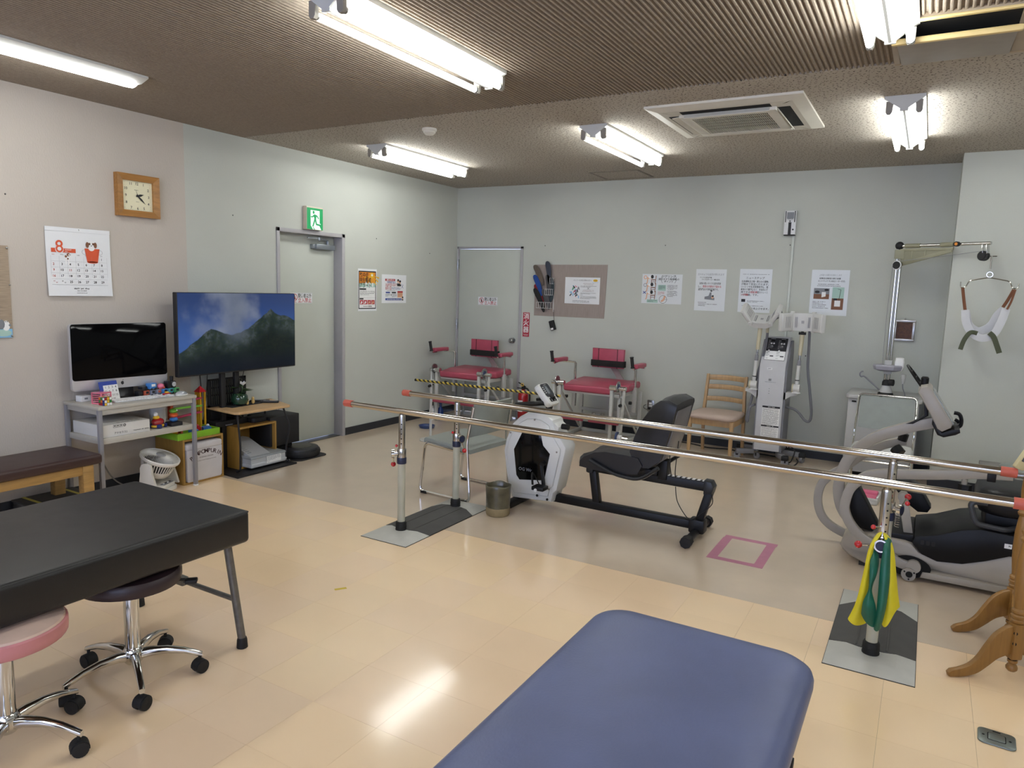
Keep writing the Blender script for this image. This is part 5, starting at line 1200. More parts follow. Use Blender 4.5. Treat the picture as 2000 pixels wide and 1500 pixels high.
cloth('exercise_band', 'second yellow exercise band hanging at the right side of the same post', [
    [(-.084, 3.35, .564), (-.080, 3.283, .567), (-.060, 3.262, .51), (-.055, 3.26, .42), (-.052, 3.255, .3), (-.05, 3.24, .19)],
    [(-.08, 3.355, .562), (-.068, 3.285, .564), (-.050, 3.245, .51), (-.040, 3.235, .42), (-.035, 3.225, .3), (-.03, 3.22, .185)],
    [(-.08, 3.36, .556), (-.060, 3.295, .557), (-.040, 3.258, .51), (-.026, 3.25, .42), (-.016, 3.24, .33), (-.006, 3.24, .27)],
    [(-.08, 3.36, .55), (-.053, 3.30, .55), (-.032, 3.275, .50), (-.018, 3.275, .42), (-.002, 3.27, .33), (.010, 3.27, .275)]], m_yb, 'exercise bands on the post')
cloth('exercise_band', 'dark green knotted exercise band hanging left of the clamp knob', [
    [(-.116, 3.275, .50), (-.117, 3.235, .46), (-.114, 3.215, .41), (-.112, 3.21, .345), (-.127, 3.20, .29), (-.130, 3.205, .235)],
    [(-.106, 3.27, .50), (-.104, 3.225, .46), (-.104, 3.20, .41), (-.107, 3.195, .34), (-.110, 3.175, .28), (-.107, 3.185, .205)],
    [(-.096, 3.27, .49), (-.092, 3.232, .455), (-.094, 3.21, .41), (-.102, 3.205, .345), (-.092, 3.19, .28), (-.080, 3.205, .185)],
    [(-.088, 3.275, .48), (-.083, 3.25, .45), (-.086, 3.23, .41), (-.098, 3.215, .345), (-.077, 3.205, .28), (-.064, 3.215, .19)]], m_gb, 'exercise bands on the post')
cloth('exercise_band', 'dark green exercise band hanging over the right of the navy clamp disc', [
    [(-.074, 3.285, .555), (-.074, 3.243, .52), (-.078, 3.235, .45), (-.076, 3.215, .33), (-.075, 3.205, .26), (-.078, 3.205, .18)],
    [(-.065, 3.28, .56), (-.063, 3.238, .525), (-.062, 3.222, .45), (-.060, 3.195, .33), (-.062, 3.185, .26), (-.066, 3.195, .175)],
    [(-.054, 3.285, .555), (-.050, 3.242, .52), (-.046, 3.23, .45), (-.045, 3.205, .33), (-.05, 3.195, .26), (-.058, 3.205, .18)],
    [(-.047, 3.29, .545), (-.040, 3.27, .50), (-.037, 3.255, .44), (-.038, 3.225, .33), (-.042, 3.215, .26), (-.052, 3.215, .19)]], m_gb, 'exercise bands on the post')

# ---- warning pole barrier
ms = bpy.data.materials.new('warning_stripes'); ms.use_nodes = True; N = ms.node_tree.nodes; L = ms.node_tree.links; b = N['Principled BSDF']
tc = N.new('ShaderNodeTexCoord'); sx = N.new('ShaderNodeSeparateXYZ'); L.new(tc.outputs['Object'], sx.inputs[0])
q = mth('FRACT', mth('ADD', mth('MULTIPLY', sx.outputs['X'], 19.), mth('MULTIPLY', sx.outputs['Z'], 24.))); q = mth('GREATER_THAN', q, .5)
L.new(mixc(q, 'c9b04a', '15151a'), b.inputs['Base Color']); b.inputs['Roughness'].default_value = .4
t = thing('warning_barrier', 'black and yellow striped pole held on grey round-based stands', 'barrier', (-4.2, 5.7, 0))
make('striped_pole', MB().cyl((-.19, 0, .593), (1.42, 0, .593), .0125, None, 14), ms, t); make('pole_end', MB().cyl((-.2, 0, .593), (-.185, 0, .593), .0135, None, 14), m_rub, t)
m_bst = M('stand_pale_grey', 'b9b8b4', rough=.35)
for x in (0, 1.32):
    make('stand_base', MB().lathe([(.108, 0), (.11, .006), (.105, .014), (.03, .02), (.02, .03), (0, .03)], 28, (x, 0, 0)), m_bst, t)
    make('stand_post', MB().cyl((x, 0, .02), (x, 0, .58), .0135, None, 14), m_bst, t)
    make('pole_holder', MB().box(x - .022, -.018, .572, x + .022, .018, .582, .003).box(x - .022, .013, .58, x + .022, .018, .615, .002), m_bst, t)
    make('holder_knob', MB().cyl((x, -.014, .555), (x, -.04, .55), .013, None, 12), m_rub, t)

# ---- glazed pot
mp_ = M('glazed_clay', '57523f', rough=.3, var=.55, scale=9, bump=.5, bscale=24, coat=.4)
pr = [(0, .004), (.068, .004), (.074, 0), (.078, .008), (.081, .05), (.084, .12), (.087, .19), (.088, .208), (.084, .212), (.079, .205), (.077, .12), (.07, .03), (0, .025)]
mb = MB().lathe(pr, 40); mb.v = [Vector((v.x * (1 + .014 * sin(5 * math.atan2(v.y, v.x) + v.z * 40)), v.y * (1 + .014 * sin(3 * math.atan2(v.y, v.x) - v.z * 30)), v.z + (.004 * sin(4 * math.atan2(v.y, v.x)) if v.z > .19 else 0))) for v in mb.v]
t = thing('clay_pot', 'round brown glazed clay pot standing beside the parallel bar base', 'pot', (-2.425, 4.075, 0))
make('pot_body', mb, mp_, t, sharp=60)
make('pot_foot', MB().lathe([(.0765, .002), (.081, .01), (.0835, .052), (.0815, .058)], 40), M('raw_clay', '8a7b5c', rough=.8, var=.2, bump=.4, bscale=80), t)
f = MB(); f.X = T(0, 0, .185) @ R(60) @ on_back(0, 0, .0795 ); f.quad(-.02, -.012, .02, .012, 0); make('pot_label', f, k_wht, t)

# ---- floor marks and floor socket
m_ptape = M('pink_tape', 'b9788f', rough=.4, var=.06)
t = thing('tape_square', 'square outline of pink tape stuck on the grey floor', 'floor marking', (-.845, 4.34, 0))
for (a, b_, c, d) in ((-.16, -.235, .16, -.185), (-.155, .185, .165, .235), (-.16, -.185, -.105, .185), (.105, -.185, .16, .185)): make('tape_strip', MB().box(a, b_, 0, c, d, .0006), m_ptape, t)
tag(make('yellow_tape', MB().box(-.03, -.01, 0, .03, .01, .0006), M('yellow_tape', 'd2b436', rough=.5), loc=(-2.451, 2.582, 0), rot=(0, 0, rad(55))), 'small yellow piece of tape on the cream floor', 'floor marking')
t = thing('floor_socket', 'grey metal floor socket cover at the lower right', 'floor socket', (.348, 2.927, 0), rad(-3))
m_fs = M('floor_socket_metal', '7b827e', rough=.35, metal=.7, var=.1)
make('socket_cover', MB().prism(rrect(.115, .105, .02, 5), 0, .006, None, .0025), m_fs, t); make('socket_lid', MB().prism(rrect(.05, .045, .005, 3), .006, .0075, None, .0006), m_fs, t)
make('lid_gap', MB().prism(rrect(.056, .051, .006, 3), .0058, .0062), m_dark, t)
for x, y in ((-.04, .0), (.04, .0)): make('screw', MB().cyl((x, y, .005), (x, y, .0068), .0045, None, 10), m_dark, t)
make('lid_latch', MB().box(-.012, .036, .006, .012, .042, .0068, .001, 1), m_dark, t)

# ---- grey visitor chair with chrome sled legs
m_gpad = M('grey_vinyl', '8e948f', rough=.45, var=.05, bump=.15, bscale=600)
t = thing('visitor_chair', 'grey padded chair with chrome sled legs behind the parallel bars', 'chair', (-2.93, 4.42, 0), rad(-4))
def cush(pts, w_, th, bev=.012): return pts
make('seat', MB().loft([[Vector((x, y, z + dz)) for y, dz in ((-.235, -.012), (-.24, .0), (-.235, .018), (0, .024), (.235, .018), (.24, 0), (.235, -.012))] for x, z in ((-.205, .395), (-.19, .405), (0, .392), (.16, .378), (.21, .372), (.225, .37))]), m_gpad, t, sharp=60)
make('backrest', MB().loft([[Vector((x + dx, y, z)) for y, dx in ((-.225, -.005), (-.23, .006), (-.22, .02), (0, .032), (.22, .02), (.23, .006), (.225, -.005), (0, .006))] for x, z in ((.185, .475), (.188, .49), (.215, .6), (.24, .7), (.243, .715))]), m_gpad, t, sharp=60)
for sy in (-1, 1):
    y = sy * .245
    make('leg_frame', MB().tube(fillet([(.25, y * .98, .70), (.20, y, .44), (.235, y, .012), (-.235, y, .012), (-.185, y, .385), (.17, y, .36)], .045, 6), .0105, 10), m_chr, t)
    for x in (-.19, .19): make('glide', MB().box(x - .028, y - .014, 0, x + .028, y + .014, .02, .004), m_rub, t)
make('cross_tube', MB().cyl((-.17, -.245, .382), (-.17, .245, .382), .0095, None, 10).cyl((.1, -.245, .362), (.1, .245, .362), .0095, None, 10), m_chr, t)
# ================================================================ equipment along the back wall
m_rose = M('rose_vinyl', 'a9485c', rough=.35, var=.06, bump=.2, bscale=300); m_frm = M('frame_enamel', 'b9bab6', rough=.35, var=.03)
m_belt = M('dark_webbing', '1f1d1c', rough=.9, bump=.3, bscale=600); m_bldisc = M('blue_plastic', '34456f', rough=.35)
def quadchair(label, x, first=None):
    if first is not None: return dup(first, (x, 6.85, 0), None, label)
    t = thing('knee_trainer', label, 'exercise chair', (x, 6.85, 0), 0, 'rose padded knee training chairs')
    # seat with notched front corners
    P = [(-.315, .27), (-.315, -.07), (-.295, -.10), (-.295, -.25), (.215, -.25), (.215, -.10), (.34, -.06), (.34, .27)]
    s = MB(); s.prism(P, .525, .60, None, .02); s.v = [v + Vector((0, 0, -.018 if v.y < -.2 else (.01 if v.y > .2 else 0))) for v in s.v]
    make('seat', s, m_rose, t, sharp=50)
    make('seat_rail', MB().box(-.30, -.23, .49, -.27, .27, .522, .003).box(.25, -.23, .485, .31, .27, .522, .003).box(-.30, -.23, .49, .31, -.2, .522, .003).box(-.30, .24, .49, .31, .27, .522, .003), m_frm, t)
    # legs and base frame
    for px_, py_, z in ((-.34, -.245, .56), (.235, -.25, .56), (.30, -.20, .50), (-.335, .30, .52), (-.02, .30, .50), (.345, .27, .50)):
        make('leg', MB().box(px_ - .016, py_ - .016, .02, px_ + .016, py_ + .016, z, .003), m_frm, t)
    for (a, b_) in (((-.34, -.245), (-.335, .30)), ((.30, -.245), (.345, .30)), ((-.335, .30), (.345, .30))):
        make('base_rail', MB().bar((a[0], a[1], .018), (b_[0], b_[1], .018), .034, .034, .003), m_frm, t)
    make('mid_rail', MB().bar((-.335, .285, .25), (.345, .285, .25), .025, .03, .003), m_frm, t)
    # knee axes
    for sx, x0, x1, x2 in ((-1, -.29, -.355, -.43), (1, .215, .285, .385)):
        make('axis_tube', MB().cyl((x0, -.25, .585), (x2, -.25, .585), .021, None, 16).cyl((x0, -.25, .585), (x1, -.25, .585), .027, None, 16), m_chr, t)
        make('dial', MB().cyl((x1 + sx * .012, -.25, .6), (x1 + sx * .02, -.25, .6), .055, None, 24), hk, t)
        make('dial_ring', MB().cyl((x1 + sx * .0205, -.25, .6), (x1 + sx * .024, -.25, .6), .028, None, 20), m_bldisc, t)
        make('swing_arm', MB().bar((x2 - sx * .02, -.25, .585), (x2 - sx * .03, -.27, .15), .02, .024, .003).bar((x1 + sx * .035, -.25, .60), (x1 + sx * .05, -.19, .42), .012, .03, .003), m_frm, t)
        make('arm_knob', MB().cyl((x2 - sx * .045, -.262, .42), (x2 - sx * .045, -.29, .42), .016, None, 12), m_rub, t)
        make('roller_knob', MB().cyl((x2 - sx * .06, -.3, .265), (x2 - sx * .06, -.325, .265), .019, None, 12), m_rub, t)
        make('knob_face', MB().cyl((x2 - sx * .06, -.325, .265), (x2 - sx * .06, -.328, .265), .011, None, 12), k_org, t)
        xr = x2 - sx * .04
        make('leg_roller', MB().cyl((xr - sx * .02, -.275, .25), (xr - sx * .33, -.275, .25), .034, None, 16), m_rose, t)
        make('roller_arm', MB().cyl((xr - sx * .0, -.275, .25), (xr - sx * .04, -.275, .25), .012, None, 10), m_chr, t)
        make('side_brace', MB().bar((sx * .33, -.235, .5), (sx * .33, .25, .06), .018, .02, .003), m_frm, t)
        make('brace_knob', MB().cyl((sx * .345, -.05, .42), (sx * .37, -.05, .42), .017, None, 12), m_rub, t)
    # backrest, belt
    bk = MB(); bk.prism([(-.215, .72), (.145, .72), (.15, .925), (-.215, .925)], -.30, -.255, R(90, 'X'), .012)
    make('backrest', bk, m_rose, t)
    for sx in (-.14, .075): make('back_seam', MB().box(sx - .003, .2535, .72, sx + .003, .2565, .925), m_belt, t)
    make('belt', MB().prism(rrect(.385, .075, .02, 4, -.033, .277), .735, .80, None, .004), m_belt, t)
    make('back_strut', MB().add([(-.03, .30, .74), (.05, .30, .74), (.135, .29, .62), (.065, .29, .62), (-.03, .31, .74), (.05, .31, .74), (.135, .3, .62), (.065, .3, .62)], [(0, 1, 2, 3), (7, 6, 5, 4), (0, 4, 5, 1), (1, 5, 6, 2), (2, 6, 7, 3), (3, 7, 4, 0)]).box(.06, .285, .49, .14, .305, .625, .003), M('strut_taupe', '8d7c7a', rough=.5), t)
    # armrests with upright grips
    for sx, xa, xp in ((-1, -.455, -.335), (1, .425, .345)):
        make('arm_post', MB().cyl((xp, .1, .5), (xp, .1, .765), .0135, None, 14).tube(fillet([(xp, .1, .74), (xp, .1, .775), (xa + sx * .02, .08, .775)], .02), .011, 10), m_chr, t)
        make('arm_sleeve', MB().box(xp - .02, .08, .3, xp + .02, .12, .56, .004), m_frm, t)
        make('armrest', MB().box(xa - .03, -.15, .78, xa + .03, .11, .822, .012, 3), m_rose, t)
        make('grip_bracket', MB().tube(fillet([(xa, -.1, .776), (xa, -.17, .772), (xa - .008, -.185, .80)], .02), .009, 8), m_chr, t)
        make('hand_grip', MB().lathe([(.0, 0), (.021, 0), (.021, .008), (.0165, .012), (.0165, .1), (.0195, .104), (.0195, .112), (0, .112)], 16, (0, 0, 0), T(xa - .008, -.19, .79) @ R(8, 'X') @ R(-5, 'Y')), m_rub, t)
    # low shelf and weights
    make('low_shelf', MB().box(-.30, .02, .20, .30, .24, .212, .002), m_frm, t)
    for xx in (-.1, 0): make('shelf_bracket', MB().cyl((xx, .1, .212), (xx, .1, .25), .02), M('bracket_beige', '9a9488', rough=.5), t)
    make('weight_disc', MB().cyl((.335, -.32, .11), (.35, -.32, .11), .055, None, 24), m_bldisc, t); make('weight_hub', MB().cyl((.35, -.32, .11), (.385, -.32, .11), .028, None, 16), k_wht, t); make('weight_rod', MB().cyl((.385, -.32, .11), (.45, -.32, .11), .008, None, 8), m_chr, t)
    make('weight_arm', MB().bar((.355, -.27, .17), (.34, -.32, .11), .016, .02, .002), m_frm, t)
    return t
q0 = quadchair('rose padded knee training chair left of the power socket', -2.885)
q1 = quadchair('rose padded knee training chair in the corner before the door', -4.45, q0)
for c in list(q1.children):
    if c.name.startswith('weight_'): bpy.data.objects.remove(c)
# bottles and a dish in the corner
for lb, x, y, c, cc, nm in (('small white spray bottle with black cap on the floor by the corner chair', -4.86, 6.62, k_wht, m_rub, 'w'), ('small dark blue bottle on the floor by the corner chair', -4.77, 6.66, M('bottle_navy', '1b3a78', rough=.25), M('bottle_cap_blue', '16305f', rough=.4), 'b')):
    t = thing('bottle', lb, 'bottle', (x, y, 0), 0, 'bottles in the corner')
    make('bottle_body', MB().lathe([(0, 0), (.032, 0), (.034, .01), (.034, .12), (.014, .15), (.012, .17), (0, .17)], 16), c, t); make('bottle_cap', MB().lathe([(.015, .165), (.015, .2), (.008, .21), (0, .21)], 12).box(-.012, -.03, .195, .012, .005, .212, .004), cc, t)
t = thing('blue_dish', 'round blue plastic dish on the floor left of the corner chair', 'dish', (-4.62, 6.2, 0)); make('dish_body', MB().lathe([(0, .004), (.07, .004), (.085, .025), (.09, .027), (.078, 0), (0, 0)], 28), m_bldisc, t); make('dish_foot', MB().lathe([(.05, 0), (.05, .003), (0, .003)], 20), m_bldisc, t)
# ---- fire extinguisher
t = thing('fire_extinguisher', 'red fire extinguisher standing by the corner door behind the grey chair', 'fire extinguisher', (-3.93, 7.1, 0))
make('cylinder', MB().lathe([(0, .005), (.055, .005), (.062, .02), (.062, .32), (.055, .35), (.03, .375), (.018, .385), (.018, .40), (0, .40)], 28), M('extinguisher_red', '9d1119', rough=.2, coat=.5), t)
make('base_ring', MB().lathe([(.058, 0), (.064, .004), (.064, .03), (.06, .034)], 28), m_rub, t)
make('lever', MB().bar((-.055, -.02, .47), (.03, 0, .42), .018, .012, .003).bar((-.07, -.02, .405), (.02, 0, .40), .018, .01, .003).box(-.018, -.018, .39, .018, .018, .425, .004), m_rub, t)
make('pull_pin', MB().tube([(-.005 + .016 * cos(a), -.02, .447 + .016 * sin(a)) for a in [2 * pi * k / 14 for k in range(14)]], .004, 6, False, True), k_ylw, t)
make('hose', MB().tube(catmull([(.018, 0, .405), (.06, -.01, .40), (.088, -.01, .34), (.085, -.01, .24), (.07, -.01, .17), (.066, -.01, .14)]), .0095, 8), m_rub, t)
f = MB()
for k in range(9):
    pass
make('extinguisher_label', MB().loft([[Vector((.0626 * cos(a), .0626 * sin(a), z)) for a in [rad(-150 + 12 * k) for k in range(8)]] + [Vector((.0618 * cos(a), .0618 * sin(a), z)) for a in [rad(-150 + 12 * k) for k in range(7, -1, -1)]] for z in (.14, .27)]), k_wht, t)

# ---- wooden chair
w_ch = WOOD('chair_beech', 'b5946a', .4, 2, .8); m_seatv = M('beige_vinyl', 'b3a094', rough=.5, var=.05)
t = thing('wooden_chair', 'wooden ladder-back chair with beige padded seat left of the therapy machine', 'chair', (-1.65, 6.78, 0), rad(-3))
rs = []
for z, g in ((.385, .0), (.39, .012), (.41, .018), (.428, .008), (.436, -.03), (.438, -.12)):
    rs.append([Vector((p[0] * (1 - .1 * (p[1] + .2)), p[1], z)) for p in rrect(.42 + 2 * g, .43 + 2 * g, .08, 6)])
make('seat', MB().loft(rs), m_seatv, t, sharp=60)
for sx in (-1, 1):
    make('leg', MB().loft([[Vector((sx * .195 + a, -.175 + b_, z)) for a, b_ in rrect(w_, w_, .006, 2)] for z, w_ in ((0, .028), (.385, .036))]), w_ch, t)
    make('leg', MB().loft([[Vector((sx * (.195 - .01 * (z > .4)) + a, y + b_, z)) for a, b_ in rrect(.03, w_, .007, 2)] for z, y, w_ in ((0, .25, .028), (.2, .225, .034), (.40, .215, .04), (.6, .225, .036), (.76, .255, .026))]), w_ch, t)
    make('side_rail', MB().box(sx * .195 - .01, -.16, .325, sx * .195 + .01, .2, .385, .003), w_ch, t)
make('front_rail', MB().box(-.18, -.185, .325, .18, -.165, .385, .003), w_ch, t); make('rear_rail', MB().box(-.18, .2, .325, .18, .22, .385, .003), w_ch, t)
for z, h in ((.725, .052), (.635, .048), (.52, .046)):
    y = .2 + (z - .4) * .16
    make('back_slat', MB().loft([[Vector((x, y + .028 * (1 - (x / .19) ** 2) + a, z + b_ - .0 * x + .008 * (1 - (x / .19) ** 2))) for a, b_ in rrect(.014, h, .005, 2)] for x in [-.19 + .038 * i for i in range(11)]]), w_ch, t)

# ---- microwave therapy machine with two treatment heads
m_tb = M('therapy_body', 'b5b5b8', rough=.4, var=.02); m_ts = M('therapy_side_grey', '7d7d82', rough=.45); m_tw = M('therapy_white', 'c6c6c4', rough=.38, var=.02); m_tc = M('therapy_cream', 'bdb59a', rough=.4); m_hose = M('hose_grey', '6d6e74', rough=.5)
t = thing('therapy_machine', 'tall grey microwave therapy machine with two hinged heads on arms', 'therapy machine', (-1.2, 6.95, 0))
fx0, fx1 = -.105, .118
side = [(-.10, .11), (-.10, .905), (.075, 1.16), (.16, 1.16), (.20, 1.05), (.20, .11)]
make('body', MB().loft([[Vector((x, p[0] + (0 if abs(x) < .5 else 0), p[1])) for p in side] for x in (fx0, fx0 + .012, fx1 - .012, fx1)]), m_tb, t)
make('side_panel', MB().loft([[Vector((x, p[0], p[1])) for p in [(-.075, .10), (-.075, .88), (.09, 1.13), (.165, 1.13), (.205, 1.03), (.205, .10)]] for x in (fx1 - .002, fx1 + .016)]).loft([[Vector((x, p[0], p[1])) for p in [(-.075, .10), (-.075, .88), (.09, 1.13), (.165, 1.13), (.205, 1.03), (.205, .10)]] for x in (fx0 - .016, fx0 + .002)]), m_ts, t)
# sloping control panel
a_ = math.atan2(1.16 - .905, .175)
Xp = Matrix.Translation((fx0, -.10, .905)) @ Matrix.Rotation(a_, 4, 'X')
f = MB(); f.X = Xp; W = fx1 - fx0; f.box(.024, .055, 0, W - .02, .295, .003, .001, 1)
f.mat(1).quad(.026, .155, W - .022, .293, .0036); f.mat(2).quad(.026, .057, W - .022, .153, .0036)
for i in (0, 1):
    x = .034 + i * .09
    f.mat(2).disc(x + .03, .234, .0085, .0044, 14).disc(x + .052, .234, .0085, .0044, 14); f.mat(0).quad(x + .026, .258, x + .056, .275, .0044)
    f.mat(2)
    for k in range(7): f.disc(x + .006, .18 + k * .014, .0022, .0044, 8).scrib(x + .009, x + .02, .178 + k * .014, .004, .0044)
    f.scrib(x + .02, x + .06, .281, .005, .0044)
    f.mat(1).quad(x + .035, .092, x + .066, .104, .0044); f.mat(3).para(x, x + .03, .146, .006, 3, 1.4, .0044).para(x, x + .03, .115, .005, 3, 1.4, .0044).scrib(x, x + .02, .07, .008, .0044)
    f.mat(0).ring(x + .03, .17, .0, .0, .0044) if False else None
make('control_panel', f, [m_dark, M('panel_charcoal', '2b2b31', rough=.4), k_wht, k_gry], t)
for i in (0, 1):
    X = Xp @ T(.034 + i * .09 + .036, .195, .003)
    kd = make('dial_knob', MB().lathe([(.0175, 0), (.0165, .014), (.014, .017), (0, .017)], 18, (0, 0, 0), X), M('dial_knob_grey', '5a5a60', rough=.4), t)
    make('dial_mark', MB().add([(.002, -.0015, .0176), (.014, -.0015, .0176), (.014, .0015, .0176), (.002, .0015, .0176)], [(0, 1, 2, 3)], X), k_wht, t)
    make('wing_knob', MB().lathe([(.0085, 0), (.0085, .008), (0, .009)], 12, (0, 0, 0), Xp @ T(.034 + i * .09 + .02, .153, .003)), k_wht, t)
f = MB(); f.X = T(fx0, -.10, 0) @ on_back(0, 0, -.0006); f.mat(0).quad(.065, .865, .11, .885, 0); f.mat(1).scrib(.075, .1, .871, .009, .0004)
f.quad(.085, .765, .11, .768, 0).quad(.085, .772, .11, .775, 0).quad(.085, .779, .11, .782, 0); f.mat(2).scrib(.055, .15, .748, .007, 0); f.mat(1)
for k in range(3): f.disc(.097, .69 - k * .022, .003, 0, 8)
f.mat(0).quad(.05, .205, .205, .53, .0); f.mat(1).quad(.05, .512, .205, .53, .0004).quad(.05, .335, .205, .35, .0004); f.mat(0).scrib(.1, .16, .517, .008, .0008).scrib(.1, .16, .339, .007, .0008)
f.mat(1).para(.056, .2, .505, .0058, 16, 1.7, .0004).para(.056, .2, .33, .0058, 10, 1.9, .0004)
make('labels', f, [k_wht, k_blk, k_gry], t)
make('base_leg', MB().bar((-.12, -.02, .075), (-.27, -.09, .07), .05, .045, .006), m_ts, t); make('base_leg', MB().bar((.1, -.02, .075), (.19, -.17, .07), .05, .045, .006), m_ts, t); make('base_leg', MB().bar((.1, .1, .075), (.32, .08, .07), .05, .045, .006), m_ts, t); make('base_leg', MB().bar((-.1, .12, .075), (-.3, .14, .07), .05, .045, .006), m_ts, t)
for i, (x, y) in enumerate(((-.255, -.085), (.185, -.155), (.30, .08), (-.28, .14), (-.09, -.01))):
    make('leg_cap', MB().box(x - .03, y - .028, .05, x + .03, y + .028, .095, .008), m_rub, t) if i < 4 and i != 0 else None
    make('caster_wheel', MB().lathe([(.01, -.014), (.03, -.014), (.033, -.008), (.033, .008), (.03, .014), (.01, .014)], 18, (0, 0, 0), T(x, y, .033) @ R(35 * i), 'y'), M('caster_grey', '8a8b90', rough=.4), t)
    make('caster_fork', MB().box(x - .012, y - .018, .03, x + .012, y + .018, .06, .004), m_rub, t)
for sx in (-1, 1):
    xb = -.148 if sx < 0 else .222
    make('arm_bracket', MB().loft([[Vector((sx * abs(x), y, z)) for y, z in ((-.075, z0), (.03, z0), (.03, z1), (-.075, z1))] for x, z0, z1 in ((.10, .585, .66), (.14, .605, .665), (.18, .635, .672), (.225, .645, .675))]), m_tw, t)
def head_arm(x, y, z1, tilt, hx):
    make('arm_joint', MB().cyl((x - .028, y, .715), (x + .03, y, .715), .038, None, 20), m_tw, t); make('joint_ring', MB().cyl((x - .034, y, .715), (x - .024, y, .715), .042, None, 20), m_tc, t); make('joint_foot', MB().lathe([(.042, .672), (.036, .68), (.02, .70)], 20, (x, y, 0)), m_tw, t)
    a = Vector((x, y, .74)); b_ = Vector((hx, y, z1)); d = b_ - a
    P = lambda k: tuple(a + d * k)
    make('arm_tube', MB().cyl(P(0), P(.42), .0155, None, 14), m_tw, t); make('arm_clamp', MB().cyl(P(.40), P(.50), .019, .015, 14), m_ts, t)
    make('arm_upper', MB().cyl(P(.5), P(.62), .011, None, 12), hk, t); make('arm_sleeve', MB().cyl(P(.6), P(1), .017, .02, 14), m_tc, t); make('arm_band', MB().cyl(P(.1), P(.115), .019, None, 14), m_rub, t)
    make('wing_bolt', MB().cyl((hx - .03, y, z1 + .012), (hx + .03, y, z1 + .012), .012, None, 12).cyl((hx, y, z1 - .005), (hx, y, z1 + .03), .012, None, 10), m_rub, t)
head_arm(-.15, -.1, 1.245, 0, -.128); head_arm(.225, -.1, 1.20, 0, .238)
def head(c, Xr, wl, wr):
    """hinged three-panel applicator; local x across, y out of the face (towards -Y), z up"""
    X = T(*c) @ Xr
    make('head_centre', MB().loft([[Vector((x, -.01 - .0 * x, z)) for x, z in ()] ] if False else [[Vector((x, yy + (.012 if abs(x) < .05 else 0), z)) for z in (-.075, .075) for x in ()] ] if False else [[Vector((x, y, z)) for x, y in ((-.082, -.03), (-.04, -.018), (.04, -.018), (.082, -.03), (.082, .02), (.05, .035), (-.05, .035), (-.082, .02))] for z in (-.078, -.072, .072, .078)], X=X), m_tw, t)
    for sx, an in ((-1, wl), (1, wr)):
        Xw = X @ T(sx * .086, -.012, 0) @ R(-sx * an)
        make('head_wing', MB().box(0 if sx > 0 else -.14, -.018, -.082, .14 if sx > 0 else 0, .02, .082, .012, 3, Xw), m_tw, t)
        make('wing_edge', MB().box((.134 if sx > 0 else -.144), -.012, -.078, (.144 if sx > 0 else -.134), .024, .078, .004, 2, Xw), m_tw, t)
        make('hinge_knob', MB().cyl((0, .004, -.092), (0, .004, .092), .019, None, 14, ) if False else MB().lathe([(0, -.094), (.017, -.092), (.02, -.086), (.02, -.078)], 16, (0, .004, 0), Xw), m_tw, t)
        make('hinge_knob', MB().lathe([(.02, .078), (.02, .086), (.017, .092), (0, .094)], 16, (0, .004, 0), Xw), m_tw, t)
        f = MB(); f.X = Xw
        for k in range(4): f.box(sx * (.045 + k * .016) - .0015, -.0195, -.05, sx * (.045 + k * .016) + .0015, -.0175, .05)
        make('wing_slots', f, m_ts, t)['kind'] = 'stuff'
    f = MB(); f.X = X
    for sx in (-1, 1):
        for k in range(2): f.box(sx * (.048 + k * .012) - .0015, -.0285, -.05, sx * (.048 + k * .012) + .0015, -.0185, .045)
    for k in range(3): f.box(-.012, -.0195, -.012 + k * .009, .012, -.0178, -.007 + k * .009)
    make('head_marks', f, m_ts, t)
head((.235, -.1, 1.315), R(4, 'X') @ R(3), 52, 52)
head((-.118, -.09, 1.31), R(-60, 'X') @ R(0), 60, 60)
make('head_bracket', MB().tube(fillet([(-.02, -.08, 1.32), (.055, -.05, 1.36), (.02, -.05, 1.44)], .02), .006, 8), m_ts, t)
make('cable', MB().tube(catmull([(-.07, -.06, 1.26), (-.072, -.05, 1.15), (-.09, -.04, 1.0), (-.125, -.04, .85), (-.15, -.03, .72), (-.165, -.04, .6), (-.19, -.06, .45), (-.20, -.07, .38), (-.185, -.07, .36), (-.18, -.07, .42), (-.17, -.06, .5), (-.12, -.03, .525), (-.10, 0, .525)]), .0115, 8), m_hose, t)
make('cable_sleeve', MB().cyl((-.07, -.06, 1.29), (-.072, -.054, 1.2), .014, None, 12), m_tc, t)
make('cable', MB().tube(catmull([(.29, -.06, 1.25), (.295, -.05, 1.1), (.30, -.04, .9), (.33, -.03, .7), (.36, -.03, .5), (.35, -.03, .42), (.31, -.02, .42), (.25, 0, .48), (.2, 0, .51), (.12, 0, .525)]), .0115, 8), m_hose, t)
make('power_cable', MB().tube(catmull([(.12, .12, .2), (.17, .05, .12), (.2, -.02, .16), (.25, -.05, .13), (.23, -.09, .04), (.2, -.1, .012), (.26, -.13, .01), (.29, -.09, .04), (.27, -.05, .06)]), .006, 8), m_rub, t)
tag(make('floor_cable', MB().tube(catmull([(-2.43, 7.25, .006), (-2.0, 7.2, .006), (-1.8, 7.12, .006), (-1.6, 7.17, .006), (-1.45, 7.1, .006), (-1.3, 7.15, .006), (-1.1, 7.12, .006)]), .006, 6), m_rub), 'black cable lying on the floor behind the wooden chair', 'cable')

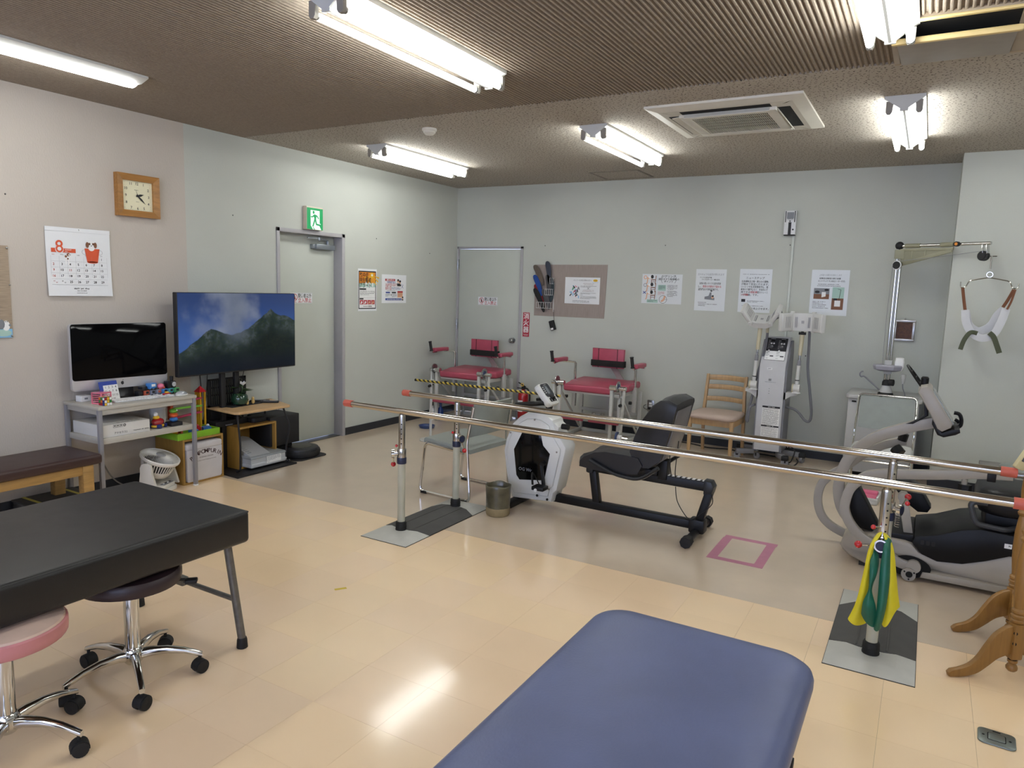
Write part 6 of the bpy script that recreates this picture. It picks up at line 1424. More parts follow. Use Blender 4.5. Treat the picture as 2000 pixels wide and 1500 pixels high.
# ---- traction machine: cabinet, mast, arm, harness
t = thing('traction_machine', 'pale grey neck traction cabinet with chrome mast, arm and hanging sling', 'traction machine', (-.26, 6.98, 0))
m_tr = M('traction_grey', 'b2b2b1', rough=.42, var=.02)
make('cabinet', WB(t).box(-.535, 6.755, .05, .0, 7.22, .69, .008), m_tr, t)
tp = WB(t); tp.prism(rrect(.575, .52, .035, 4, -.265, 6.985), .69, .722, None, .006); make('cabinet_top', tp, m_tr, t)
make('cabinet_foot', WB(t).box(-.50, 6.8, 0, -.03, 7.2, .05), m_dark, t)
make('cabinet_side', WB(t).box(0, 6.765, .06, .004, 7.21, .685), M('traction_side', '6f6e70', rough=.5), t)
make('slot', WB(t).box(-.505, 6.752, .655, -.47, 6.757, .668), m_dark, t); make('tray_slot', WB(t).box(-.19, 6.80, .7215, -.01, 6.84, .7235), M('tray_grey', '77777c', rough=.5), t)
f = MB(); f.X = on_back(-.535 + .26, 0, 6.755 - 6.98 - .0008); f.mat(0).quad(.405, .345, .455, .445, 0); f.mat(1).text('AC', 0, 0, .042, .0004, 'l', X=T(.448, .36, 0) @ R(90))
make('nameplate', f, [k_gry, k_wht], t)
make('power_switch', WB(t).box(-.30, 6.75, .71, -.275, 6.757, .75).bar((-.2875, 6.76, .725), (-.30, 6.72, .765), .008, .006), m_rub, t)
mx, my = -.263, 6.95
make('mast_base', WB(t).lathe([(.06, .722), (.062, .73), (.05, .745), (.035, .79), (.034, .83), (.024, .85)], 24, (mx, my, 0)), m_rub, t)
make('mast_shell', WB(t).lathe([(.052, .735), (.054, .742), (.037, .79), (.036, .80)], 24, (mx, my, 0)), m_tr, t)
make('mast_knob', WB(t).cyl((mx + .02, my - .02, .83), (mx + .055, my - .03, .83), .028, None, 16), m_rub, t)
for dx in (-.014, .014): make('mast', WB(t).cyl((mx + dx, my, .78), (mx + dx, my, 1.96), .0115, None, 14), m_chr, t)
make('cord', WB(t).tube([(mx - .045, my - .03, .93), (mx - .048, my - .03, 1.4), (mx - .04, my - .03, 1.84)], .002, 5), m_ts, t)
make('mast_tray', WB(t).loft([[Vector((mx + dx * sc, my + dy * sc, z)) for dx, dy in ((-.115, -.06), (-.09, -.10), (.05, -.11), (.11, -.07), (.10, .03), (-.06, .04))] for z, sc in ((.925, .55), (.94, .92), (.97, 1.0), (.982, .96))]), M('tray_lilac', '9b9aa4', rough=.5), t)
make('tray_cup', WB(t).box(mx - .03, my - .035, .90, mx + .03, my + .03, 1.02, .006), m_tr, t)
cl_ = WB(t); cl_.loft([[Vector((mx + .085 + dx, my - .03 + dy, z)) for dx, dy in rrect(.07 * s_, .05 * s_, .015, 3)] for z, s_ in ((.935, .7), (.97, 1), (1.01, 1.05), (1.045, .9), (1.05, .6))])
make('cloth', cl_, k_wht, t)
make('hand_switch', WB(t).lathe([(0, .83), (.012, .832), (.016, .86), (.02, .885), (.02, .91), (0, .912)], 14, (mx + .125, my - .06, 0)), m_tr, t)
make('switch_cable', WB(t).tube(catmull([(mx + .125, my - .06, .83), (mx + .13, my - .06, .79), (mx + .145, my - .05, .75), (mx + .15, my - .04, .722)]), .004, 6), m_ts, t)
make('rod_hook', WB(t).tube(catmull([(mx - .05, my - .02, .76), (mx - .12, my - .02, .82), (mx - .175, my - .02, .865), (mx - .20, my - .02, .862), (mx - .212, my - .02, .885), (mx - .2, my - .02, .905), (mx - .185, my - .02, .91)]), .007, 8), m_ts, t)
# arm points towards the room
a0 = Vector((mx, my, 1.985)); a1 = Vector((.352, 6.60, 1.985)); d = (a1 - a0).normalized(); s_ = Vector((-d.y, d.x, 0))
def A(k, z=0): return a0 + d * k + Vector((0, 0, z))
m_brk = M('bracket_khaki', '8c8a72', rough=.45)
make('arm_tube', WB(t).cyl(A(-.01), A(.715), .013, None, 14), m_chr, t); make('arm_sleeve', WB(t).cyl(A(.05), A(.17), .0185, None, 14).cyl(A(.34), A(.44), .0185, None, 14), m_brk, t)
make('mast_cap', WB(t).ball(tuple(A(-.005, .004)), .034, 16), m_rub, t)
tri = [(-.005, -.03), (.44, -.03), (.44, -.045), (.05, -.155), (.03, -.155)]
Xa = Matrix(((d.x, 0, -s_.x, a0.x), (d.y, 0, -s_.y, a0.y), (0, 1, 0, a0.z), (0, 0, 0, 1)))
fr = WB(t)
for P, w_ in (((( -.005, -.035), (.44, -.035)), .022), (((.03, -.15), (.43, -.045)), .03), (((.03, -.03), (.03, -.15)), .028), (((.22, -.035), (.22, -.09)), .012), (((.11, -.035), (.11, -.12)), .012)):
    fr.bar(A(P[0][0], P[0][1]), A(P[1][0], P[1][1]), w_, .012, .002, tuple(s_))
make('arm_bracket', fr, m_brk, t); make('arm_web', WB(t).prism(tri, -.003, .003, Xa), M('bracket_web', '82806a', rough=.5), t)
make('mast_clamp', WB(t).box(mx - .036, my - .028, 1.88, mx + .036, my + .028, 1.955, .006), m_brk, t)
make('pulley', WB(t).cyl(A(.012, -.16) - s_ * .05, A(.012, -.16) - s_ * .02, .032, None, 20), m_rub, t); make('pulley_ring', WB(t).cyl(A(.012, -.16) - s_ * .045, A(.012, -.16) - s_ * .035, .038, None, 20), k_wht, t)
make('arm_knob', WB(t).cyl(A(.475) - s_ * .01, A(.475) - s_ * .035, .02, None, 14), m_rub, t); make('knob_face', WB(t).cyl(A(.475) - s_ * .035, A(.475) - s_ * .038, .012, None, 12), k_org, t)
make('pulley', WB(t).cyl(A(.67, -.095) - s_ * .018, A(.67, -.095) + s_ * .018, .038, None, 22).cyl(A(.67, -.095) - s_ * .024, A(.67, -.095) + s_ * .024, .022, None, 18), m_rub, t)
make('pulley_clip', WB(t).bar(A(.66, -.01), A(.67, -.08), .04, .006, .001, tuple(d)).bar(A(.69, -.01), A(.70, -.08), .04, .006, .001, tuple(d)), m_chr, t)
make('cord', WB(t).tube([A(.03, -.125) - s_ * .03, A(.3, -.10) - s_ * .02, A(.66, -.058)], .002, 5), m_ts, t)
hx = Vector((.372, 6.60, 0))
make('spring_hook', WB(t).cyl((.372, 6.60, 1.89), (.372, 6.60, 1.79), .006, None, 8).tube([(.372 + .02 * cos(a), 6.60, 1.748 + .02 * sin(a)) for a in [2 * pi * k / 18 for k in range(18)]], .0045, 6, False, True).cyl((.36, 6.60, 1.887), (.405, 6.60, 1.887), .004, None, 8), m_chr, t)
make('spreader', WB(t).tube(fillet([(.19, 6.60, 1.69), (.192, 6.60, 1.645), (.225, 6.60, 1.648), (.245, 6.60, 1.70), (.372, 6.60, 1.727), (.505, 6.60, 1.70), (.525, 6.60, 1.648), (.558, 6.60, 1.645), (.562, 6.60, 1.685)], .02), .0048, 8), m_chr, t)
def strap(pts, w_, th, m, nm, up=(0, 1, 0)):
    make(nm, WB(t).strip(catmull(pts, 5), w_, th, up, .001), m, t)
m_str = M('strap_brown', '6e4226', rough=.7); m_slw = M('sling_white', 'c3c4c8', rough=.7, var=.03, bump=.3, bscale=300); m_olv = M('strap_olive', '4a4f3c', rough=.85)
strap([(.207, 6.60, 1.645), (.222, 6.60, 1.56), (.24, 6.60, 1.47)], .022, .006, m_str, 'brown_strap'); strap([(.535, 6.60, 1.64), (.505, 6.60, 1.56), (.48, 6.60, 1.505)], .022, .006, m_str, 'brown_strap'); strap([(.542, 6.57, 1.64), (.525, 6.57, 1.55), (.505, 6.57, 1.49)], .015, .005, m_str, 'brown_strap')
strap([(.24, 6.585, 1.475), (.255, 6.58, 1.38), (.30, 6.57, 1.30), (.37, 6.56, 1.265), (.44, 6.57, 1.30), (.48, 6.58, 1.40), (.50, 6.585, 1.495)], .055, .014, m_slw, 'sling_front')
strap([(.245, 6.63, 1.46), (.275, 6.64, 1.36), (.345, 6.645, 1.315), (.42, 6.64, 1.36), (.455, 6.635, 1.44), (.49, 6.63, 1.49)], .06, .012, m_slw, 'sling_back')
strap([(.335, 6.56, 1.30), (.29, 6.55, 1.305), (.255, 6.545, 1.25), (.235, 6.545, 1.17)], .032, .005, m_olv, 'olive_strap'); strap([(.41, 6.55, 1.31), (.44, 6.545, 1.28), (.465, 6.54, 1.22), (.488, 6.54, 1.16)], .036, .005, m_olv, 'olive_strap')

# ---- chrome-framed chair in front of the traction cabinet
def chromechair(label, x, y, rz):
    t = thing('chrome_chair', label, 'chair', (x, y, 0), rad(rz))
    P = [(-.205, .20, .72), (-.195, .215, .755), (.195, .215, .755), (.205, .20, .72)]
    make('back_frame', MB().tube(fillet([(-.21, .02, .30), (-.212, .20, .60), (-.208, .235, .765), (.208, .235, .765), (.212, .20, .60), (.21, .02, .30)], .04, 6), .009, 10), m_chr, t)
    make('backrest', MB().loft([[Vector((x_, y0 + dy, z)) for x_, dy in ((-.195, .01), (-.195, -.012), (-.1, -.03), (.1, -.03), (.195, -.012), (.195, .01))] for z, y0 in ((.50, .17), (.51, .172), (.62, .2), (.74, .228), (.752, .23))]), m_gpad, t, sharp=60)
    rs = []
    for z, g in ((.345, 0), (.35, .01), (.37, .014), (.387, .004), (.393, -.03)): rs.append([Vector((p[0], p[1] - .03, z)) for p in rrect(.40 + 2 * g, .34 + 2 * g, .06, 5)])
    make('seat', MB().loft(rs), m_tw if 'traction' in label else m_gpad, t, sharp=60)
    for sx in (-1, 1):
        make('leg', MB().tube(fillet([(sx * .215, .25, .008), (sx * .215, .1, .33), (sx * .215, -.2, .33)], .05), .009, 10), m_chr, t); make('leg', MB().tube(fillet([(sx * .205, -.26, .008), (sx * .205, -.1, .335), (sx * .205, .1, .335)], .05), .009, 10), m_chr, t)
        make('slot_plate', MB().box(sx * .212 - .004, .09, .40, sx * .212 + .004, .115, .49, .002), m_chr, t)
    make('front_rail', MB().cyl((-.205, -.205, .30), (.205, -.205, .30), .008, None, 8), m_chr, t)
    for sx in (-1, 1):
        for yy in (.25, -.26): make('glide', MB().cyl((sx * (.215 if yy > 0 else .205), yy, 0), (sx * (.215 if yy > 0 else .205), yy, .02), .012, None, 10), m_rub, t)
    return t
chromechair('chrome framed grey chair facing the room before the traction cabinet', -.225, 6.26, 0)
chromechair('chrome framed grey chair beside the wall at the right edge', .80, 6.1, -68)
t = thing('grey_stool', 'low grey woodgrain box stool under the right chrome chair', 'stool', (.56, 6.55, 0))
make('box_body', MB().box(-.11, -.12, .03, .11, .12, .30, .004), WOOD('grey_woodgrain', '8b8885', .6, 0, .7), t); make('box_base', MB().box(-.10, -.11, 0, .10, .11, .03), m_dark, t)
# ================================================================ exercise machines and the wooden stand
m_bw = M('bike_white', 'd3d4d2', rough=.32, var=.02); m_bk = M('bike_black', '0e0e10', rough=.42, spec=.35); m_win = M('smoked_window', '0a0a0b', rough=.1, var=0, spec=.25)
t = thing('recumbent_bike', 'white and black recumbent exercise bike between the parallel bars and back wall', 'exercise bike', (-1.8, 4.43, 0))
def side(y): return on_back(0, 0, y)
BP = [(-2.486, .585), (-2.43, .64), (-2.365, .68), (-2.30, .688), (-2.24, .684), (-2.165, .645), (-2.145, .584), (-2.057, .467), (-2.06, .43), (-2.114, .155), (-2.14, .13), (-2.154, .065), (-2.235, .06), (-2.471, .045), (-2.505, .12), (-2.53, .25), (-2.551, .383), (-2.535, .47)]
make('housing', WB(t).prism(BP, 0, .17, side(4.51), .022), m_bw, t, sharp=40)
cx_, cz_ = -2.32, .36
IP = [(cx_ + (p[0] - cx_) * .86, cz_ + (p[1] - cz_) * .86) for p in BP]
make('side_cover', WB(t).prism(IP, 0, .012, side(4.342), .01), m_bw, t, sharp=40)
WP = [(-2.375, .575), (-2.258, .575), (-2.226, .463), (-2.171, .41), (-2.207, .225), (-2.225, .215), (-2.405, .192), (-2.431, .223), (-2.457, .405)]
make('window', WB(t).prism(WP, 0, .003, side(4.331), .001), m_win, t)
f = WB(t); f.text('OG Wr', -2.412, .262, .023, 0, 'l', X=side(4.3275), bold=True); make('lettering', f, k_gry, t)
for x, z in ((-2.49, .52), (-2.12, .43), (-2.17, .16), (-2.48, .14), (-2.30, .635)): make('screw_hole', WB(t).cyl((x, 4.3325, z), (x, 4.328, z), .0065, None, 10), m_sock, t)
for x, z in ((-2.26, .10), (-2.18, .085)): make('screw_hole', WB(t).cyl((x, 4.3325, z), (x, 4.328, z), .009, None, 10), m_dark, t)
make('top_cap', WB(t).prism([(-2.33, .655), (-2.20, .655), (-2.12, .60), (-2.135, .53), (-2.30, .60)], 0, .14, side(4.49), .015), m_bw, t, sharp=40)
for y, a in ((4.29, -80), (4.55, 100)):
    c = Vector((-2.215, y, .335)); e = c + Vector((.145 * cos(rad(a)), 0, .145 * sin(rad(a))))
    make('crank', WB(t).bar(c, e, .016, .034, .004, (0, 1, 0)), m_bk, t); make('crank_axle', WB(t).cyl((c.x, 4.29, c.z), (c.x, 4.36, c.z), .016, None, 12) if y < 4.4 else WB(t).cyl((c.x, 4.5, c.z), (c.x, 4.55, c.z), .016, None, 12), m_bk, t)
    s = -1 if y < 4.4 else 1
    make('pedal', WB(t).box(e.x - .045, e.y + s * .015, e.z - .016, e.x + .045, e.y + s * .10, e.z + .012, .006), m_bk, t)
    make('pedal_strap', WB(t).tube(catmull([(e.x - .02, e.y + s * .02, e.z), (e.x - .05, e.y + s * .03, e.z + .06), (e.x - .06, e.y + s * .06, e.z + .09), (e.x - .04, e.y + s * .09, e.z + .02)]), .009, 6, flat=.3), m_bk, t)
    make('pedal_bolt', WB(t).cyl((e.x - .01, e.y + s * .10, e.z - .01), (e.x - .01, e.y + s * .106, e.z - .01), .011, None, 12), k_wht, t)
# console on its stem
make('console_stem', WB(t).tube([(-2.255, 4.43, .66), (-2.235, 4.43, .74), (-2.22, 4.43, .80)], .024, 12), m_bk, t)
d_ = Vector((.103, 0, -.127)).normalized()      # down the console face
Xc = Matrix(((0, -d_.x, -d_.z, -2.245), (-1, 0, 0, 4.43), (0, -d_.z, d_.x, .815), (0, 0, 0, 1)))   # local x across, y up the face, z out of the face
make('console', WB(t).prism(rrect(.15, .175, .025, 5), -.045, .0, Xc, .01), m_bw, t, sharp=40)
make('console_panel', WB(t).prism(rrect(.118, .105, .018, 4, 0, .028), 0, .0015, Xc), M('console_dark', '25272d', rough=.3), t)
make('console_display', WB(t).prism(rrect(.034, .062, .003, 2, .0, .028), .0016, .0025, Xc), M('lcd_grey', '7c8288', rough=.2), t)
f = WB(t); f.quad(-.05, -.07, .05, -.032, .001, Xc); f.mat(1).quad(-.046, -.066, .046, -.036, .0014, Xc); f.mat(0)
for k in range(4): f.quad(.03, .005 + k * .015, .05, .011 + k * .015, .0028, Xc)
f.text('in-68', 0, -.06, .018, .0018, 'c', X=Xc, bold=True).text('Wellness', 0, .066, .008, .0028, 'c', X=Xc)
make('console_print', f, [k_wht, k_blk], t)
make('handlebar', WB(t).tube(fillet([(-2.42, 4.27, .735), (-2.28, 4.30, .755), (-2.24, 4.43, .75), (-2.28, 4.56, .755), (-2.42, 4.59, .735)], .05), .018, 10), m_bk, t)
make('side_knob', WB(t).cyl((-2.12, 4.40, .60), (-2.07, 4.40, .60), .02).cyl((-2.125, 4.42, .53), (-2.09, 4.42, .535), .016), m_bk, t)
# frame
make('main_beam', WB(t).bar((-2.2, 4.43, .082), (-1.16, 4.43, .078), .06, .055, .006), m_bk, t)
make('front_foot', WB(t).box(-2.47, 4.22, 0, -2.41, 4.64, .05, .012), m_bk, t)
make('seat_post', WB(t).bar((-1.845, 4.43, .10), (-1.885, 4.43, .335), .055, .05, .006), m_bk, t)
make('rail_end', WB(t).box(-1.925, 4.385, .305, -1.87, 4.475, .375, .015), M('cap_navy_black', '171a20', rough=.4), t)
make('seat_rail', WB(t).bar((-1.90, 4.43, .345), (-1.10, 4.43, .338), .055, .06, .006), m_bk, t)
sc = WB(t)
for k in range(9): sc.box(-1.40 + k * .033, 4.41, .37, -1.382 + k * .033, 4.45, .3715)
make('rail_scale', sc, k_wht, t)['kind'] = 'stuff'
make('rail_end', WB(t).prism([(-1.12, .29), (-1.065, .30), (-1.055, .345), (-1.075, .378), (-1.12, .38)], 0, .09, side(4.475), .012), MATS['cap_navy_black'], t)
make('rear_post', WB(t).bar((-1.085, 4.43, .32), (-1.15, 4.43, .07), .05, .05, .006), m_bk, t)
make('rear_housing', WB(t).box(-1.20, 4.385, .03, -1.10, 4.475, .12, .012), m_bk, t)
make('rear_bar', WB(t).cyl((-1.15, 4.20, .04), (-1.15, 4.67, .04), .024, None, 14), m_bk, t)
for y0, y1 in ((4.165, 4.225), (4.64, 4.69)): make('rear_foot', WB(t).cyl((-1.15, y0, .036), (-1.15, y1, .036), .036, None, 8), m_rub, t)
# seat and backrest
m_lea = M('black_leather', '141417', rough=.38, bump=.2, bscale=300)
SP = [(-1.93, .395), (-1.925, .435), (-1.90, .462), (-1.80, .50), (-1.72, .515), (-1.58, .512), (-1.50, .505), (-1.47, .46), (-1.50, .40), (-1.62, .385), (-1.80, .385)]
s = WB(t)
s.loft([[Vector((p[0] + (.03 if abs(y - 4.43) > .17 and p[0] < -1.85 else 0), y, p[1] + (-.006 if abs(y - 4.43) > .19 else (-.014 if abs(y - 4.43) < .1 and p[1] > .45 else 0)))) for p in SP] for y in (4.225, 4.235, 4.29, 4.36, 4.50, 4.57, 4.625, 4.635)])
make('seat', s, m_lea, t, sharp=50)
BKP = [(-1.515, .44), (-1.56, .53), (-1.535, .63), (-1.485, .75), (-1.43, .85), (-1.38, .885), (-1.33, .892), (-1.275, .868), (-1.285, .80), (-1.315, .66), (-1.36, .50), (-1.43, .44)]
s = WB(t); rings = []
for y in (4.235, 4.245, 4.27, 4.34, 4.52, 4.59, 4.615, 4.625):
    k = abs(y - 4.43) / .195; rings.append([Vector((p[0] + (.02 * (1 - k) if p[0] < -1.4 else 0), y, p[1] - (.02 if k > .95 and p[1] > .8 else 0) - (.008 if k > .8 and p[1] > .8 else 0))) for p in BKP])
make('backrest', s.loft(rings), m_lea, t, sharp=45)
make('back_shell', WB(t).prism([(-1.41, .45), (-1.35, .50), (-1.305, .66), (-1.277, .82), (-1.30, .80), (-1.35, .62), (-1.42, .48)], 0, .30, side(4.58), .006), M('shell_grey', '6a686a', rough=.3), t)
for y in (4.21, 4.65): make('seat_handle', WB(t).tube(fillet([(-1.82, y, .445), (-1.64, y, .375), (-1.48, y, .365), (-1.385, y, .44), (-1.36, y, .46)], .06), .019, 8, flat=.7), MATS['cap_navy_black'], t)
make('seat_bracket', WB(t).box(-1.66, 4.38, .36, -1.42, 4.48, .40, .006).box(-1.42, 4.39, .34, -1.36, 4.47, .47, .006), m_bk, t)
make('sensor_wire', WB(t).tube(catmull([(-1.33, 4.36, .66), (-1.33, 4.34, .50), (-1.325, 4.38, .375)]), .003, 5), m_rub, t); make('sensor_wire', WB(t).tube(catmull([(-1.28, 4.34, .62), (-1.29, 4.34, .45), (-1.30, 4.38, .375)]), .003, 5), m_rub, t)
make('sensor_wire', WB(t).tube(catmull([(-1.30, 4.40, .31), (-1.28, 4.39, .22), (-1.22, 4.38, .14), (-1.18, 4.38, .12), (-1.13, 4.38, .16), (-1.06, 4.39, .24), (-1.07, 4.395, .31)]), .003, 5), m_rub, t)

# ---- recumbent cross trainer (stepper)
m_nb = M('trainer_beige', '9f978b', rough=.4, var=.03); m_nl = M('trainer_arm_grey', '9a948b', rough=.38, var=.03); m_nk = M('trainer_black', '0e0e10', rough=.45, spec=.3); m_ns = M('trainer_seat_black', '131316', rough=.42, spec=.35, bump=.2, bscale=300)
t = thing('cross_trainer', 'beige and black recumbent cross trainer with curved arms behind the right post', 'exercise machine', (.3, 4.65, 0))
SH = [(-.33, .085), (-.322, .125), (-.30, .155), (-.25, .185), (-.19, .205), (-.07, .213), (.0, .212), (.035, .205), (.075, .165), (.162, .14), (.279, .152), (.38, .19), (.48, .236), (.7, .26), (.95, .25), (1.08, .18), (1.10, .06), (1.02, .025), (.7, .02), (.3, .018), (.1, .02), (-.18, .02), (-.27, .035), (-.315, .06)]
def taper(mb):
    out = []
    for v in mb.v:
        x = v.x + .3; k = 1 if x > -.02 else max(.45, 1 - ((-.02 - x) / .31) ** 1.6 * .6); out.append(Vector((v.x, v.y * k, v.z)))
    mb.v = out; return mb
make('base_shell', taper(WB(t).prism(SH, 0, .46, side(4.88), .02)), m_nb, t, sharp=40)
make('shell_skirt', WB(t).prism([(.09, .025), (.10, .058), (.16, .062), (.5, .066), (.95, .075), (1.0, .03)], 0, .484, side(4.892), .006), m_nb, t)
make('base_foot', WB(t).box(-.22, 4.50, 0, -.16, 4.80, .022), m_rub, t); make('base_foot', WB(t).box(.9, 4.42, 0, .98, 4.88, .022), m_rub, t)
BL = [(.035, .215), (.045, .252), (.149, .281), (.262, .333), (.341, .352), (.471, .345), (.7, .345), (.95, .33), (.97, .25), (.7, .245), (.48, .228), (.38, .18), (.279, .142), (.162, .13), (.085, .156)]
make('seat_track_cover', WB(t).prism(BL, 0, .475, side(4.8875), .012), m_nk, t, sharp=40)
make('nose_cover', WB(t).prism([(-.29, .15), (-.245, .235), (-.22, .24), (-.16, .2)], 0, .1, side(4.70), .006), m_nk, t); make('deck_cover', WB(t).prism([(-.12, .205), (-.12, .235), (.04, .245), (.05, .205)], 0, .4, side(4.85), .004), m_nk, t)
vr = WB(t)
for k in range(3): vr.prism(rrect(.018, .024, .004, 2, .085 + k * .026, .225), 0, .002, side(4.4125))
make('cover_vents', vr, m_rub, t)['kind'] = 'stuff'
# crank recess
rec = [(.035 + .085 * cos(a) + .02 * cos(a) * abs(cos(a)), .075 + .062 * sin(a)) for a in [2 * pi * k / 28 for k in range(28)]]
make('crank_recess', WB(t).prism(rec, 0, .003, side(4.419)), m_dark, t)
make('crank_disc', WB(t).cyl((.035, 4.40, .04), (.035, 4.38, .04), .036, None, 24), m_nl, t); make('crank_hub', WB(t).cyl((.038, 4.38, .042), (.038, 4.376, .042), .017, None, 16), m_dark, t)
for a in (30, 150, 270): make('crank_bolt', WB(t).cyl((.038 + .027 * cos(rad(a)), 4.38, .042 + .027 * sin(rad(a))), (.038 + .027 * cos(rad(a)), 4.377, .042 + .027 * sin(rad(a))), .0045, None, 8), m_dark, t)
def arm(P, y, w_, th, nm='arm'):
    return make(nm, WB(t).strip(catmull([(p[0], y, p[1]) for p in P], 6), w_, th, (0, 1, 0), .006), m_nl, t, sharp=40)
arm([(.45, .66), (.296, .645), (.118, .612), (-.05, .588), (-.151, .574), (-.226, .545), (-.29, .474), (-.312, .394), (-.312, .333), (-.28, .264), (-.222, .203), (-.150, .158), (-.07, .115), (-.01, .088), (.05, .08), (.068, .085)], 4.415, .052, .04)
make('arm_end', WB(t).cyl((.055, 4.39, .085), (.055, 4.44, .085), .036, None, 20), m_nl, t)
arm([(.12, .875), (.088, .865), (-.029, .825), (-.179, .755), (-.265, .685), (-.33, .60), (-.362, .509), (-.372, .412), (-.35, .306), (-.30, .235), (-.22, .19)], 4.62, .062, .05, 'console_column')
arm([(-.05, .70), (-.097, .684), (-.182, .648), (-.289, .565), (-.363, .49), (-.439, .43), (-.495, .351), (-.505, .246), (-.472, .15), (-.40, .09), (-.29, .055), (-.2, .07)], 4.86, .05, .04)
make('arm_knob', WB(t).cyl((.245, 4.41, .61), (.245, 4.41, .575), .014, None, 12), m_nl, t); make('arm_knob', WB(t).cyl((.25, 4.41, .58), (.25, 4.41, .545), .032, .03, 6), m_nk, t)
make('arm_cap', WB(t).box(.34, 4.39, .615, .38, 4.44, .66, .004), m_nk, t); make('arm_grip', WB(t).cyl((.4, 4.415, .655), (.75, 4.415, .70), .014, None, 12), hk, t)
make('far_knob', WB(t).cyl((-.07, 4.84, .70), (-.06, 4.84, .745), .026, None, 8), m_nk, t); make('far_knob', WB(t).cyl((-.10, 4.80, .66), (-.07, 4.78, .63), .034, None, 8), m_nk, t)
# pedals and link
make('foot_plate', WB(t).prism([(-.30, .485), (-.275, .49), (-.135, .245), (-.165, .215), (-.275, .225), (-.345, .305), (-.345, .345), (-.31, .38)], 0, .11, side(4.60), .008), m_nk, t)
make('foot_plate', WB(t).prism([(-.09, .465), (.0, .485), (.045, .46), (.115, .345), (.10, .315), (.05, .31), (-.02, .36), (-.07, .42)], 0, .12, side(4.84), .008), m_nk, t)
make('link_bar', WB(t).bar((-.028, 4.50, .435), (.018, 4.50, .215), .018, .046, .004, (1, 0, 0)), m_nl, t); make('link_pivot', WB(t).cyl((-.03, 4.47, .445), (-.03, 4.53, .445), .026, None, 18), m_nl, t)
# console
Xd = side(4.77)
make('console', WB(t).prism([(-.012, 1.04), (.0, 1.07), (.03, 1.078), (.05, 1.065), (.165, .885), (.16, .862), (.12, .835), (.095, .85), (.06, .92)], 0, .30, Xd, .012), m_nl, t, sharp=40)
make('console_face', WB(t).prism([(.055, 1.05), (.062, 1.052), (.172, .88), (.165, .876)], 0, .26, side(4.75), .001), M('console_glass', '8b8f92', rough=.15), t)
make('console_base', WB(t).prism([(.07, .87), (.075, .905), (.12, .832), (.165, .855), (.20, .862), (.205, .84), (.185, .825), (.13, .805), (.10, .815)], 0, .28, side(4.76), .008), m_nk, t)
make('cup_hook', WB(t).tube(catmull([(.17, 4.60, .93), (.195, 4.60, .925), (.208, 4.60, .895), (.205, 4.60, .86), (.18, 4.60, .85)]), .010, 8), m_nk, t); make('cup_hook', WB(t).tube(catmull([(.178, 4.62, .89), (.19, 4.62, .885), (.2, 4.62, .875)]), .009, 8), m_nk, t)
make('console_bracket', WB(t).prism([(-.06, .84), (-.02, .845), (.05, .90), (.045, .965), (.02, .98), (.03, .90), (.0, .872)], 0, .06, side(4.65), .006), m_nk, t)
make('top_grip', WB(t).lathe([(.018, 1.06), (.02, 1.09), (.02, 1.108), (.014, 1.116), (0, 1.117)], 16, (.015, 4.62, 0)), m_nk, t)
Xt = Matrix.Translation((-.073, 4.64, 1.162)) @ Matrix.Rotation(math.atan2(-.223, .181), 4, 'Y').inverted()
rk = WB(t)
P0 = Vector((-.078, 4.70, 1.165)); P1 = Vector((.06, 4.70, .98)); dd = (P1 - P0).normalized()
ring = []
for a in [2 * pi * k / 24 for k in range(24)]: ring.append(P0 + dd * (.12 - .12 * cos(a)) + Vector((0, -.09 * sin(a), 0)))
rk.tube(ring, .007, 6, False, True); make('book_rack', rk, m_nk, t)
rk = WB(t)
for k in range(5): 
    a0_ = P0 + dd * (.04 + .04 * k); w_ = .09 * math.sqrt(1 - ((.04 + .04 * k - .12) / .12) ** 2); rk.cyl(a0_ + Vector((0, -w_, 0)), a0_ + Vector((0, w_, 0)), .0035, None, 6)
make('rack_wires', rk, m_nk, t)['kind'] = 'stuff'
# seat
s = WB(t); rs = []
for z, g in ((.425, -.02), (.432, -.004), (.46, .008), (.51, .01), (.545, .0), (.56, -.03), (.566, -.09)): rs.append([Vector((.56 + p[0], 4.64 + p[1], z)) for p in rrect(.47 + 2 * g, .42 + 2 * g, .10, 6)])
make('seat', s.loft(rs), m_ns, t, sharp=60)
make('seat_base', WB(t).box(.36, 4.52, .33, .74, 4.76, .43, .012), m_nk, t)
bk = WB(t); bk.loft([[Vector((x0 + a, 4.64 + b_, z)) for a, b_ in rrect(.09, w_, .035, 4)] for z, x0, w_ in ((.52, .80, .36), (.60, .83, .44), (.80, .89, .46), (1.0, .95, .42), (1.06, .97, .34))]); make('backrest', bk, m_ns, t, sharp=60)
make('seat_handle', WB(t).tube(fillet([(.36, 4.43, .49), (.30, 4.425, .492), (.285, 4.42, .475), (.315, 4.42, .375), (.45, 4.43, .362), (.5, 4.5, .362)], .03), .0145, 10), M('handle_dark_grey', '3a3b3e', rough=.45), t)
f = WB(t); f.X = f.X @ side(4.4115); f.quad(.452, .272, .485, .297, 0); f.mat(1).scrib(.463, .48, .279, .012, .0004); make('sticker', f, [k_wht, k_blk], t)

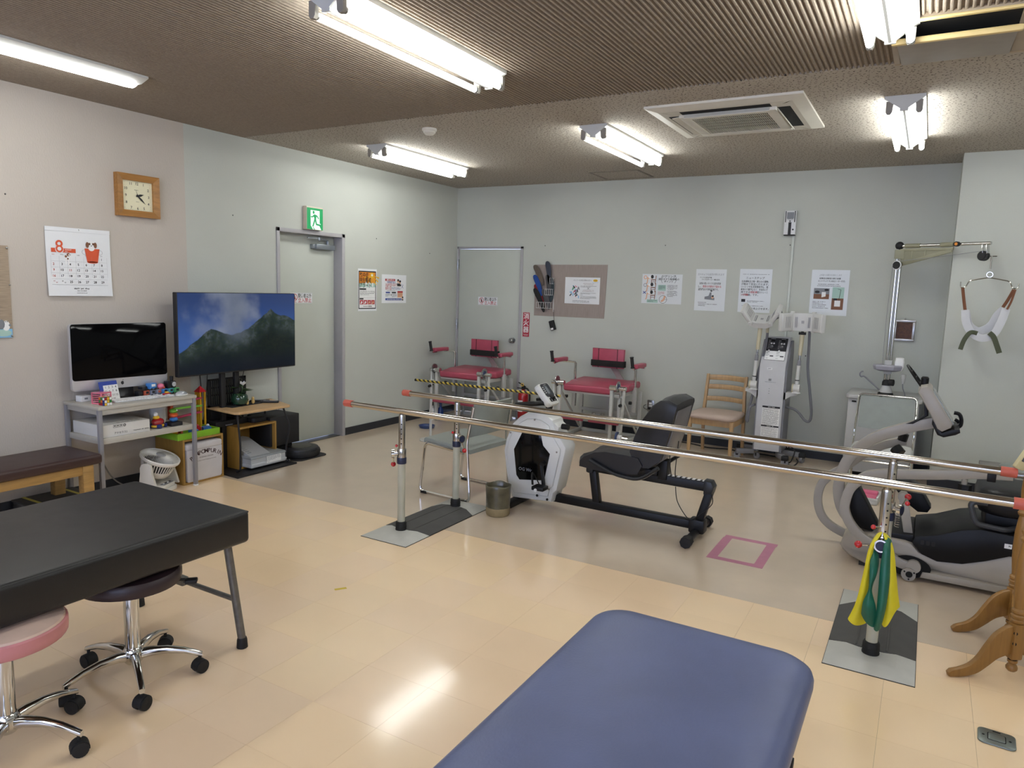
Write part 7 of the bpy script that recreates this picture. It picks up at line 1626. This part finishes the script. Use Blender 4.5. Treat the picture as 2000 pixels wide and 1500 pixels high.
# ---- low pink-and-white step block behind the trainer
t = thing('foot_block', 'white plastic foot block with a pink pad on the floor behind the trainer', 'foot block', (-.27, 6.0, 0), rad(-4))
make('block_base', MB().box(-.075, -.10, 0, .075, .10, .035, .008), m_tw, t); make('block_rim', MB().box(-.075, -.10, .03, .075, -.085, .05, .004).box(-.075, .085, .03, .075, .10, .07, .004).box(-.075, -.085, .03, -.06, .085, .06, .004).box(.06, -.085, .03, .075, .085, .06, .004), m_tw, t)
pd = make('pink_pad', MB().box(-.058, -.08, .035, .058, .02, .055, .008).box(-.058, .02, .035, .058, .08, .075, .008), M('pad_pink', 'd8708c', rough=.5), t)

# ---- turned wooden stand at the right edge
w_st = WOOD('stand_oak', '936a33', .38, 2, .82)
t = thing('wooden_stand', 'turned oak stand with two columns and curved feet at the right edge', 'stand', (.445, 3.71, 0))
P1 = Vector((.434, 3.49, 0)); P2 = Vector((.462, 3.93, 0))
PR = [(0, .02), (.014, .022), (.021, .03), (.022, .04), (.017, .05), (.012, .055), (.019, .062), (.019, .072)]
PU = [(.018, .232), (.024, .238), (.026, .246), (.021, .252), (.026, .258), (.027, .266), (.021, .272), (.026, .279), (.026, .288), (.019, .296), (.021, .32), (.026, .37), (.0285, .43), (.027, .50), (.021, .555), (.018, .575), (.024, .582), (.026, .592), (.021, .60), (.019, .606), (.025, .615), (.027, .626), (.022, .636), (.017, .645), (.021, .665), (.023, .70), (.020, .76), (.016, .80), (.02, .806), (.022, .815), (.016, .823), (.014, .84), (.019, .85), (.021, .862), (.014, .874), (0, .878)]
for P, tip in ((P1, Vector((.203, 3.336, 0))), (P2, Vector((.228, 3.824, 0)))):
    make('foot_finial', WB(t).lathe(PR, 22, tuple(P)), w_st, t)
    make('foot_gap', WB(t).lathe([(.016, .07), (.016, .08)], 16, tuple(P)), m_dark, t)
    d = tip - P; L_ = d.length; d.normalize(); s_ = Vector((-d.y, d.x, 0))
    X = Matrix(((d.x, -s_.x, 0, P.x), (d.y, -s_.y, 0, P.y), (0, 0, 1, 0), (0, 0, 0, 1)))
    bl_ = WB(t); bl_.box(-.0235, -.0235, .078, .0235, .0235, .232, .006, 2, X); make('column_block', bl_, w_st, t)
    make('column', WB(t).lathe(PU, 24, tuple(P)), w_st, t)
    for z in (.195, .15): 
        make('peg_hole', WB(t).cyl(P - d * 0 + s_ * .0232 + Vector((0, 0, z)), P + s_ * .0242 + Vector((0, 0, z)), .0065, None, 12) if False else WB(t).cyl(P - Vector((0, .0238, 0)) * 1 + Vector((-.004, 0, z)), P - Vector((0, .029, 0)) + Vector((-.004, 0, z)), .0075, None, 12), m_dark, t)
    for sg in (1, -1):
        FP = [(.018, .222), (.05, .214), (.09, .185), (.125, .135), (.155, .085), (.19, .052), (.235, .035), (L_ - .012, .03), (L_, .018), (L_ - .006, .002), (.235, .0), (.19, .006), (.15, .02), (.11, .05), (.07, .082), (.018, .10)]
        FP = FP[:1] + [tuple(q) for q in [(p.x, p.y) for p in catmull([(a, b_, 0) for a, b_ in FP[1:7]], 4)]] + FP[7:10] + [(p.x, p.y) for p in catmull([(a, b_, 0) for a, b_ in FP[10:]], 4)]
        Xf = Matrix(((sg * d.x, 0, -sg * s_.x, P.x), (sg * d.y, 0, -sg * s_.y, P.y), (0, 1, 0, 0), (0, 0, 0, 1)))
        make('curved_foot', WB(t).prism(FP, -.0125, .0125, Xf, .004), w_st, t, sharp=40)
dv = (P2 - P1).normalized()
make('cross_rail', WB(t).loft([[P1 + (P2 - P1) * k + Vector((0, 0, z)) + Vector((a, 0, 0)) for a, z in ((-.010, z0), (.010, z0), (.010, z1), (-.010, z1))] for k, z0, z1 in ((.03, .12, .215), (.2, .13, .20), (.5, .135, .185), (.8, .13, .20), (.97, .12, .215))]), w_st, t)
make('top_rail', WB(t).bar(P1 + Vector((0, 0, .72)), P2 + Vector((0, 0, .72)), .02, .04, .004), w_st, t)
t = thing('hanging_timer', 'cream handheld unit hanging by a black cord from the wooden stand', 'device', (.412, 3.895, .80))
X = R(24, 'Y') @ R(35)
make('unit_case', MB().prism(rrect(.05, .095, .01, 4, 0, .045), -.011, .011, X @ R(90, 'X'), .004), M('unit_cream', 'c9be92', rough=.5), t); make('unit_screen', MB().prism(rrect(.036, .045, .003, 3, 0, .06), .011, .0125, X @ R(90, 'X')), M('unit_screen_grey', '4d545c', rough=.2), t)
make('unit_cord', MB().tube(catmull([(.02, 0, .09), (.03, .01, .11), (.045, .03, .10), (.05, .035, .065)]), .003, 6), m_rub, t)
